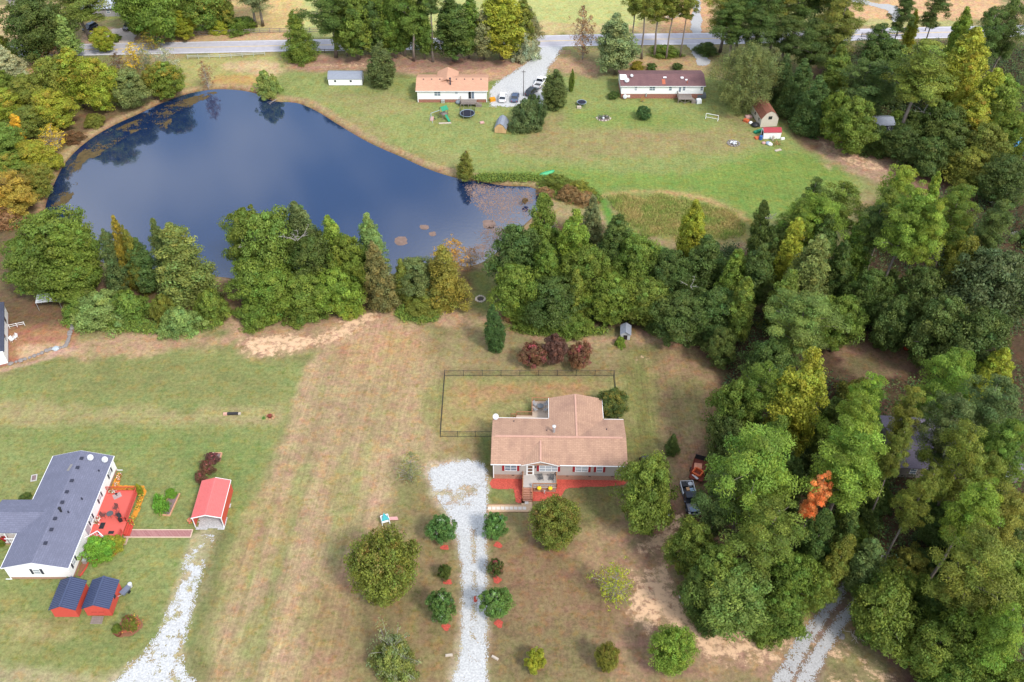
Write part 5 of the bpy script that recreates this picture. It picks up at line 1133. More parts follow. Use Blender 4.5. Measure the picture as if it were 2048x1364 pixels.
def car(label, x, y, rz, paint, kind='suv', L_=4.6, w_=1.84, group=None):
    """nose to local +X"""
    t = empty('parked_car', (x, y, 0), rz, label, 'car', group); h = L_ / 2; zb = 1.0 if kind == 'suv' else .88; zr = 1.68 if kind == 'suv' else 1.42; W = w_ / 2
    MB().loft([ring_sec(-h, W - .14, .45, zb - .12), ring_sec(-h + .12, W - .04, .3, zb), ring_sec(-h + .9, W, .25, zb + .04), ring_sec(.3, W, .25, zb + .02), ring_sec(h - 1.15, W, .25, zb - .02), ring_sec(h - .25, W - .06, .28, zb - .16), ring_sec(h, W - .22, .4, zb - .3)]).build('body', paint, t, smooth=False)
    xr0 = -h + (.25 if kind == 'suv' else .75); xr1 = -h + (.6 if kind == 'suv' else 1.35); xf1 = .35; xf0 = h - 1.25
    lo, hi = zb + .0, zr - .03; a = W - .1; b_ = W - .28
    MB().loft([[(xr0, -a, lo), (xr0, a, lo), (xr1, b_, hi), (xr1, -b_, hi)], [(xf0, -a, lo), (xf0, a, lo), (xf1, b_, hi), (xf1, -b_, hi)]]).build('window_glass', glass_dark, t)
    MB().slab([(xr1 - .05, -b_ - .03, zr), (xf1 + .08, -b_ - .03, zr), (xf1 + .08, b_ + .03, zr), (xr1 - .05, b_ + .03, zr)], .05).build('roof', paint, t)
    pl = MB()
    for s in (-1, 1):
        for xa, xb in ((xr0 + .1, xr1), ((xr1 + xf1) / 2 - .2, (xr1 + xf1) / 2 - .15), (xf0 - .05, xf1 + .04)): pl.tube((xa, s * (a + .01), lo), (xb, s * (b_ + .02), hi + .01), .045, .04, 5)
    pl.build('pillar', paint, t)
    wheelset(t, L_, w_, h - .85, -h + .9)
    for s in (-1, 1):
        MB().obox((h - .12, s * (W - .42), zb - .32), (.14, .3, .14)).build('headlight', lampm, t); MB().obox((-h + .05, s * (W - .32), zb - .2), (.12, .2, .2)).build('tail_light', lampr, t); MB().obox((h - 1.5, s * (W + .08), zb + .08), (.14, .18, .12)).build('mirror', paint, t)
    return t
def pickup(label, x, y, rz, paint, bed_top=None, L_=5.6, w_=1.95, bedwall=None, roofm=None):
    t = empty('pickup_truck', (x, y, 0), rz, label, 'pickup truck'); h = L_ / 2; W = w_ / 2; zb = 1.08; zr = 1.82
    MB().loft([ring_sec(-.55, W, .35, zb), ring_sec(h - 1.3, W, .35, zb), ring_sec(h - .2, W - .05, .38, zb - .06), ring_sec(h, W - .15, .45, zb - .2)]).build('body', paint, t)
    bw = bedwall or paint
    MB().box(-h, -W, .35, -.553, W, .55).build('bed_floor', mat('bed_liner', (.05, .05, .055), .8), t)
    for s in (-1, 1): MB().box(-h, min(s * W, s * (W - .1)), .552, -.553, max(s * W, s * (W - .1)), zb).build('bed_side', bw, t)
    MB().box(-h, -W + .103, .552, -h + .08, W - .103, zb).build('tailgate', bw, t); MB().box(-.65, -W + .103, .552, -.555, W - .103, zb + .02).build('bed_front', bw, t)
    a, b_ = W - .06, W - .22; x0, x1, x2, x3 = -.5, -.3, .75, 1.35
    MB().loft([[(x0, -a, zb), (x0, a, zb), (x1, b_, zr - .03), (x1, -b_, zr - .03)], [(x3, -a, zb), (x3, a, zb), (x2, b_, zr - .03), (x2, -b_, zr - .03)]]).build('window_glass', glass_dark, t)
    MB().slab([(x1 - .06, -b_ - .03, zr), (x2 + .05, -b_ - .03, zr), (x2 + .05, b_ + .03, zr), (x1 - .06, b_ + .03, zr)], .06).build('roof', roofm or paint, t)
    pl = MB()
    for s in (-1, 1):
        for xa, xb in ((x0 + .04, x1), (x3 - .05, x2)): pl.tube((xa, s * (a + .01), zb), (xb, s * (b_ + .02), zr - .02), .05, .05, 5)
    pl.build('pillar', paint, t)
    wheelset(t, L_, w_, h - .95, -h + 1.1, .4); MB().box(h + .002, -W + .1, .5, h + .1, W - .1, .72).build('bumper', rimm, t); MB().box(-h - .1, -W + .1, .5, -h - .002, W - .1, .65).build('bumper', rimm, t)
    for s in (-1, 1): MB().obox((h - .04, s * (W - .3), zb - .25), (.16, .3, .18)).build('headlight', lampm, t); MB().obox((1.1, s * (W + .12), zb + .15), (.14, .24, .2)).build('mirror', paint, t); MB().obox((-h + .06, s * (W - .05), .85), (.15, .14, .3)).build('tail_light', lampr, t)
    return t
pw = mat('white_car_paint', (.75, .75, .76), .25, .03, spec=.6); pb = mat('blue_grey_car_paint', lin(92, 108, 138), .25, .05, spec=.6); pn = mat('navy_car_paint', (.012, .018, .04), .2, .05, spec=.7); pk_ = mat('black_car_paint', (.012, .012, .014), .2, .05, spec=.7)
car('white car on the gravel beside the peach-roofed house', -2.3, 211.3, R(86), pw); car('blue-grey sedan on the gravel next to the white car', .75, 211.3, R(84), pb, 'sedan')
pickup('white pickup on the far gravel drive near the thin pole', 7.2, 219.0, R(70), pw); car('dark car half hidden behind the twin evergreen', 5.0, 214.2, R(60), mat('charcoal_car_paint', (.04, .045, .055), .25, spec=.6), 'suv')
pk1 = pickup('old dark blue pickup with white stripe and loaded bed at the wood edge', 27.1, 86.6, R(-86), pn, roofm=mat('matt_navy', (.03, .035, .05), .5), bedwall=dish_mat, L_=6.0, w_=2.05)
MB().box(2.0, -.62, 1.082, 2.9, .62, 1.1).build('bonnet_panel', mat('faded_blue', lin(120, 140, 172), .3), pk1)
def P1(x, y, z): return Matrix.Translation((27.1, 86.6, 0)) @ Matrix.Rotation(R(-86), 4, 'Z') @ Vector((x, y, z))
for nm, lb, c_, fn in (('water_container', 'white plastic container in the pickup bed', dish_mat, lambda mb: mb.lathe([(.3, 0), (.36, .1), (.36, .6), (.2, .66)], 12)), ('storage_tote', 'dark tote in the pickup bed corner', black_metal, lambda mb: mb.box(-.4, -.35, 0, .4, .35, .45).box(-.43, -.38, .452, .43, .38, .5)), ('cardboard_box', 'tan cardboard box in the pickup bed', mat('cardboard', lin(216, 170, 126), .9), lambda mb: mb.box(-.3, -.25, 0, .3, .25, .4).box(-.3, -.26, .402, .3, -.02, .42)), ('cooler', 'pale blue cooler in the pickup bed', mat('pale_blue_plastic', lin(160, 190, 216), .5), lambda mb: mb.box(-.35, -.25, 0, .35, .25, .35).box(-.37, -.27, .352, .37, .27, .45))):
    off = dict(water_container=(-2.3, .45), storage_tote=(-2.35, -.45), cardboard_box=(-1.5, -.05), cooler=(-1.2, .5))[nm]; p = P1(off[0], off[1], .552); t = empty(nm, p, R(-80), lb, nm.split('_')[-1]); fn(MB()).build('body', c_, t)
car('black car under the tree beside the brown track', 22.9, 85.6, R(-88), pk_, 'sedan'); car('dark car mostly hidden behind the full green tree', 21.3, 92.3, R(-80), pk_, 'suv')
car('dark blue car deep in the right-hand pines', 63.5, 80.8, R(40), mat('blue_car_paint', lin(70, 96, 140), .25, spec=.6), 'sedan')
car('black car in the pale yard beside the low metal-roofed house', -108.5, 252.2, R(-100), pk_, 'suv'); car('dark car under the spreading tree at the low metal-roofed house', -119.2, 251.5, R(-120), pn, 'suv')
# trailer with scrap
tl = empty('utility_trailer', (29.2, 92.2, 0), R(70), 'rusty flat trailer loaded with orange scrap behind the old pickup', 'trailer'); rustm = mat('rusty_metal', lin(132, 66, 52), .85, .35, 3)
MB().box(-2.2, -1.05, .5, 2.0, 1.05, .6).build('bed', rustm, tl)
for s in (-1, 1): MB().box(-2.2, s * 1.08 - .03, .6, 2.0, s * 1.08 + .03, .85).build('side_rail', rustm, tl); MB().tube((-.2, s * 1.2 - .1, .35), (-.2, s * 1.2 + .1, .35), .35, .35, 14).build('wheel', rubber, tl)
MB().path([(-2.2, -.7, .5), (-3.4, 0, .45), (-2.2, .7, .5)], .05).build('drawbar', rustm, tl); MB().obox((2.1, 0, .95), (.06, 2.0, .9), 0, 0, R(15)).build('ramp_gate', black_metal, tl)
TLM = Matrix.Translation((29.2, 92.2, 0)) @ Matrix.Rotation(R(70), 4, 'Z'); orm = mat('orange_paint', lin(222, 104, 56), .6, .25, 3)
for nm, lb, x_, y_, s_, m_ in (('machine_frame', 'orange machine frame on the trailer', -.9, 0, (1.2, 1.3, .5), orm), ('scrap_metal', 'faded orange panel on the trailer', .5, .2, (1.0, 1.2, .25), mat('faded_orange', lin(220, 150, 120), .7)), ('white_board', 'white board lying across the trailer front', -1.7, .2, (.3, 1.2, .12), dish_mat)):
    p = TLM @ Vector((x_, y_, .6)); t = empty(nm, p, R(70 + 20 * x_), lb, 'scrap'); a, b_, c_ = s_
    if nm == 'machine_frame':
        for s in (-1, 1): MB().box(-a / 2, s * b_ / 2 - .1, 0, a / 2, s * b_ / 2 + .1, c_).build('beam', m_, t); MB().box(s * a / 2 - .1, -b_ / 2 + .103, 0, s * a / 2 + .1, b_ / 2 - .103, c_).build('beam', m_, t)
    else: MB().slab([(-a / 2, -b_ / 2, c_ * .8), (a / 2, -b_ / 2, c_), (a / 2, b_ / 2, c_ * .8), (-a / 2, b_ / 2, c_ * .6)], c_ * .5).box(-a / 2 + .1, -b_ / 2 + .1, 0, a / 2 - .1, b_ / 2 - .1, c_ * .09).build('panel', m_, t)

# ------------------------------------------------------------------ play things
plast_w = mat('white_plastic', (.75, .76, .76), .4); teal = mat('teal_plastic', lin(70, 176, 180), .45); pinkp = mat('pink_plastic', lin(226, 170, 166), .5)
p = G(771, 1044); t = empty('toy_playhouse', p, R(20), 'white toy playhouse with teal roof and pink slide', 'playhouse')
for s in (-1, 1): MB().box(s * .55 - .05, -.5, 0, s * .55 + .05, .5, 1.15).build('side_wall', plast_w, t)
MB().box(-.49, .4, .5, .49, .5, 1.2).build('back_wall', plast_w, t); MB().box(-.5, -.45, .5, .5, .39, .56).build('platform', plast_w, t); MB().slab([(-.6, -.55, 1.2), (.6, -.55, 1.2), (0, .55, 1.6)], .08).build('roof', teal, t)
MB().slab([(.602, -.3, .6), (1.9, -.3, .08), (1.9, .3, .08), (.602, .3, .6)], .06).build('slide', pinkp, t)
def trampoline(label, x, y, r, net):
    t = empty('trampoline', (x, y, 0), 0, label, 'trampoline'); MB().tube((0, 0, .78), (0, 0, .8), r * .9, r * .9, 28).build('jump_mat', mat('jump_mat', (.015, .016, .03), .7), t)
    MB().lathe([(r * .88, .79), (r * .92, .84), (r, .84), (r, .78), (r * .92, .77)], 28).build('pad', mat('pad_blue_grey', lin(150, 168, 184), .6), t)
    for k in range(6): a = k * math.pi / 3; MB().tube((r * .95 * math.cos(a), r * .95 * math.sin(a), 0), (r * .95 * math.cos(a), r * .95 * math.sin(a), .8 if not net else 2.3), .03).build('leg', grey_metal, t)
    if net:
        mb = MB()
        for k in range(60):
            a = k * math.pi / 30; b_ = a + math.pi / 15; mb.tube((r * math.cos(a), r * math.sin(a), .85), (r * math.cos(b_), r * math.sin(b_), 2.3), .008, .008, 3, False); mb.tube((r * math.cos(b_), r * math.sin(b_), .85), (r * math.cos(a), r * math.sin(a), 2.3), .008, .008, 3, False)
        tag(mb.build('safety_net', black_metal, t), kind='stuff')
trampoline('large netted trampoline below the deck of the peach-roofed house', -10.9, 202.9, 1.85, True); trampoline('small low trampoline on the far lawn', 17.3, 208.4, 1.2, False)
t = empty('swing_set', (-16.6, 202.2, 0), R(-55), 'green-roofed play tower with slide and swing frame', 'play set'); gpl = mat('green_plastic', lin(40, 150, 110), .5); 
for sx in (-.7, .7):
    for sy in (-.7, .7): MB().box(sx - .05, sy - .05, 0, sx + .05, sy + .05, 2.4).build('post', old_wood, t)
MB().box(-.75, -.75, 1.1, .75, .75, 1.18).build('platform', old_wood, t); gable_roof(MB(), -.9, .9, -.9, .9, 2.35, 3.1, 'y', .05).build('canopy', gpl, t); MB().slab([(.9, -.3, 1.2), (2.6, -.3, .15), (2.6, .3, .15), (.9, .3, 1.2)], .08).build('slide', gpl, t)
MB().tube((0, -.8, 2.3), (0, -3.6, 2.3), .06).tube((0, -3.6, 2.3), (-.8, -3.7, 0), .05).tube((0, -3.6, 2.3), (.8, -3.7, 0), .05).build('swing_frame', mat('pale_blue_steel', lin(170, 190, 200), .5), t)
for yy_ in (-1.6, -2.6): MB().tube((-.2, yy_, 2.3), (-.2, yy_, .5), .015).tube((.2, yy_, 2.3), (.2, yy_, .5), .015).box(-.25, yy_ - .12, .45, .25, yy_ + .12, .5).build('swing', black_metal, t)
gl = G(1423, 240); t = empty('soccer_goal', gl, R(-22), 'white soccer goal on a bare patch of the far lawn', 'goal')
MB().path([(-1.5, 0, 0), (-1.5, 0, 1.5), (1.5, 0, 1.5), (1.5, 0, 0)], .06).build('goal_frame', plast_w, t); MB().path([(-1.5, 0, 0), (-1.5, 1.0, 0), (1.5, 1.0, 0), (1.5, 0, 0)], .05).tube((-1.5, 1.0, 0), (-1.5, 0, 1.5), .04).tube((1.5, 1.0, 0), (1.5, 0, 1.5), .04).build('rear_frame', plast_w, t)
bt_ = G(1094, 347); t = empty('rowing_boat', bt_, R(28), 'upturned green boat on the grass at the pond', 'boat')
MB().loft([[(x_, w_ * math.cos(a), h_ * math.sin(a)) for a in [i * math.pi / 6 for i in range(7)]] for x_, w_, h_ in ((-1.9, .42, .36), (-1.2, .58, .48), (0, .66, .5), (1.2, .5, .46), (1.9, .1, .34))]).build('hull', mat('mint_green_paint', lin(90, 190, 130), .5, .1), t, smooth=True); MB().box(-1.8, -.03, .46, 1.7, .03, .54).build('keel', gpl, t)
# ------------------------------------------------------------------ stones, pits, oddments
rock = mat('pale_rock', lin(206, 192, 176), .9, .2, 3); rockd = mat('grey_rock', lin(150, 142, 138), .9, .2, 3); char = mat('ash', lin(86, 78, 74), .95, .3)
def rock_mesh(seed, r):
    g = random.Random(seed); rings = []
    for z_, f in ((0, .8), (.35, 1.0), (.65, .8), (.8, .4)): rings.append([(r * f * (1 + g.uniform(-.2, .2)) * math.cos(a), r * f * (1 + g.uniform(-.2, .2)) * math.sin(a), z_ * r) for a in [i * 6.2832 / 7 for i in range(7)]])
    return MB().loft(rings)
RK = [rock_mesh(i, 1.0).mesh('stone', None) for i in range(3)]
def stones(parent, pts, r, mtl):
    for i, p in enumerate(pts):
        o = link('stone', RK[i % 3], parent, p, i * 1.3); o.scale = (r * random.uniform(.8, 1.3),) * 3
        if not RK[i % 3].materials: RK[i % 3].materials.append(mtl)
        o.material_slots[0].link = 'OBJECT'; o.material_slots[0].material = mtl
def fire_ring(label, px, py, r, n_, mtl, rs=.22):
    p = G(px, py); t = empty('fire_ring', p, 0, label, 'fire ring'); stones(t, [(r * math.cos(2 * math.pi * k / n_), r * math.sin(2 * math.pi * k / n_), 0) for k in range(n_)], rs, mtl); MB().tube((0, 0, 0), (0, 0, .06), r * .7, r * .6, 14).build('ash_bed', char, t)
fire_ring('ring of pale stones round a fire pit by the pond gap', 961, 598, .85, 14, rock); fire_ring('far fire pit ring with pale ash on the meadow', 1467, 287, 1.3, 12, rockd, .3)
t = empty('fire_pit_pile', G(1467, 286), 0, 'heap of pale ash and debris in the far fire pit', 'debris'); stones(t, [(random.uniform(-.9, .9), random.uniform(-.7, .7), .06) for _ in range(14)], .22, dish_mat)
isl = G(1207, 237); t = empty('flower_island', isl, 0, 'round stone-edged flower island on the far lawn', 'planter'); stones(t, [(1.6 * math.cos(k * .5), 1.2 * math.sin(k * .5), 0) for k in range(13)], .25, rock); MB().tube((0, 0, 0), (0, 0, .1), 1.4, 1.3, 14).build('soil', soil, t)
flowers('purple and green plants on the round flower island', [(isl.x - .6, isl.y + .6, .1), (isl.x + .5, isl.y + .7, .1), (isl.x, isl.y, .1), (isl.x - .9, isl.y - .2, .1), (isl.x + .9, isl.y - .1, .1)], [(.1, .07, .12), FG, (.12, .1, .12), FG], .7, .6, 21)
t = empty('garden_ornament', isl + Vector((-.1, -.5, .1)), 0, 'white ornament on the round flower island', 'ornament'); MB().lathe([(.25, 0), (.3, .15), (.22, .4), (.28, .5), (.05, .6)], 10).build('figure', dish_mat, t)
for q, lb in (((898, 1311), 'left'), ((990, 1316), 'right')):
    p = G(*q); t = empty('marker_stone', p, R(8 if q[0] < 950 else -30), lb + ' pale flat marker block beside the drive', 'marker', 'drive markers'); MB().loft([[(-.5, -.16, 0), (.5, -.16, 0), (.5, .16, 0), (-.5, .16, 0)], [(-.46, -.13, .26), (.46, -.13, .22), (.46, .13, .22), (-.46, .13, .26)]]).build('block', rock, t)
p = G(466, 829); t = empty('timber_bench', p, R(2), 'long low dark timber with a pink block at one end', 'bench'); MB().box(-.9, -.2, .1, .9, .2, .4).build('timber', mat('charred_wood', lin(60, 58, 60), .9), t); MB().box(-1.55, -.22, 0, -.91, .22, .35).build('block', mat('pink_block', lin(226, 176, 156), .85), t); MB().box(.91, -.18, 0, 1.3, .18, .3).build('block', rock, t)
p = G(540, 834); t = empty('rock_garden', p, 0, 'small rock garden with rusty planter on the lawn', 'rock garden'); stones(t, [(.7 * math.cos(k * .8), .55 * math.sin(k * .8), 0) for k in range(8)], .2, mat('tan_rock', lin(190, 150, 112), .9)); MB().tube((0, 0, 0), (0, 0, .4), .3, .4, 10).build('planter', rustm, t)
flowers('green sprig beside the small rock garden', [(p.x - .9, p.y - .3)], [FG, (.12, .25, .04)], .4, .25, 31)
# left-edge yard: stone edging, chairs, rail
eg2 = smooth_poly([G(*q) for q in ((20, 728), (60, 716), (100, 700), (132, 692), (140, 670), (148, 644))], 5, False); t = empty('stone_edging', (eg2[0][0], eg2[0][1], 0), 0, 'grey stone edging round the brown yard at the left edge', 'edging')
stones(t, [(q[0] - eg2[0][0] + random.uniform(-.1, .1), q[1] - eg2[0][1] + random.uniform(-.1, .1), 0) for q in eg2], .38, rockd)
for i in range(len(eg2) - 1): pass
p = G(112, 699); t = empty('boulder', p, 0, 'pale blue-grey boulder on the stone edging', 'boulder'); stones(t, [(0, 0, 0)], .7, mat('blue_grey_rock', lin(190, 200, 204), .9))
chair('white lawn chair on the brown yard by the left edge house', *G(26, 682), R(70), plast_w, .8); chair('second white lawn chair lying near the first', *G(32, 677), R(-20), plast_w, .7)
t = fence('low white rail fence beside the left edge house', [G(20, 657), G(50, 651)], .9, 1.5, plast_w, (.95, .5), .04)
t = empty('white_canopy', G(104, 612), R(10), 'white and grey canopy frame hidden under the left bank trees', 'canopy'); MB().slab([(-2.2, -1, 1.9), (2.0, -1, 1.9), (2, 1.2, 2.2), (-2.2, 1.2, 2.2)], .05).build('roof_sheet', dish_mat, t)
for sx in (-2.1, 1.9):
    for sy in (-.9, 1.1): MB().tube((sx, sy, 0), (sx, sy, 1.85), .05).build('post', grey_metal, t)
# deck and yard clutter of the far houses
def oddment(name, label, px, py, s_, m_, rz=0, cat=None, shape='box', z=0):
    p = G(px, py, z); t = empty(name, p, R(rz), label, cat or name.split('_')[-1]); a, b_, c_ = s_
    if shape == 'drum': MB().lathe([(a * .46, 0), (a * .5, c_ * .1), (a * .5, c_ * .9), (a * .45, c_), (.02, c_)], 12).build('body', m_, t)
    elif shape == 'sack': MB().lathe([(a * .4, 0), (a * .52, c_ * .3), (a * .4, c_ * .75), (a * .1, c_)], 9).build('body', m_, t, smooth=True)
    else: MB().loft([[(-a / 2, -b_ / 2, 0), (a / 2, -b_ / 2, 0), (a / 2, b_ / 2, 0), (-a / 2, b_ / 2, 0)], [(-a / 2, -b_ / 2, c_ * .85), (a / 2, -b_ / 2, c_ * .85), (a / 2, b_ / 2, c_ * .85), (-a / 2, b_ / 2, c_ * .85)], [(-a * .46, -b_ * .46, c_), (a * .46, -b_ * .46, c_), (a * .46, b_ * .46, c_), (-a * .46, b_ * .46, c_)]]).build('body', m_, t)
    return t
bluep = mat('blue_plastic', lin(60, 110, 180), .5); orp = mat('orange_plastic', lin(220, 110, 70), .5); pinks = mat('dusty_pink', lin(214, 170, 160), .7); paleb = mat('pale_blue_cloth', lin(170, 186, 206), .8)
oddment('storage_crate', 'white cube crate under the deck of the plum-roofed house', 1397, 206, (1.2, 1.0, 1.1), plast_w, 10); oddment('hot_tub', 'grey covered tub right of the deck of the plum-roofed house', 1402, 194, (2.2, 1.6, 1.0), mat('tub_grey', lin(120, 124, 128), .6), 0, 'tub')
t = oddment('heat_pump', 'grey heat pump against the brick base of the peach-roofed house', 886, 205, (.9, .8, .8), grey_metal); oddment('barrel_grill', 'dark grill on the deck of the plum-roofed house', 1386, 186, (.7, .7, 1.0), black_metal, 0, 'grill', 'drum', 1.22); oddment('folding_table', 'white table on the deck of the peach-roofed house', 946, 196, (1.4, .8, .75), plast_w, 0, 'table', 'box', .9); oddment('deck_cooler', 'dark cooler on the deck of the peach-roofed house', 930, 196, (.8, .6, .6), black_metal, 0, 'cooler', 'box', .9)
oddment('ride_on_mower', 'yellow-orange mower beside the parked white car', 985, 202, (1.4, .9, .9), mat('mower_yellow', lin(232, 160, 40), .5), 20, 'mower'); oddment('blue_tarp_heap', 'grey tarp-covered heap beside the deck of the peach-roofed house', 917, 206, (1.6, 1.2, .8), mat('tarp_grey', lin(150, 160, 168), .7), 0, 'tarp', 'sack')
oddment('sand_frame', 'small white sandbox near the play tower', 864, 238, (.8, 1.9, .2), pinks, 0, 'sandbox'); oddment('toy_bench', 'pinkish toy bench left on the far lawn', 964, 246, (1.0, .8, .3), pinks, 20, 'toy'); oddment('white_beam', 'pale timber frame lying in front of the swing set', 890, 247, (3.0, .4, .2), rock, 4, 'timber'); oddment('picnic_stool', 'small pale frame table below the small trampoline', 1158, 216, (1.1, .7, .5), rock, 0, 'table')
JK = 'junk round the red-roofed shed'
for i, (nm, lb, px, py, s_, m_, sh) in enumerate((('blue_barrel', 'blue barrel at the left corner of the red-roofed shed', 1521, 279, (.8, .8, 1.0), bluep, 'drum'), ('orange_tub', 'orange tub left of the blue barrel', 1514, 277, (1.1, .9, .4), orp, 'box'), ('white_bag', 'white bag in the junk in front of the red-roofed shed', 1540, 290, (1.2, 1.0, .6), plast_w, 'sack'), ('blue_bag', 'pale blue bag in the junk heap', 1536, 288, (1.3, 1.1, .6), paleb, 'sack'), ('pink_bag', 'pinkish bag at the left of the junk heap', 1527, 287, (1.0, .9, .5), pinks, 'sack'), ('lumber_piece', 'pale lumber leaning by the red-roofed shed', 1545, 281, (.5, .3, 1.2), rock, 'box'), ('white_post_scrap', 'white scrap board right of the junk heap', 1565, 279, (.4, .9, .5), plast_w, 'box'), ('green_kayak', 'green plastic kayak beside the cream barn shed', 1517, 264, (.8, 2.6, .5), gpl, 'box'), ('red_toy_car', 'red and white toy left of the cream barn shed', 1492, 243, (1.2, .9, .6), orp, 'box'), ('dark_tyre_heap', 'dark heap beside the cream barn shed', 1510, 252, (2.0, 1.6, .9), black_metal, 'sack'), ('scrap_bag', 'white bag left of the cream barn shed', 1501, 247, (1.0, .9, .6), plast_w, 'sack'), ('scrap_board', 'pinkish board at the rear left of the cream barn shed', 1497, 235, (1.6, 1.0, .5), pinks, 'box'), ('white_slab', 'pale slab on the grass below the junk heap', 1556, 301, (1.6, .6, .2), rock, 'box'))):
    t = oddment(nm, lb, px, py, s_, m_, 17 * i, 'junk', sh); t['group'] = JK
flowers('rusty orange bush beside the junk heap', [G(1552, 286), G(1556, 289), G(1549, 291)], [(.35, .18, .07), (.3, .12, .05), FG], 1.4, .9, 40, cat='bush')
pl_ = G(1047, 192); t = empty('utility_pole', pl_, 0, 'thin dark pole on the far gravel drive', 'pole'); MB().tube((0, 0, 0), (0, 0, 7.0), .1, .07, 8).build('shaft', mat('pole_wood', lin(96, 88, 84), .9), t); MB().box(-.5, -.05, 6.5, .5, .05, 6.62).build('crossarm', dark_wood, t)
pl_ = G(1850, 62); t = empty('utility_pole', pl_, 0, 'leaning wooden utility pole by the road at the top right', 'pole'); MB().tube((0, 0, 0), (.2, 0, 9.5), .16, .11, 8).build('shaft', MATS['pole_wood'], t); MB().box(-.8, -.06, 8.8, 1.1, .06, 8.95).build('crossarm', dark_wood, t)
# sandy clearing and track
lg = [G(*q) for q in ((1358, 1192), (1366, 1210), (1382, 1213), (1398, 1210))]; t = empty('log_border', lg[0], 0, 'pale logs laid in a curve at the sandy wood edge', 'logs')
for a, b in zip(lg[:-1], lg[1:]): MB().tube(a - lg[0] + Vector((0, 0, .12)), (b - lg[0]) * .97 + Vector((0, 0, .12)), .13, .1, 8).build('log', rock, t)
t = empty('branch_pile', G(1712, 1272), 0, 'heap of pale cut branches beside the gravel track', 'branches'); g = random.Random(4)
for k in range(16): a = g.uniform(0, 6.28); x_, y_ = g.uniform(-.7, .7), g.uniform(-.5, .5); MB().tube((x_, y_, .08 + k * .02), (x_ + 1.1 * math.cos(a), y_ + 1.1 * math.sin(a), .12 + k * .02), .04, .02, 5).build('branch', rock, t)
t = empty('tree_stump', G(1684, 1274), 0, 'pale tree stump at the right of the gravel track', 'stump'); MB().lathe([(.4, 0), (.3, .15), (.26, .5), (.02, .5)], 10).build('stump', rockd, t)
# woods clearings
oddment('orange_ball', 'orange-red tub in the small woods clearing', 1812, 698, (.9, .7, .5), mat('signal_orange', lin(230, 70, 40), .5), 0, 'tub', 'sack'); oddment('teal_tarp', 'teal tarp heap in the small woods clearing', 1848, 712, (2.2, 1.6, .6), teal, 25, 'tarp', 'sack'); oddment('blue_tarp', 'blue plastic sheet next to the teal tarp', 1856, 720, (1.4, 1.0, .4), bluep, 10, 'tarp', 'box')
t = empty('wooden_post', G(1706, 690), 0, 'thin pale post at the edge of the small clearing', 'post'); MB().box(-.07, -.07, 0, .07, .07, 2.6).build('shaft', rock, t)
for q, lb, s_ in (((2036, 300), 'large blue tarp at the right edge of the woods', (7, 5, 2.4)), ((2030, 268), 'second blue tarp above the large one', (4, 3, 2.2)), ((1965, 275), 'small blue tarp seen between the dark trees', (2, 2, 2.0))):
    oddment('blue_tarp_shelter', lb, q[0], q[1], s_, mat('bright_blue_tarp', lin(90, 170, 226), .6), 12, 'tarp')
for q, lb, s_, m_ in (((1985, 400), 'white scrap sheet in the junk yard at the right edge', (2.4, 1.2, .5), plast_w), ((2005, 440), 'grey scrap pipes in the junk yard', (4, .6, .4), grey_metal), ((2030, 470), 'pale scrap board in the junk yard', (1.8, 1.2, .5), rock)): oddment('scrap_sheet', lb, q[0], q[1], s_, m_, 30, 'scrap')
# dead limb in the pond and a horse by the barn
dl = G(546, 206, WATER_Z); t = empty('fallen_branch', dl, 0, 'fallen bare branch in the water below the light green tree', 'branch'); MB().tube((.6, 1.2, .3), (-.9, -.6, .1), .12, .06, 6).tube((-.2, .3, .2), (-1.5, .2, .1), .06, .03, 5).tube((-.5, -.1, .15), (-.4, -1.1, .1), .05, .02, 5).build('limb', rockd, t)
def horse(x, y, rz):
    hm = mat('dark_brown_coat', (.035, .02, .014), .6); t = empty('horse', (x, y, 0), rz, 'dark brown horse standing beside the barn at the top left', 'horse')
    sec = lambda x_, z_, ry, rz_: [(x_, ry * math.cos(a), z_ + rz_ * math.sin(a)) for a in [i * math.pi / 5 for i in range(10)]]
    mb = MB().loft([sec(-.85, 1.25, .1, .12), sec(-.75, 1.2, .26, .3), sec(-.3, 1.15, .32, .36), sec(.2, 1.15, .31, .36), sec(.6, 1.2, .27, .36), sec(.8, 1.3, .16, .26), sec(1.1, 1.6, .11, .18), sec(1.25, 1.8, .1, .14), sec(1.4, 1.78, .1, .13), sec(1.75, 1.5, .07, .08)])
    for x_, kz in ((.6, 0), (-.7, .06)):
        for s in (-1, 1): mb.tube((x_, s * .17, 1.0), (x_ + kz, s * .17, .55), .12, .07, 7); mb.tube((x_ + kz, s * .17, .57), (x_ - kz, s * .17, .06), .06, .045, 7); mb.tube((x_ - kz, s * .17, .06), (x_ - kz + .03, s * .17, 0), .05, .07, 7)
    mb.build('body', hm, t, smooth=True)
    MB().tube((-.85, 0, 1.3), (-1.0, 0, .6), .07, .04, 6).build('tail', black_metal, t); MB().path([(.75, 0, 1.6), (1.0, 0, 1.82), (1.25, 0, 1.98)], .05).build('mane', black_metal, t)
    for s in (-1, 1): MB().tube((1.28, s * .06, 1.9), (1.3, s * .08, 2.05), .04, .01, 5).build('ear', hm, t)
horse(-147.0, 262.6, R(15))

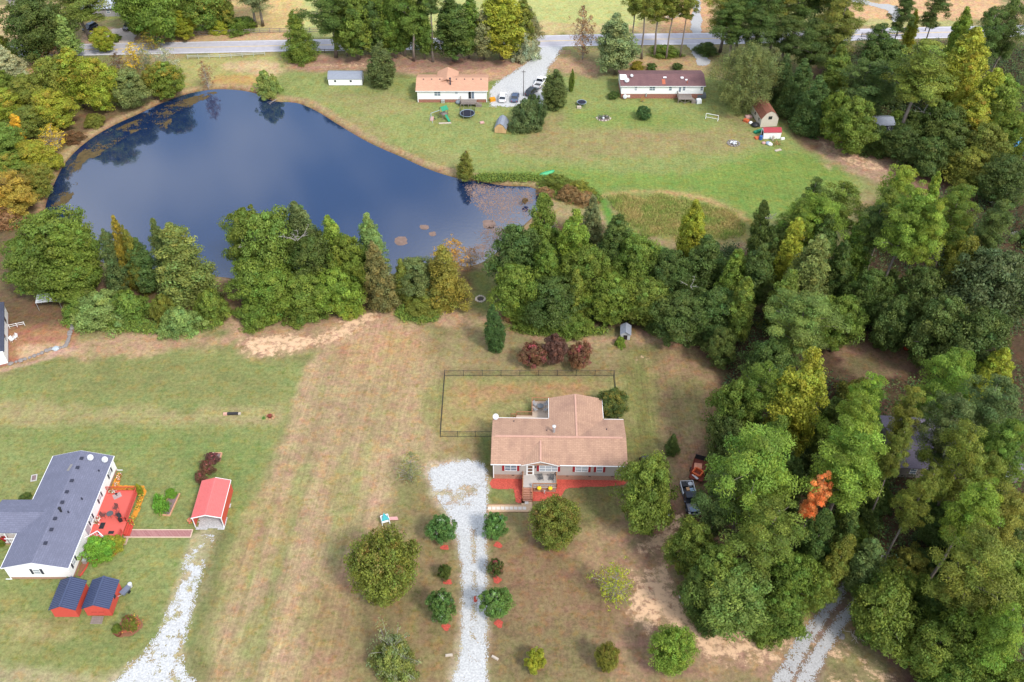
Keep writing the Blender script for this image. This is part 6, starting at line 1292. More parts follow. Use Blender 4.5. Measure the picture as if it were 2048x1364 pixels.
# ================================================================== TREES AND SHRUBS
leaf_plain = leafmat('leaves'); leaf_autumn = leafmat('leaves_turning', (0.40, 0.29, 0.045), 0.5); leaf_rusty = leafmat('leaves_rusty', (0.26, 0.17, 0.05), 0.55); leaf_pink = leafmat('leaves_with_blossom', (0.38, 0.08, 0.10))
leaf_white = leafmat('leaves_with_white_blossom', (0.5, 0.44, 0.46), 0.72)
bark = mat('bark', (0.20, 0.165, 0.14), 0.9, 0.3, 3, bump=0.4, stretch=(4, 4, 0.6)); bark_grey = mat('bark_grey', (0.30, 0.27, 0.25), 0.9, 0.2, 3, stretch=(4, 4, 0.6))
PROF = {
    'round': lambda t: np.sqrt(np.clip(1 - (1.75 * t - 0.75) ** 2, 0, 1)) * np.where(t < 0.43, 0.75 + 0.25 * t / 0.43, 1),
    'oval': lambda t: np.clip(np.sin(np.pi * np.clip(t * 0.86 + 0.12, 0, 1)), 0, 1) ** 0.7,
    'cone': lambda t: np.clip(1 - t, 0.02, 1) ** 0.72 * np.where(t < 0.08, 0.75 + 3.1 * t, 1),
    'column': lambda t: np.clip(1 - np.clip((t - 0.35) / 0.65, 0, 1) ** 1.9, 0.03, 1) * np.where(t < 0.35, 0.72 + 0.8 * t, 1),
    'pine': lambda t: np.clip(1 - t, 0.06, 1) ** 0.45 * (0.55 + 0.45 * np.clip(t * 3, 0, 1)),
    'gum': lambda t: np.clip(1 - t, 0.03, 1) ** 0.55 * (0.6 + 0.4 * np.clip(t * 2.5, 0, 1)),
    'dome': lambda t: np.sqrt(np.clip(1 - t * t, 0, 1)),
}
def crown_mesh(seed, H, Rr, zb, prof, ncl, rc, nl, ls, squash=0.7, outer=0.45, lobes=0.22, up=0.3, aspect=0.6, droop=0.0, hue=0.075, inner=0.15):
    g = np.random.RandomState(seed); pf = PROF[prof]
    tt = g.rand(ncl * 4); keep = g.rand(ncl * 4) < pf(tt) * 0.9 + 0.1; tt = tt[keep][:ncl]; n = len(tt)
    th = g.rand(n) * 2 * np.pi
    k1, k2, k3 = g.rand(3) * 6.28
    lob = 1 + lobes * (0.5 * np.sin(2 * th + k1 + 3 * tt) + 0.6 * np.sin(3 * th + k2 - 5 * tt) + 0.5 * np.sin(5 * th + k3 + 9 * tt))
    rad = Rr * pf(tt) * lob * np.maximum(0.0, 1 - rc / (Rr * 2.2))
    rho = rad * np.where(g.rand(n) < inner, g.rand(n) * 0.8, g.rand(n) ** outer)
    c = np.stack([rho * np.cos(th), rho * np.sin(th), zb + tt * (H - zb - rc * squash)], -1)
    rcs = rc * (0.65 + 0.7 * g.rand(n)) * (0.55 + 0.45 * pf(tt))
    ci = np.repeat(np.arange(n), nl); N = len(ci)
    d = g.randn(N, 3); d[:, 2] += up; d /= np.linalg.norm(d, axis=1)[:, None]
    sc_ = np.array([1, 1, squash])
    pos = c[ci] + d * sc_ * (rcs[ci] * (0.55 + 0.5 * g.rand(N)))[:, None]
    if droop: pos[:, 2] -= droop * g.rand(N) ** 2 * rcs[ci]
    pos[:, 2] = np.maximum(pos[:, 2], 0.06)
    ow = c[ci] * np.array([1, 1, 0]); ow /= (np.linalg.norm(ow, axis=1)[:, None] + 1e-6); ow[:, 2] = 0.5
    nr = d + 0.5 * ow + 0.75 * g.randn(N, 3); nr /= np.linalg.norm(nr, axis=1)[:, None]
    a = np.cross(nr, g.randn(N, 3)); a /= (np.linalg.norm(a, axis=1)[:, None] + 1e-6); b_ = np.cross(nr, a)
    s = ls * (0.6 + 0.8 * g.rand(N))
    A = a * s[:, None]; B = b_ * (s * aspect)[:, None]
    V = np.stack([pos - A, pos - B * 1.0 + A * 0.1, pos + A, pos + B + A * 0.1], 1).reshape(-1, 3)
    F = np.arange(N * 4).reshape(-1, 4)
    cb = np.exp(g.randn(n) * 0.16)[ci] * np.exp(g.randn(N) * 0.16)
    hz = (g.randn(n) * hue)[ci] + g.randn(N) * hue * 0.6
    col = np.stack([cb * (1 + hz), cb, cb * (1 - hz * 0.6), np.clip(0.35 + 0.35 * g.randn(n)[ci] * 0.5 + 0.12 * g.randn(N) + 0.25 * (tt[ci] - 0.4), 0, 1)], -1)
    return np_mesh('crown', V, F, None, np.clip(np.repeat(col, 4, 0), 0.02, 3)), c, rcs
def trunk_mesh(seed, H, zb, r0, centers, nlimb, top=0.85, mtl=None, twig=0.05):
    g = random.Random(seed); mb = MB(); pts = []
    bx = by = 0.0
    for k in range(7):
        pts.append(Vector((bx, by, H * top * k / 6))); bx += g.uniform(-.01, .01) * H; by += g.uniform(-.01, .01) * H
    rings = []
    for k, p in enumerate(pts):
        r = r0 * (1.25 if k == 0 else 1) * (1 - 0.82 * k / 6); rings.append([(p.x + r * math.cos(2 * math.pi * i / 8), p.y + r * math.sin(2 * math.pi * i / 8), p.z) for i in range(8)])
    mb.loft(rings)
    idx_ = list(range(len(centers))); g.shuffle(idx_)
    for i in idx_[:nlimb]:
        c = Vector(centers[i]); z0 = max(zb * 0.7, c.z - 0.45 * math.hypot(c.x, c.y) - 0.3); z0 = min(z0, H * top * 0.96)
        k = min(5, int(z0 / (H * top) * 6)); f = z0 / (H * top) * 6 - k; p0 = pts[k].lerp(pts[k + 1], f)
        m_ = p0.lerp(c, 0.55) + Vector((g.uniform(-.1, .1), g.uniform(-.1, .1), 0.12)) * (c - p0).length * 0.6
        rr = max(0.03, r0 * 0.4 * (1 - z0 / H))
        mb.tube(p0, m_, rr, rr * 0.65, 5, False); mb.tube(m_, c, rr * 0.65, twig * 0.5, 5, False)
    return mb.mesh('trunk', mtl or bark, True)
SPEC = {}   # species -> list of (H, R, crown mesh, trunk mesh)
def species(key, variants, H, Rr, zb, prof, ncl, rc, nl, ls, r0, nlimb, top=0.85, mtl=None, **kw):
    SPEC[key] = []
    for v in range(variants):
        cmesh, c, _ = crown_mesh(hash_(key) + v * 101, H, Rr, zb, prof, ncl, rc, nl, ls, **kw)
        cmesh.materials.append(leaf_plain)
        SPEC[key].append((H, Rr, cmesh, trunk_mesh(hash_(key) + v, H, zb, r0, c, nlimb, top, mtl)))
def hash_(s): return sum(ord(ch) * (i + 3) for i, ch in enumerate(s)) % 9999
species('oak', 3, 14, 5.5, 1.2, 'round', 300, 1.15, 120, 0.170, 0.36, 30, inner=0.12, lobes=0.3)
species('gum', 3, 19, 4.6, 2.5, 'gum', 270, 1.0, 120, 0.163, 0.3, 26, 0.95, lobes=0.28, squash=0.85)
species('pine', 4, 24, 4.6, 12.0, 'pine', 125, 1.15, 210, 0.170, 0.3, 40, 0.97, aspect=0.32, squash=0.5, outer=0.6, lobes=0.35, up=0.5)
species('tuftpine', 3, 22, 4.8, 8.0, 'round', 150, 1.15, 210, 0.163, 0.3, 40, 0.95, aspect=0.34, squash=0.6, outer=0.55, lobes=0.35, up=0.5)
species('cedar', 3, 13, 3.4, 0.3, 'cone', 330, 0.75, 82, 0.129, 0.22, 12, 0.95, squash=0.8, lobes=0.22, aspect=0.5)
species('leyland', 2, 15, 4.2, 0.2, 'cone', 380, 0.85, 80, 0.150, 0.25, 6, 0.95, squash=1.1, lobes=0.1, aspect=0.5)
species('column', 2, 11, 1.8, 0.25, 'column', 420, 0.42, 56, 0.095, 0.14, 4, 0.9, squash=1.0, lobes=0.08, outer=0.25, hue=0.05)
species('round', 2, 9, 5.0, 0.7, 'round', 420, 0.8, 80, 0.129, 0.22, 26, inner=0.1, lobes=0.07)
species('shrub', 3, 2.6, 2.0, 0.1, 'round', 190, 0.36, 100, 0.071, 0.07, 20, inner=0.1, lobes=0.15)
species('bush', 3, 4.5, 3.2, 0.1, 'dome', 230, 0.62, 110, 0.109, 0.1, 14, inner=0.12, lobes=0.3)
species('myrtle', 2, 3.4, 2.2, 0.5, 'round', 170, 0.42, 100, 0.082, 0.06, 24, inner=0.1, lobes=0.2, up=0.6)
species('sparse', 3, 8, 3.6, 0.8, 'oval', 120, 0.6, 16, 0.130, 0.13, 90, mtl=bark_grey, outer=0.6, lobes=0.3)
species('willow', 1, 17, 9.0, 0.8, 'round', 520, 1.2, 105, 0.163, 0.5, 30, droop=1.6, squash=0.9, aspect=0.35, inner=0.1, lobes=0.2)
species('grasspalm', 1, 1.6, 1.3, 0.05, 'dome', 60, 0.4, 30, 0.160, 0.05, 5, aspect=0.22)
COLS = dict(g=(.104, .154, .034), dg=(.066, .102, .032), bg=(.092, .128, .054), lg=(.145, .212, .040), ol=(.130, .152, .036), yg=(.205, .238, .036), ye=(.42, .31, .04), gy=(.16, .18, .105),
            oy=(.36, .22, .05), oran=(.46, .18, .05), rust=(.56, .24, .11), gold=(.20, .17, .03), br=(.20, .13, .08), plum=(.10, .055, .06), pink=(.12, .075, .05), silver=(.26, .29, .22), pale=(.17, .23, .085), red=(.3, .05, .05), fern=(.11, .24, .04), tealg=(.115, .15, .06))
tcount = {}
NAME = dict(oak='broadleaf_tree', gum='broadleaf_tree', pine='pine_tree', tuftpine='pine_tree', cedar='cedar_tree', leyland='conifer_tree', column='columnar_evergreen', round='round_tree', shrub='shrub', bush='bush', myrtle='flowering_shrub', sparse='thin_tree', willow='willow_like_tree', grasspalm='spiky_plant')
CAT = dict(shrub='shrub', bush='bush', myrtle='shrub', grasspalm='plant')
TREE_N = 0
def plant(sp, x, y, H, r, col, label, group=None, leaf=None, parts=True, name=None, cat=None, jit=0.09):
    global TREE_N
    TREE_N += 1; g = random.Random(TREE_N * 7 + 1)
    H0, R0, cm_, tm_ = SPEC[sp][g.randrange(len(SPEC[sp]))]
    t = empty(name or NAME[sp], (x, y, 0), g.uniform(0, 6.28), label, cat or CAT.get(sp, 'tree'), group)
    k = H / H0; e_ = 1 + g.uniform(-.12, .12); t.scale = (r / R0 * e_, r / R0 / e_, k)
    if H > 6: t.rotation_euler[0] = R(g.uniform(-3, 3)); t.rotation_euler[1] = R(g.uniform(-3, 3))
    c = link('crown', cm_, t); tk = link('trunk', tm_, t)
    b_ = [q * 1.5 for q in (COLS[col] if isinstance(col, str) else col)]; br_ = 1 + g.uniform(-jit, jit)
    c.color = (b_[0] * 1.08 * br_ * (1 + g.uniform(-jit, jit)), b_[1] * 1.02 * br_, b_[2] * 0.74 * br_ * (1 + g.uniform(-jit, jit)), 1)
    if leaf is not None:
        c.material_slots[0].link = 'OBJECT'; c.material_slots[0].material = leaf
    return t
def TT(sp, tx, ty, H, wpx, col, label, group=None, leaf=None, **kw):
    p = G(tx, ty, H * 0.97); k = ppm(p.x, p.y, H * 0.6)
    return plant(sp, p.x, p.y, H, wpx / 2 / k, col, label, group, leaf, **kw)
def TB(sp, bx, by, ty, wpx, col, label, group=None, leaf=None, **kw):
    p = G(bx, by); k = ppm(p.x, p.y, 2); r = wpx / 2 / k
    H = height_of(p.x, p.y, ty); 
    return plant(sp, p.x, p.y, H, r, col, label, group, leaf, **kw)

# ---- garden trees and shrubs round the near house
TB('round', 776, 1182, 1066, 146, (.125, .165, .04), 'large round tree with rusty leaf tips left of the gravel drive', leaf=leaf_rusty)
TB('round', 1105, 1086, 1006, 106, (.125, .165, .04), 'round reddish-green tree in front of the beige house porch', leaf=leaf_rusty)
TB('oak', 1285, 1055, 922, 122, 'g', 'full green tree at the right front corner of the beige house')
TB('sparse', 1228, 1198, 1128, 95, 'yg', 'thin yellow tree on the bare brown lawn', leaf=leaf_autumn)
TB('sparse', 788, 1336, 1278, 118, 'gy', 'grey-green thin-leaved tree at the bottom left of the drive')
TB('bush', 790, 1340, 1290, 96, (.16, .18, .06), 'low olive bush mixed into the grey thin-leaved tree')
TB('shrub', 1070, 1336, 1306, 48, 'yg', 'small yellow-green round shrub at the bottom edge right of the drive')
TB('round', 1212, 1336, 1288, 52, 'ol', 'small round green shrub with red tips at the bottom', leaf=leaf_rusty)
TB('round', 1337, 1330, 1266, 100, 'lg', 'bright green round tree at the bottom beside the sandy patch')
MY = 'crape myrtle shrubs along the gravel drive'
TB('myrtle', 886, 1082, 1036, 60, (.085, .165, .055), 'leafy shrub with pale flowers, upper left of the drive', MY, leaf_white)
TB('myrtle', 990, 1076, 1028, 50, (.085, .165, .055), 'leafy shrub with pale flowers, upper right of the drive', MY, leaf_white)
TB('myrtle', 891, 1158, 1130, 30, 'dg', 'smallest green shrub in the middle left of the drive', MY)
TB('myrtle', 992, 1152, 1120, 34, 'dg', 'small green-pink shrub in the middle right of the drive', MY, leaf_pink)
TB('myrtle', 886, 1240, 1184, 62, (.085, .165, .055), 'leafy shrub with pale flowers, lower left of the drive', MY, leaf_white)
TB('myrtle', 994, 1234, 1178, 62, (.085, .165, .055), 'leafy shrub with pale flowers, lower right of the drive', MY, leaf_white)
TB('cedar', 1342, 905, 866, 36, 'dg', 'little dark green conifer on the right lawn')
TB('sparse', 822, 962, 905, 70, 'gy', 'pale twiggy shrub at the top left of the gravel turnaround', leaf=leaf_autumn)
TB('column', 993, 700, 604, 42, (.052, .096, .036), 'narrow dark green column evergreen behind the fenced yard')
TB('myrtle', 1066, 732, 688, 58, 'pink', 'left red-flowering shrub behind the black fence', 'red and purple shrubs behind the fence', leaf_pink)
TB('myrtle', 1110, 728, 670, 56, 'plum', 'tall dark purple shrub between two red ones', 'red and purple shrubs behind the fence')
TB('myrtle', 1158, 732, 690, 60, 'pink', 'right red-flowering shrub behind the black fence', 'red and purple shrubs behind the fence', leaf_pink)
TB('oak', 1222, 832, 782, 62, 'dg', 'dark yellow-flecked tree at the rear right corner of the beige house', leaf=leaf_autumn)
TB('bush', 1240, 690, 674, 24, 'lg', 'small green bush in front of the grey-roofed hut')
TB('sparse', 1322, 975, 940, 46, 'dg', 'small dark bush beside the parked dark car', name='bush', cat='bush')
# ---- left property
TB('bush', 205, 1108, 1075, 62, 'fern', 'bright green spreading shrub beside the air conditioner')
TB('bush', 232, 1096, 1072, 40, 'yg', 'yellow-green shrub at the foot of the red deck stairs')
TB('myrtle', 427, 926, 908, 30, 'plum', 'rearmost red-flowering shrub behind the red carport', 'red shrubs behind the carport', leaf_pink)
TB('myrtle', 418, 945, 924, 34, 'pink', 'middle red-flowering shrub behind the red carport', 'red shrubs behind the carport', leaf_pink)
TB('myrtle', 406, 966, 946, 30, 'pink', 'front red-flowering shrub touching the red carport', 'red shrubs behind the carport', leaf_pink)
TB('bush', 343, 992, 979, 24, 'fern', 'small bright green bush in the raised garden bed')
TB('grasspalm', 326, 1020, 985, 34, 'fern', 'spiky palm-like plant at the raised garden bed')
TB('shrub', 52, 998, 990, 26, 'dg', 'dark shrub against the back of the slate-roofed house')
TB('shrub', 4, 1092, 1076, 20, 'g', 'round green shrub by the white side porch')
TB('bush', 142, 1150, 1136, 16, 'fern', 'small leafy plant at the corner of the white house')
TB('bush', 281, 987, 966, 14, 'yg', 'yellow-green plant at the back corner of the red deck')
TB('shrub', 238, 1265, 1250, 22, 'g', 'low green plant in the flower bed by the wooden bench')
TB('shrub', 266, 1258, 1232, 30, 'ol', 'red and yellow leafy plant in the flower bed by the bench', leaf=leaf_pink)
TB('shrub', 291, 1036, 1030, 10, 'oy', 'potted plant with red leaves', name='garden_plant', cat='plant', leaf=leaf_pink) if False else None
# ---- pond shore
TB('bush', 540, 190, 136, 46, 'pale', 'light green tree standing at the far edge of the pond', name='broadleaf_tree', cat='tree')
TB('cedar', 930, 354, 300, 46, 'ol', 'dark olive tree on the pond bank below the lawn', leaf=leaf_rusty)
TB('sparse', 418, 178, 118, 36, 'br', 'brown bare tree at the top of the pond')
BR = 'brown brush at the right end of the pond'
for q in ((1112, 372, 350, 60, 'ol', 'green brush beside the small green boat'), (1090, 390, 376, 40, 'br', 'rust-brown brush at the water edge'), (1140, 396, 372, 50, 'br', 'rust-brown brush behind the reeds'), (1170, 405, 386, 50, 'br', 'pinkish brush nearest the tall grass'), (1160, 385, 366, 60, 'ol', 'olive brush above the rusty brush')):
    TB('bush', *q[:5], q[5] + ' at the right end of the pond', BR)
TB('shrub', 1050, 406, 396, 14, 'br', 'small brown reed clump standing in the pale algae')
# ---- far gardens
TB('column', 764, 172, 80, 58, (.085, .12, .05), 'tall egg-shaped evergreen right of the long white shed')
TB('column', 1109, 216, 133, 50, (.085, .12, .05), 'egg-shaped evergreen right of the far gravel drive')
TB('bush', 1050, 258, 196, 60, (.08, .12, .055), 'left half of the twin rounded evergreen by the tan barn shed', name='evergreen_shrub')
TB('bush', 1070, 248, 184, 48, (.07, .11, .055), 'right half of the twin rounded evergreen by the tan barn shed', name='evergreen_shrub')
TB('column', 1142, 182, 133, 13, 'g', 'very thin young evergreen on the far lawn')
TB('shrub', 1287, 237, 212, 34, (.06, .12, .05), 'round dark green shrub below the plum-roofed house')
TB('shrub', 1226, 196, 184, 26, 'dg', 'dark shrub at the left end of the plum-roofed house')
TB('sparse', 1285, 204, 192, 12, 'oy', 'tiny orange sapling at the brick base of the plum-roofed house', leaf=leaf_autumn)
TB('bush', 1274, 137, 122, 28, 'gold', 'golden shrub behind the plum-roofed house', leaf=leaf_autumn)
TB('shrub', 1303, 139, 127, 24, 'dg', 'left of two dark shrubs behind the plum-roofed house')
TB('shrub', 1354, 139, 126, 22, 'dg', 'right of two dark shrubs behind the plum-roofed house')
TB('willow', 1484, 212, 84, 150, (.115, .14, .06), 'huge drooping grey-green tree beside the plum-roofed house')
TB('gum', 1530, 190, 92, 70, (.13, .14, .07), 'dull grey-green tree against the right side of the drooping tree')
TB('leyland', 1616, 262, 146, 92, (.058, .098, .034), 'large dark cone conifer nearest the cream barn shed')
TB('leyland', 1582, 230, 112, 84, (.055, .092, .034), 'dark cone conifer behind the nearest large one')
TB('leyland', 1556, 200, 100, 60, (.058, .092, .036), 'dark conifer tucked behind the drooping tree')
TB('shrub', 848, 196, 186, 14, 'g', 'green shrub at the left end of the peach-roofed house')
TB('gum', 1230, 148, 24, 104, (.15, .19, .10), 'silvery green tree left of the plum-roofed house')
TB('sparse', 1165, 118, 8, 62, 'br', 'tall half-dead brown tree by the road')
for i, (bx, ty_, w_) in enumerate(((1283, -60, 70), (1308, -40, 66), (1332, -55, 60), (1360, -50, 56), (1262, -70, 60))):
    TB('pine', bx, 118 - i % 2 * 4, ty_, w_, 'ol', ('first', 'second', 'third', 'fourth', 'shaded leftmost')[i] + ' tall roadside pine behind the plum-roofed house', 'roadside pines behind the plum-roofed house')
TB('bush', 1330, 108, 92, 60, 'g', 'low green brush under the pines behind the plum-roofed house'); TB('bush', 1412, 106, 84, 46, 'dg', 'dark brush right of the small side drive')
# ---- roadside row above the peach-roofed house
RR = 'roadside trees above the peach-roofed house'
for q in (('cedar', 606, 122, 16, 72, 'g', 'lone leafy-to-the-ground pine at the left end'), ('tuftpine', 672, 114, -40, 100, 'dg', 'pine with a clear dark trunk'), ('gum', 694, 112, -20, 60, 'g', 'slim dark tree right of the clear-trunk pine'), ('gum', 745, 112, -28, 70, 'dg', 'shaded tree just behind the egg-shaped evergreen'), ('gum', 792, 116, -30, 64, 'g', 'slim tree before the bare-trunk pine'), ('gum', 850, 118, -10, 60, 'g', 'slim leafy tree beside the bare-trunk pine'), ('gum', 938, 116, -6, 70, 'g', 'green tree right of the dark leafy-to-the-ground one'), ('gum', 718, 118, -40, 96, 'g', 'broad dark tree behind the egg-shaped evergreen'),
          ('gum', 770, 110, -30, 88, 'g', 'dark tree right of the egg-shaped evergreen'), ('tuftpine', 828, 122, -45, 84, 'g', 'slim pine in the middle'), ('pine', 866, 124, -70, 60, 'dg', 'tallest bare-trunk pine'), ('gum', 810, 112, -35, 70, 'g', 'slim green tree left of the bare-trunk pine'),
          ('gum', 908, 122, -8, 104, 'dg', 'dark green tree leafy to the ground'), ('gum', 968, 118, 14, 76, 'gy', 'greyish cedar-like tree'), ('gum', 1004, 118, -34, 116, 'yg', 'big yellow-green tree'), ('gum', 1040, 114, -5, 70, 'ol', 'olive tree beside the far gravel drive'), ('bush', 1050, 118, 56, 54, 'silver', 'silvery bushy tree at the mouth of the far gravel drive'), ('gum', 1058, 110, 12, 60, 'gy', 'grey-green tree behind the silvery bushy tree')):
    TB(*q[:6], q[6] + ' in the roadside row above the peach-roofed house' if 'drive' not in q[6] and 'silvery' not in q[6] else q[6], RR, name='roadside_tree' if q[0] == 'bush' else None, cat='tree')
# ---- top left, beyond and along the road
TB('oak', 95, 118, -12, 130, 'dg', 'big dark green tree at the top left'); TB('gum', 140, 116, 26, 74, 'pale', 'pale green tree in front of the big dark one at top left'); TB('tuftpine', 183, 82, -40, 120, 'ol', 'spreading tree with a visible trunk beside the low metal-roofed house')
TB('sparse', 118, 126, 74, 56, 'pink', 'bare pinkish tree at the top left', leaf=leaf_rusty); TB('cedar', 30, 172, 86, 80, 'silver', 'silvery grey cedar at the left edge'); TB('bush', 8, 120, 70, 60, 'ol', 'olive tree at the far left edge above the silvery cedar', name='broadleaf_tree', cat='tree')
TB('oak', 212, 104, 54, 50, 'yg', 'small yellow tree by the pale yard', leaf=leaf_autumn); TB('shrub', 232, 82, 69, 28, 'g', 'round green shrub in the pale yard'); TB('sparse', 274, 140, 84, 64, 'ye', 'thin yellow tree near the road bend', leaf=leaf_autumn)
TB('sparse', 306, 100, 58, 54, 'gold', 'thin olive-brown tree beside the road'); TB('sparse', 345, 168, 92, 76, 'silver', 'pale bare tree above the pond corner'); TB('sparse', 245, 150, 104, 56, 'pink', 'bare greyish tree behind the bank trees'); TB('sparse', 300, 150, 96, 46, 'gy', 'bare twiggy tree left of the pale bare tree')
for q in (('oak', 322, 84, -60, 120, 'g', 'dark oak-like tree beyond the road'), ('oak', 285, 70, -50, 90, 'g', 'leafy tree beside the low metal-roofed house'), ('oak', 418, 58, -50, 110, 'g', 'green and orange tree'), ('gum', 372, 80, 18, 56, 'yg', 'yellow-green small tree'), ('pine', 512, 54, -70, 90, 'ol', 'spreading pine with a straight dark trunk'), ('tuftpine', 526, 52, -50, 90, 'gy', 'greyish pine'), ('bush', 482, 60, 34, 66, 'g', 'low green bushy tree'), ('oak', 368, 60, -40, 80, 'g', 'shaded tree in the row'), ('gum', 455, 56, -30, 60, 'ol', 'olive tree with orange leaves'), ('bush', 440, 64, 40, 44, 'yg', 'low yellow-green bush')):
    TB(*q[:6], q[6] + ' behind the roadside plank fence', 'trees behind the roadside fence', leaf_autumn if 'orange' in q[6] else None, cat='tree', name='broadleaf_tree' if q[0] == 'bush' else None)
# ---- left pond bank, autumn colours
LB = 'autumn trees on the left pond bank'
for i, q in enumerate((('gum', 165, 215, 92, 100, 'yg', 'large yellow-green tree'), ('oak', 125, 220, 112, 90, 'ol', 'olive tree left of the large yellow-green one'), ('oak', 215, 222, 112, 80, 'yg', 'golden-flecked tree'), ('oak', 268, 212, 140, 92, 'tealg', 'blue-green round tree'), ('oak', 338, 194, 124, 76, 'g', 'green tree with orange leaves nearest the pond corner'), ('gum', 310, 196, 128, 50, 'ol', 'olive tree between the blue-green and the orange-flecked ones'),
                       ('oak', 70, 218, 150, 84, 'ol', 'olive tree below the silvery cedar'), ('oak', 18, 238, 180, 88, 'yg', 'yellow-green tree at the left edge'), ('oak', 118, 258, 178, 84, 'yg', 'yellow tree leaning to the water'), ('gum', 44, 282, 228, 50, 'ye', 'bright yellow tree'), ('oak', 18, 318, 250, 100, 'g', 'green tree at the left edge below the yellow one'), ('sparse', 118, 300, 246, 66, 'ye', 'thin pale yellow tree at the bank'), ('oak', 80, 340, 284, 84, 'yg', 'yellow-green tree above the orange one'), ('oak', 28, 366, 306, 74, 'g', 'green tree above the orange one at the left edge'), ('oak', 38, 420, 346, 104, (.26, .2, .045), 'orange-red tree'), ('oak', 90, 392, 326, 60, 'ol', 'olive tree beside the orange one at the water'), ('bush', 14, 446, 410, 80, 'br', 'grey-brown brush below the orange tree'), ('bush', 192, 250, 226, 40, 'ol', 'low brush on the bare bank'), ('bush', 150, 282, 262, 40, 'pink', 'brownish brush on the bank'), ('oak', 78, 268, 212, 80, 'ol', 'dull green tree behind the bright yellow one'), ('bush', 112, 330, 304, 40, 'yg', 'low yellow brush at the waterline'), ('oak', 10, 190, 140, 60, 'g', 'green tree under the silvery cedar at the edge'))):
    lf = leaf_autumn if q[5] in ('yg', 'ye', 'oy') or 'orange' in q[6] else None
    if q[6] == 'orange-red tree': lf = leaf_rusty
    TB(*q[:6], q[6] + ' on the left pond bank', LB, lf, cat='tree' if q[0] != 'bush' else None)
# ---- near bank, left group
NB = 'trees on the near pond bank'
for q in (('oak', 78, 426, 17, 160, 'g', 'big green tree by the left edge house'), ('oak', 132, 440, 16, 100, 'g', 'second green tree right of the big one'), ('oak', 40, 470, 14, 110, 'g', 'low-hanging tree over the left edge yard'), ('oak', 128, 520, 9, 130, 'g', 'low spreading tree over the brown yard'), ('cedar', 200, 452, 15, 76, 'bg', 'blue-grey cedar'), ('cedar', 219, 430, 17, 52, 'gold', 'narrow golden-green cedar'), ('cedar', 246, 442, 17, 52, 'ol', 'narrow olive cedar next to the golden one'), ('cedar', 298, 436, 17, 64, 'bg', 'grey-tipped cedar behind the large one'),
          ('cedar', 338, 440, 18, 140, (.135, .16, .05), 'large light green cone cedar'), ('gum', 268, 480, 13, 80, 'dg', 'dark shaded tree between the cedars'), ('bush', 190, 590, 5.5, 120, 'pale', 'pale green thicket at the edge of the dry lawn'), ('bush', 248, 585, 6, 90, 'g', 'dark green thicket under the cedars'), ('bush', 352, 618, 5, 84, 'pale', 'rounded thicket sticking out onto the lawn'), ('bush', 415, 580, 6.5, 74, 'g', 'green thicket at the gap to the water'), ('bush', 150, 600, 4, 70, 'g', 'low thicket next to the stone edging'), ('bush', 318, 590, 6, 60, 'ol', 'twiggy brownish thicket under the large cedar')):
    TT(*q[:6], q[6] + ', left near-bank group', NB)
for q in (('oak', 486, 416, 16, 104, 'g', 'tall green tree at the left end'), ('oak', 530, 428, 17, 140, 'g', 'broadest green tree with pale dead branches'), ('gum', 596, 400, 18, 90, 'bg', 'tallest blue-green tree'), ('gum', 664, 430, 17, 84, 'lg', 'bright green tree'), ('gum', 742, 424, 17, 76, 'pale', 'lightest green tree at the right end'), ('oak', 692, 470, 15, 90, 'g', 'green tree in front of the bright one'), ('oak', 502, 516, 11, 96, 'g', 'lower tree at the path gap'), ('oak', 540, 540, 10, 130, 'g', 'lower tree over the bare earth'), ('oak', 606, 548, 9.5, 110, 'g', 'low tree with hanging branches'), ('oak', 668, 540, 10, 100, 'lg', 'low bright tree above the sandy patch'), ('bush', 510, 600, 5, 90, 'g', 'front thicket touching the bare earth'), ('bush', 600, 595, 5, 80, 'g', 'front thicket right of the first one'), ('bush', 690, 580, 5, 70, 'lg', 'front thicket at the right end'), ('oak', 620, 470, 15, 100, 'dg', 'dark tree with dead grey limbs')):
    TT(*q[:6], q[6] + ', middle near-bank group', NB)
for q in (('cedar', 752, 478, 16, 92, (.14, .14, .06), 'pale-topped olive cedar'), ('oak', 832, 520, 9, 90, 'tealg', 'rounded grey-green tree'), ('cedar', 890, 488, 14, 112, (.175, .165, .04), 'yellow-green cedar with a bleached dead top'), ('sparse', 908, 478, 7, 80, 'oy', 'thin orange tree behind the yellow-green cedar'), ('sparse', 940, 496, 5, 50, 'br', 'brown twiggy bush at the water edge'), ('bush', 850, 590, 3.5, 80, 'ol', 'low weeds at the foot of the grey-green tree'), ('cedar', 800, 520, 10, 50, 'ol', 'small olive cedar between two others')):
    TT(*q[:6], q[6] + ', right near-bank group', NB, leaf_autumn if q[5] == 'oy' else None)
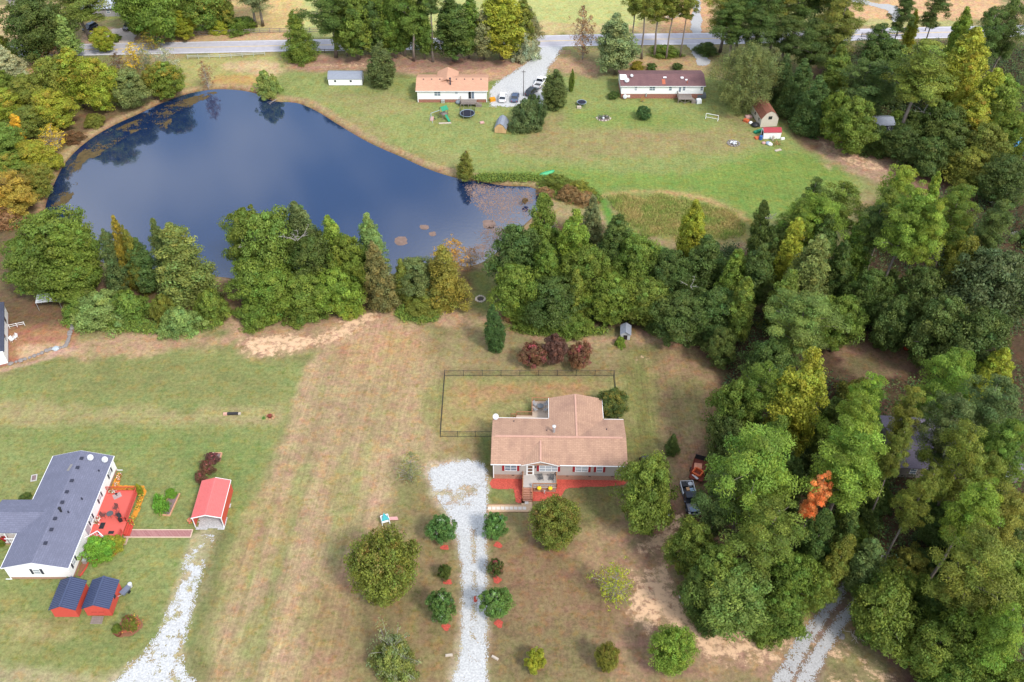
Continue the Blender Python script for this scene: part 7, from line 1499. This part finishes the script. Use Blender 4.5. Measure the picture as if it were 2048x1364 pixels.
# ---- centre wood behind the little hut
CW = 'trees of the centre wood'
for q in (('oak', 1026, 452, 16, 104, 'dg', 'dark tree at the left end'), ('gum', 1094, 388, 19, 92, 'g', 'tall tree with yellowing twigs'), ('gum', 1150, 420, 18, 92, 'lg', 'bright green leafy column'), ('gum', 1187, 392, 17, 56, 'gy', 'thin grey tree'), ('gum', 1228, 434, 16, 96, 'dg', 'dark tree right of the thin grey one'), ('oak', 1280, 474, 14, 106, 'g', 'rounded green tree'), ('gum', 1392, 402, 18, 84, 'yg', 'yellow-topped tree by the tall grass'), ('gum', 1424, 466, 15, 104, 'dg', 'dark tree right of the yellow-topped one'), ('oak', 1350, 500, 13, 90, 'dg', 'dark tree in the middle'),
          ('oak', 1036, 530, 12, 100, 'g', 'front tree at the left'), ('oak', 1110, 560, 10, 120, 'dg', 'front dark tree'), ('cedar', 1158, 540, 11, 84, 'ol', 'front olive tree'), ('oak', 1226, 556, 10, 110, 'g', 'front green tree above the weeds'), ('oak', 1300, 562, 10, 110, 'g', 'front green tree behind the hut'), ('oak', 1368, 590, 10, 116, 'dg', 'front dark tree right of the hut'), ('oak', 1436, 580, 11, 104, 'dg', 'dark tree where the two woods meet'), ('bush', 1060, 615, 4, 80, 'g', 'low front bush at the left'), ('bush', 1140, 625, 4, 90, 'g', 'low front bush in the middle'), ('bush', 1326, 620, 4.5, 76, 'dg', 'low front bush right of the hut'), ('bush', 1400, 632, 5, 80, 'dg', 'low front bush at the right'), ('bush', 1026, 612, 2.5, 44, 'br', 'brown dead brush pile'), ('gum', 1090, 480, 15, 90, 'g', 'tall green tree behind the front row'), ('oak', 1180, 490, 14, 100, 'g', 'broad tree behind the front olive one')):
    TT(*q[:6], q[6] + ' in the centre wood', CW)
# ---- right-hand woods
RW = 'trees of the right-hand woods'
rows = (
 ('upper right woods below the meadow', (('pine', 1832, 388, 26, 116, 'lg', 'tall pine with a long leaning bare trunk'), ('tuftpine', 1828, 330, 21, 82, 'lg', 'bright-topped pine at the bare clay'), ('pine', 1888, 406, 25, 94, 'lg', 'pine with some brown needles'), ('tuftpine', 1644, 388, 20, 104, 'lg', 'full pine'), ('tuftpine', 1694, 360, 19, 84, 'g', 'pine between the two full ones'), ('pine', 1635, 358, 19, 66, 'dg', 'small dark pine crown'), ('gum', 1535, 400, 17, 54, 'dg', 'slim dark tree with a pale trunk'), ('gum', 1590, 432, 18, 76, 'yg', 'yellowing narrow tree'), ('gum', 1638, 462, 20, 110, (.12, .15, .06), 'tall grey-green leafy tree'), ('gum', 1530, 486, 16, 96, 'dg', 'dark leafy tree'), ('oak', 1750, 540, 13, 90, 'dg', 'shaded tree under the leaning pine'), ('oak', 1800, 600, 12, 96, 'dg', 'shaded tree above the clearing'), ('gum', 1955, 480, 20, 116, 'ol', 'olive leafy tree'), ('tuftpine', 1934, 370, 20, 86, 'g', 'pine next to the junk yard'), ('gum', 1886, 347, 18, 60, 'lg', 'light green slim tree'), ('oak', 2022, 506, 21, 170, (.06, .09, .045), 'huge blue-dark tree at the right edge'), ('pine', 1760, 400, 21, 80, 'dg', 'dark pine behind the leaning one'), ('gum', 1700, 480, 16, 80, 'dg', 'dark tree behind the leaning trunks'), ('oak', 1900, 600, 16, 120, 'dg', 'dark broad tree above the clearing'), ('oak', 1690, 590, 13, 90, 'g', 'leafy tree left of the clearing'), ('oak', 1860, 540, 15, 110, 'dg', 'dark tree right of the leaning trunks'), ('pine', 2010, 400, 22, 90, 'dg', 'dark pine at the right edge over the junk yard'), ('gum', 1580, 540, 15, 90, 'g', 'green tree in the shade of the yellowing one'), ('tuftpine', 1600, 404, 19, 80, 'g', 'pine at the meadow end of the row'), ('gum', 1672, 424, 18, 90, 'dg', 'dark leafy tree under the full pines'), ('gum', 1732, 430, 18, 90, 'g', 'green leafy tree left of the leaning pine'), ('tuftpine', 1786, 384, 20, 90, 'g', 'rounded pine beside the bright-topped one'), ('oak', 1566, 452, 14, 90, 'dg', 'dark round tree behind the yellowing one'), ('gum', 1480, 500, 14, 80, 'g', 'green tree at the end of the tall grass'), ('oak', 1980, 620, 17, 130, 'dg', 'dark tree at the right edge above the small clearing'), ('tuftpine', 2000, 900, 20, 90, 'ol', 'olive pine over the right end of the hidden roof'), ('tuftpine', 2044, 850, 23, 110, 'g', 'pine overhanging the right edge by the hidden roof'), ('tuftpine', 2044, 980, 22, 110, 'ol', 'olive pine overhanging the right edge lower down'), ('oak', 2030, 1010, 14, 120, 'dg', 'shaded tree at the right edge under the pines'), ('oak', 2044, 1120, 15, 120, 'g', 'leafy tree at the right edge below the pines'), ('oak', 1990, 990, 12, 100, 'g', 'low leafy tree below the hidden roof'))),
 ('right woods beside the brown lawn', (('tuftpine', 1616, 594, 18, 150, (.12, .17, .05), 'broad light green pine'), ('gum', 1496, 560, 15, 88, 'g', 'green tree at the lawn corner'), ('oak', 1448, 660, 8.5, 70, 'dg', 'small round dark tree at the lawn corner'), ('gum', 1616, 702, 25, 150, 'yg', 'tallest bright yellow-green tree'), ('tuftpine', 1526, 724, 20, 90, 'g', 'pine left of the yellow-green tree'), ('oak', 1490, 772, 16, 110, 'g', 'leafy tree over the lawn edge'), ('oak', 1470, 840, 12, 90, 'dg', 'dark tree at the lawn edge above the trailer'), ('pine', 1766, 748, 22, 92, 'lg', 'bright pine below the small clearing'), ('tuftpine', 1908, 706, 22, 112, 'lg', 'bright full pine right of the small clearing'), ('tuftpine', 1734, 796, 24, 114, 'lg', 'bright pine at the left end of the hidden roof'), ('pine', 1845, 776, 22, 76, 'ol', 'olive slim pine over the hidden roof'), ('tuftpine', 1934, 792, 22, 104, 'bg', 'blue-green pine over the hidden roof'), ('tuftpine', 2022, 758, 24, 110, 'bg', 'grey-green pine at the right edge'), ('gum', 2010, 690, 14, 90, 'yg', 'dark yellow-green tree at the right edge'), ('gum', 1560, 830, 16, 100, 'g', 'shaded tree under the yellow-green one'), ('oak', 1550, 680, 12, 100, 'dg', 'dark tree behind the pine at the lawn edge'), ('oak', 1680, 800, 14, 80, 'dg', 'dark tree between the yellow-green one and the bright pine'))),
 ('woods right of the pickup', (('tuftpine', 1522, 872, 23, 196, 'lg', 'very broad pine over the trailer'), ('pine', 1724, 872, 27, 156, 'lg', 'brightest tall pine'), ('tuftpine', 1452, 950, 17, 110, 'dg', 'dark pine crown over the pickup bonnet'), ('pine', 1818, 860, 22, 70, 'ol', 'dull narrow pine'), ('pine', 1852, 938, 25, 90, 'ol', 'olive pine with a leaning grey trunk'), ('tuftpine', 1950, 866, 24, 118, 'ol', 'olive spreading pine'), ('pine', 1966, 964, 26, 120, 'lg', 'bright green pine near the right edge'), ('pine', 2014, 840, 24, 90, 'g', 'pine at the right edge beside the olive one'), ('pine', 1644, 944, 20, 58, 'rust', 'dead pine with rust-orange needles'), ('tuftpine', 1540, 1010, 20, 150, 'g', 'broad pine left of the orange dead one'), ('oak', 1392, 1046, 12, 96, 'g', 'leafy tree at the edge by the sandy track'), ('oak', 1440, 1100, 13, 120, 'g', 'leafy tree inside the edge'), ('gum', 1690, 1070, 15, 84, 'ol', 'olive tree above the gravel track'), ('gum', 1660, 1010, 18, 90, 'dg', 'dark tree below the orange dead pine'), ('oak', 1900, 1010, 9, 90, 'dg', 'shaded tree under the olive pine'), ('oak', 1580, 920, 15, 100, 'dg', 'dark tree in the gap left of the orange dead pine'))),
 ('woods by the gravel track', (('oak', 1482, 1150, 12, 160, (.11, .17, .05), 'broad light green tree at the sandy clearing'), ('oak', 1598, 1108, 13, 110, 'g', 'green tree left of the track'), ('oak', 1578, 1190, 9, 100, 'g', 'low tree at the track bend'), ('oak', 1400, 1140, 10, 80, 'dg', 'dark low tree at the sandy edge'), ('gum', 1764, 1080, 14, 104, 'bg', 'blue-green tree right of the track'), ('oak', 1798, 1165, 12, 150, 'g', 'green spreading tree right of the track'), ('oak', 1888, 1200, 8, 90, 'dg', 'dark tree behind the spreading one'), ('oak', 1956, 1240, 14, 140, 'g', 'green tree at the bottom right'), ('oak', 1896, 1262, 11, 130, 'g', 'light edge tree at the bottom right'), ('tuftpine', 2000, 1060, 25, 150, 'ol', 'large olive pine with visible trunk at the right edge'), ('pine', 2034, 1240, 20, 120, 'lg', 'bright pine in the bottom right corner'), ('oak', 1640, 1136, 10, 84, 'g', 'tree overhanging the track from the left'), ('bush', 1540, 1236, 4, 80, 'g', 'low bush at the track left side'), ('bush', 1762, 1222, 5, 80, 'g', 'low bush at the track right side'), ('bush', 1840, 1275, 4, 70, 'yg', 'yellow-flecked bush at the wood edge'), ('oak', 1930, 1330, 9, 130, 'g', 'bottom-edge tree at the right'), ('oak', 2040, 1330, 12, 120, 'g', 'bottom right corner leafy tree'), ('bush', 1420, 1215, 4, 70, 'dg', 'dark bush over the pale logs'), ('gum', 1720, 1010, 16, 70, 'dg', 'dark tree by the thin bare trunks'))),
 ('top right woods', (('tuftpine', 1686, -2, 23, 92, 'ol', 'light pine above the conifers'), ('pine', 1858, 88, 27, 150, 'ol', 'biggest spreading pine'), ('gum', 1950, 54, 22, 130, 'yg', 'yellow-green leafy tree'), ('gum', 1954, 100, 20, 66, 'yg', 'yellow-flecked autumn tree'), ('gum', 1994, 138, 20, 100, 'yg', 'yellow-green tree at the right'), ('gum', 1943, 16, 20, 66, 'lg', 'light green tree'), ('tuftpine', 1998, 14, 24, 70, 'dg', 'dark pine'), ('tuftpine', 2036, -4, 24, 90, 'dg', 'dark pine at the right edge'), ('pine', 1814, -18, 22, 56, 'dg', 'thin roadside pine left of the yellow sapling'), ('pine', 1884, -30, 23, 60, 'dg', 'leaning roadside pine'), ('gum', 1836, 18, 14, 40, 'yg', 'thin yellow sapling by the road'), ('tuftpine', 1772, 50, 18, 80, 'dg', 'dark pine by the wooden fence'), ('oak', 1786, 84, 17, 110, 'dg', 'dark round tree'), ('tuftpine', 1744, 124, 18, 120, 'dg', 'dark pine behind the big spreading one'), ('oak', 1684, 182, 13, 70, 'g', 'small tree beside the large cone conifer'), ('oak', 1722, 200, 14, 96, 'g', 'green tree over the grey shed'), ('bush', 1752, 246, 7, 84, 'dg', 'dark bush at the bare clay'), ('gum', 1956, 186, 17, 100, 'yg', 'yellow-flecked tree over the dark trees'), ('oak', 2022, 152, 18, 100, 'g', 'green tree at the right edge'), ('oak', 1894, 206, 15, 100, 'dg', 'dark tree below the big spreading pine'), ('oak', 1914, 244, 13, 110, 'dg', 'dark edge tree'), ('oak', 1988, 250, 14, 96, 'ol', 'olive tree by the blue tarp'), ('oak', 2042, 226, 15, 90, 'g', 'green tree over the blue tarp'), ('oak', 1876, 274, 10, 90, 'dg', 'low dark tree at the clay edge'), ('oak', 1820, 250, 10, 80, 'dg', 'dark low tree by the trunk of the big spreading pine'), ('gum', 1690, 90, 17, 80, 'g', 'green tree behind the cone conifers'), ('oak', 1960, 300, 10, 110, 'ol', 'olive low tree at the junk yard'), ('oak', 2030, 310, 13, 100, 'dg', 'dark tree at the right edge over the junk yard'), ('tuftpine', 1640, 40, 19, 90, 'dg', 'dark pine right of the roadside pines'))),
)
for place, lst in rows:
    for q in lst:
        TT(*q[:6], q[6] + ', ' + place, RW, leaf_autumn if q[5] in ('ye',) or q[6].startswith('yellow-flecked') else None)
for i, bx in enumerate((1440, 1472, 1505, 1540, 1576, 1612, 1648)):
    TB('pine' if i % 2 else 'tuftpine', bx, 104 + (i * 5) % 12, -50 - (i * 13) % 22, 92, 'dg' if i % 3 else 'ol', ('leftmost', 'second from left', 'third from left', 'fourth from left', 'fifth from left', 'sixth from left', 'rightmost')[i] + ' dark pine by the far road above the drooping tree', 'dark pines along the far road')
# second rank of dark pines fills the depth behind them
for i, (bx, by) in enumerate(((1455, 128), (1500, 136), (1560, 140), (1605, 150), (1650, 170))):
    TB('tuftpine', bx, by, -2 + 14 * i, 90, 'dg', ('first', 'second', 'third', 'fourth', 'fifth')[i] + ' shaded pine behind the drooping tree, counted from the left', 'shaded pines behind the drooping tree')

# ---- bleached dead limbs reaching out of some crowns
dead_wood = mat('bleached_wood', (0.32, 0.29, 0.27), 0.9, 0.15, 3)
def dead_limb(lbl, px, py, n, ln, seed):
    t = next(o for o in bpy.data.objects if o.get('label', '').startswith(lbl)); g = random.Random(seed); mb = MB()
    H = t.scale[2] * 14; best = None
    for zz in range(3, 28):
        q = G(px, py, zz); d = math.hypot(q.x - t.location.x, q.y - t.location.y)
        if best is None or d < best[0]: best = (d, q)
    base = best[1]; M = (Matrix.Translation(t.location) @ t.rotation_euler.to_matrix().to_4x4() @ Matrix.Diagonal((*t.scale, 1))).inverted()
    cen = Vector((t.location.x, t.location.y, base.z - 1.0))
    for k in range(n):
        d = Vector((g.uniform(-1, 1), g.uniform(-1.2, .3), g.uniform(.25, 1.1))).normalized(); a = base + Vector((g.uniform(-.4, .4), g.uniform(-.4, .4), -1.2)); m_ = a + d * ln * .6; e = m_ + (d + Vector((g.uniform(-.5, .5), g.uniform(-.5, .5), g.uniform(-.2, .3)))).normalized() * ln * .6
        mb.tube(M @ a, M @ m_, .055 / t.scale[0], .035 / t.scale[0], 5, False); mb.tube(M @ m_, M @ e, .035 / t.scale[0], .015 / t.scale[0], 5, False)
        for j in range(3): f = m_.lerp(e, g.random()); mb.tube(M @ f, M @ (f + Vector((g.uniform(-1, 1), g.uniform(-1, 1), g.uniform(-.2, .8))) * ln * .25), .03 / t.scale[0], .012 / t.scale[0], 4, False)
    mb.build('dead_branch', dead_wood, t)
for q in (('big green tree by the left edge', 88, 470, 5, 2.6, 1), ('broadest green tree with pale', 500, 480, 4, 2.8, 2), ('dark tree with dead grey limbs', 588, 470, 7, 3.2, 3), ('yellow-green cedar with a bleached', 896, 512, 8, 1.6, 4), ('tall tree with yellowing twigs', 1084, 450, 5, 2.4, 5), ('rounded green tree in the centre', 1290, 545, 4, 2.0, 6), ('slim dark tree with a pale trunk', 1537, 425, 4, 1.8, 7), ('biggest spreading pine', 1850, 215, 6, 2.8, 8), ('front green tree behind the hut', 1380, 560, 4, 2.0, 9)): dead_limb(*q)
# ---- shaded bushes on the floor of the right-hand woods
g_ = random.Random(99); k_ = 0
UP = [GP([(1480, 700), (1700, 520), (1830, 420), (2060, 440), (2080, 640), (1880, 650), (1700, 660)], 0, 2), GP([(1700, 780), (1900, 780), (2080, 780), (2120, 1280), (1920, 1280), (1790, 1200), (1740, 1120), (1640, 1130), (1560, 1000)], 0, 2), GP([(1680, 200), (1720, 130), (2050, 120), (2120, 310), (1940, 340), (1840, 300)], 0, 2)]
for poly, n_, wh_ in zip(UP, (16, 24, 10), ('below the meadow', 'around the hidden grey roof', 'near the far road')):
    P_ = np.array(poly); m_ = 0
    while m_ < n_:
        x_, y_ = g_.uniform(P_[:, 0].min(), P_[:, 0].max()), g_.uniform(P_[:, 1].min(), P_[:, 1].max())
        if poly_sd(np.array([x_]), np.array([y_]), poly, 1)[0] < 1: continue
        if 58 < x_ < 79 and 89 < y_ < 103: continue
        plant('bush', x_, y_, g_.uniform(3, 6.5), g_.uniform(2.2, 3.6), g_.choice(['dg', 'dg', 'g', 'ol']), 'shaded understory bush between the woodland trunks ' + wh_, 'understory bushes ' + wh_, name='understory_bush'); m_ += 1
# ---- undergrowth that nobody could count
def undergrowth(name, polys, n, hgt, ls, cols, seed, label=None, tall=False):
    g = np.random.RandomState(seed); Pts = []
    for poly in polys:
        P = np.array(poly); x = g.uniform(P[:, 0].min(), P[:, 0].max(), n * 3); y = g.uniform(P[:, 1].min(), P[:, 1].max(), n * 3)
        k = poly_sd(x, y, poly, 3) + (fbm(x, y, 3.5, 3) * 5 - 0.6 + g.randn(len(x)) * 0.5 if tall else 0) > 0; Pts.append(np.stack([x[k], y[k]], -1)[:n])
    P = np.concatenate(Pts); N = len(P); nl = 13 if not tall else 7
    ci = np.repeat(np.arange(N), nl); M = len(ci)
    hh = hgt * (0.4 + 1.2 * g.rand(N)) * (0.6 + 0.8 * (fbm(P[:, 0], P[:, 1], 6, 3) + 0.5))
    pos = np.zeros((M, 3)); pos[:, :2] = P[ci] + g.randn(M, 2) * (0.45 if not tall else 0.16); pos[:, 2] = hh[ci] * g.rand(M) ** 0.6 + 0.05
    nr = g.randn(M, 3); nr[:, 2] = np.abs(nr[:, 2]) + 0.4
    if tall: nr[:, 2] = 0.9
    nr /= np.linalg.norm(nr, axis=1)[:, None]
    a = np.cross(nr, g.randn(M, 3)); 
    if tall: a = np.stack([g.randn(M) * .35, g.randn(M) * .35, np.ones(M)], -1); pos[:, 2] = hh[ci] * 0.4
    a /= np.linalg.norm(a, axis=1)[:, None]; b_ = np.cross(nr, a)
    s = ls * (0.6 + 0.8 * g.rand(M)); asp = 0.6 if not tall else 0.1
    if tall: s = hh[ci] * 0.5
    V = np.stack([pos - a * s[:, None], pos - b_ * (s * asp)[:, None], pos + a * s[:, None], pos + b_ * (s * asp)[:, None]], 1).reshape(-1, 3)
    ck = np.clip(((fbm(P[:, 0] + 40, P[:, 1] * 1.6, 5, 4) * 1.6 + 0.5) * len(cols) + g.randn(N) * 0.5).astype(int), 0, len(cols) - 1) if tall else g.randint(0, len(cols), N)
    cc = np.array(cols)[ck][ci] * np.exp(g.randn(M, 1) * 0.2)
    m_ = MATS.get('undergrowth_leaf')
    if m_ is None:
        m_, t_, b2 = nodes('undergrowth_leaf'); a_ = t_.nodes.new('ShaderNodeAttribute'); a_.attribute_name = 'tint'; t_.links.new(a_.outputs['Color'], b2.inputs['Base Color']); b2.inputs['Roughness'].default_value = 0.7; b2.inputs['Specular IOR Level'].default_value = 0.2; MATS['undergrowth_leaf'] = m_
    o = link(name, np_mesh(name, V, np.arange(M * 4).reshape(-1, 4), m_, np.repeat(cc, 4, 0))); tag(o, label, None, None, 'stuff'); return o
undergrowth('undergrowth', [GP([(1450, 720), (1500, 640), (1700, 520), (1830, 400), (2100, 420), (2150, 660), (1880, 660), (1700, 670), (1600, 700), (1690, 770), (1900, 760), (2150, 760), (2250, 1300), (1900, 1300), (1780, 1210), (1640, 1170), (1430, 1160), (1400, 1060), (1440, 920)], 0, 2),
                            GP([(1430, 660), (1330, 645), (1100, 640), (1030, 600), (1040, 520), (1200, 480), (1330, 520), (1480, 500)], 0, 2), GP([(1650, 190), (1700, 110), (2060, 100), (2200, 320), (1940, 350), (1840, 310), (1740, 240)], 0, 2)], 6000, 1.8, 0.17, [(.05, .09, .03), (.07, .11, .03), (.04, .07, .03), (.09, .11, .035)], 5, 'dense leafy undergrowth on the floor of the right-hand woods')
undergrowth('tall_grass', [GP([(1215, 398), (1260, 388), (1360, 396), (1440, 414), (1480, 436), (1490, 468), (1420, 482), (1300, 472), (1240, 440)], 0, 2)], 10000, 0.6, 0.4, [(.2, .3, .06), (.3, .36, .09), (.36, .36, .11), (.46, .37, .14)], 6, 'tall uncut meadow grass in a shallow basin', True)
undergrowth('bank_weeds', [GP([(140, 640), (330, 650), (440, 655), (330, 668), (140, 655)], 0, 2), GP([(800, 618), (870, 628), (862, 642), (806, 638)], 0, 2), GP([(1040, 648), (1100, 664), (1220, 662), (1150, 670), (1060, 668)], 0, 2), GP([(960, 352), (1088, 354), (1086, 362), (962, 362)], 0, 2), GP([(1080, 372), (1130, 360), (1200, 392), (1180, 410), (1090, 392)], 0, 2)], 500, 0.5, 0.16, [(.12, .19, .03), (.16, .2, .03), (.1, .15, .03)], 8, 'low green weeds along the wood edges and the pond bank')
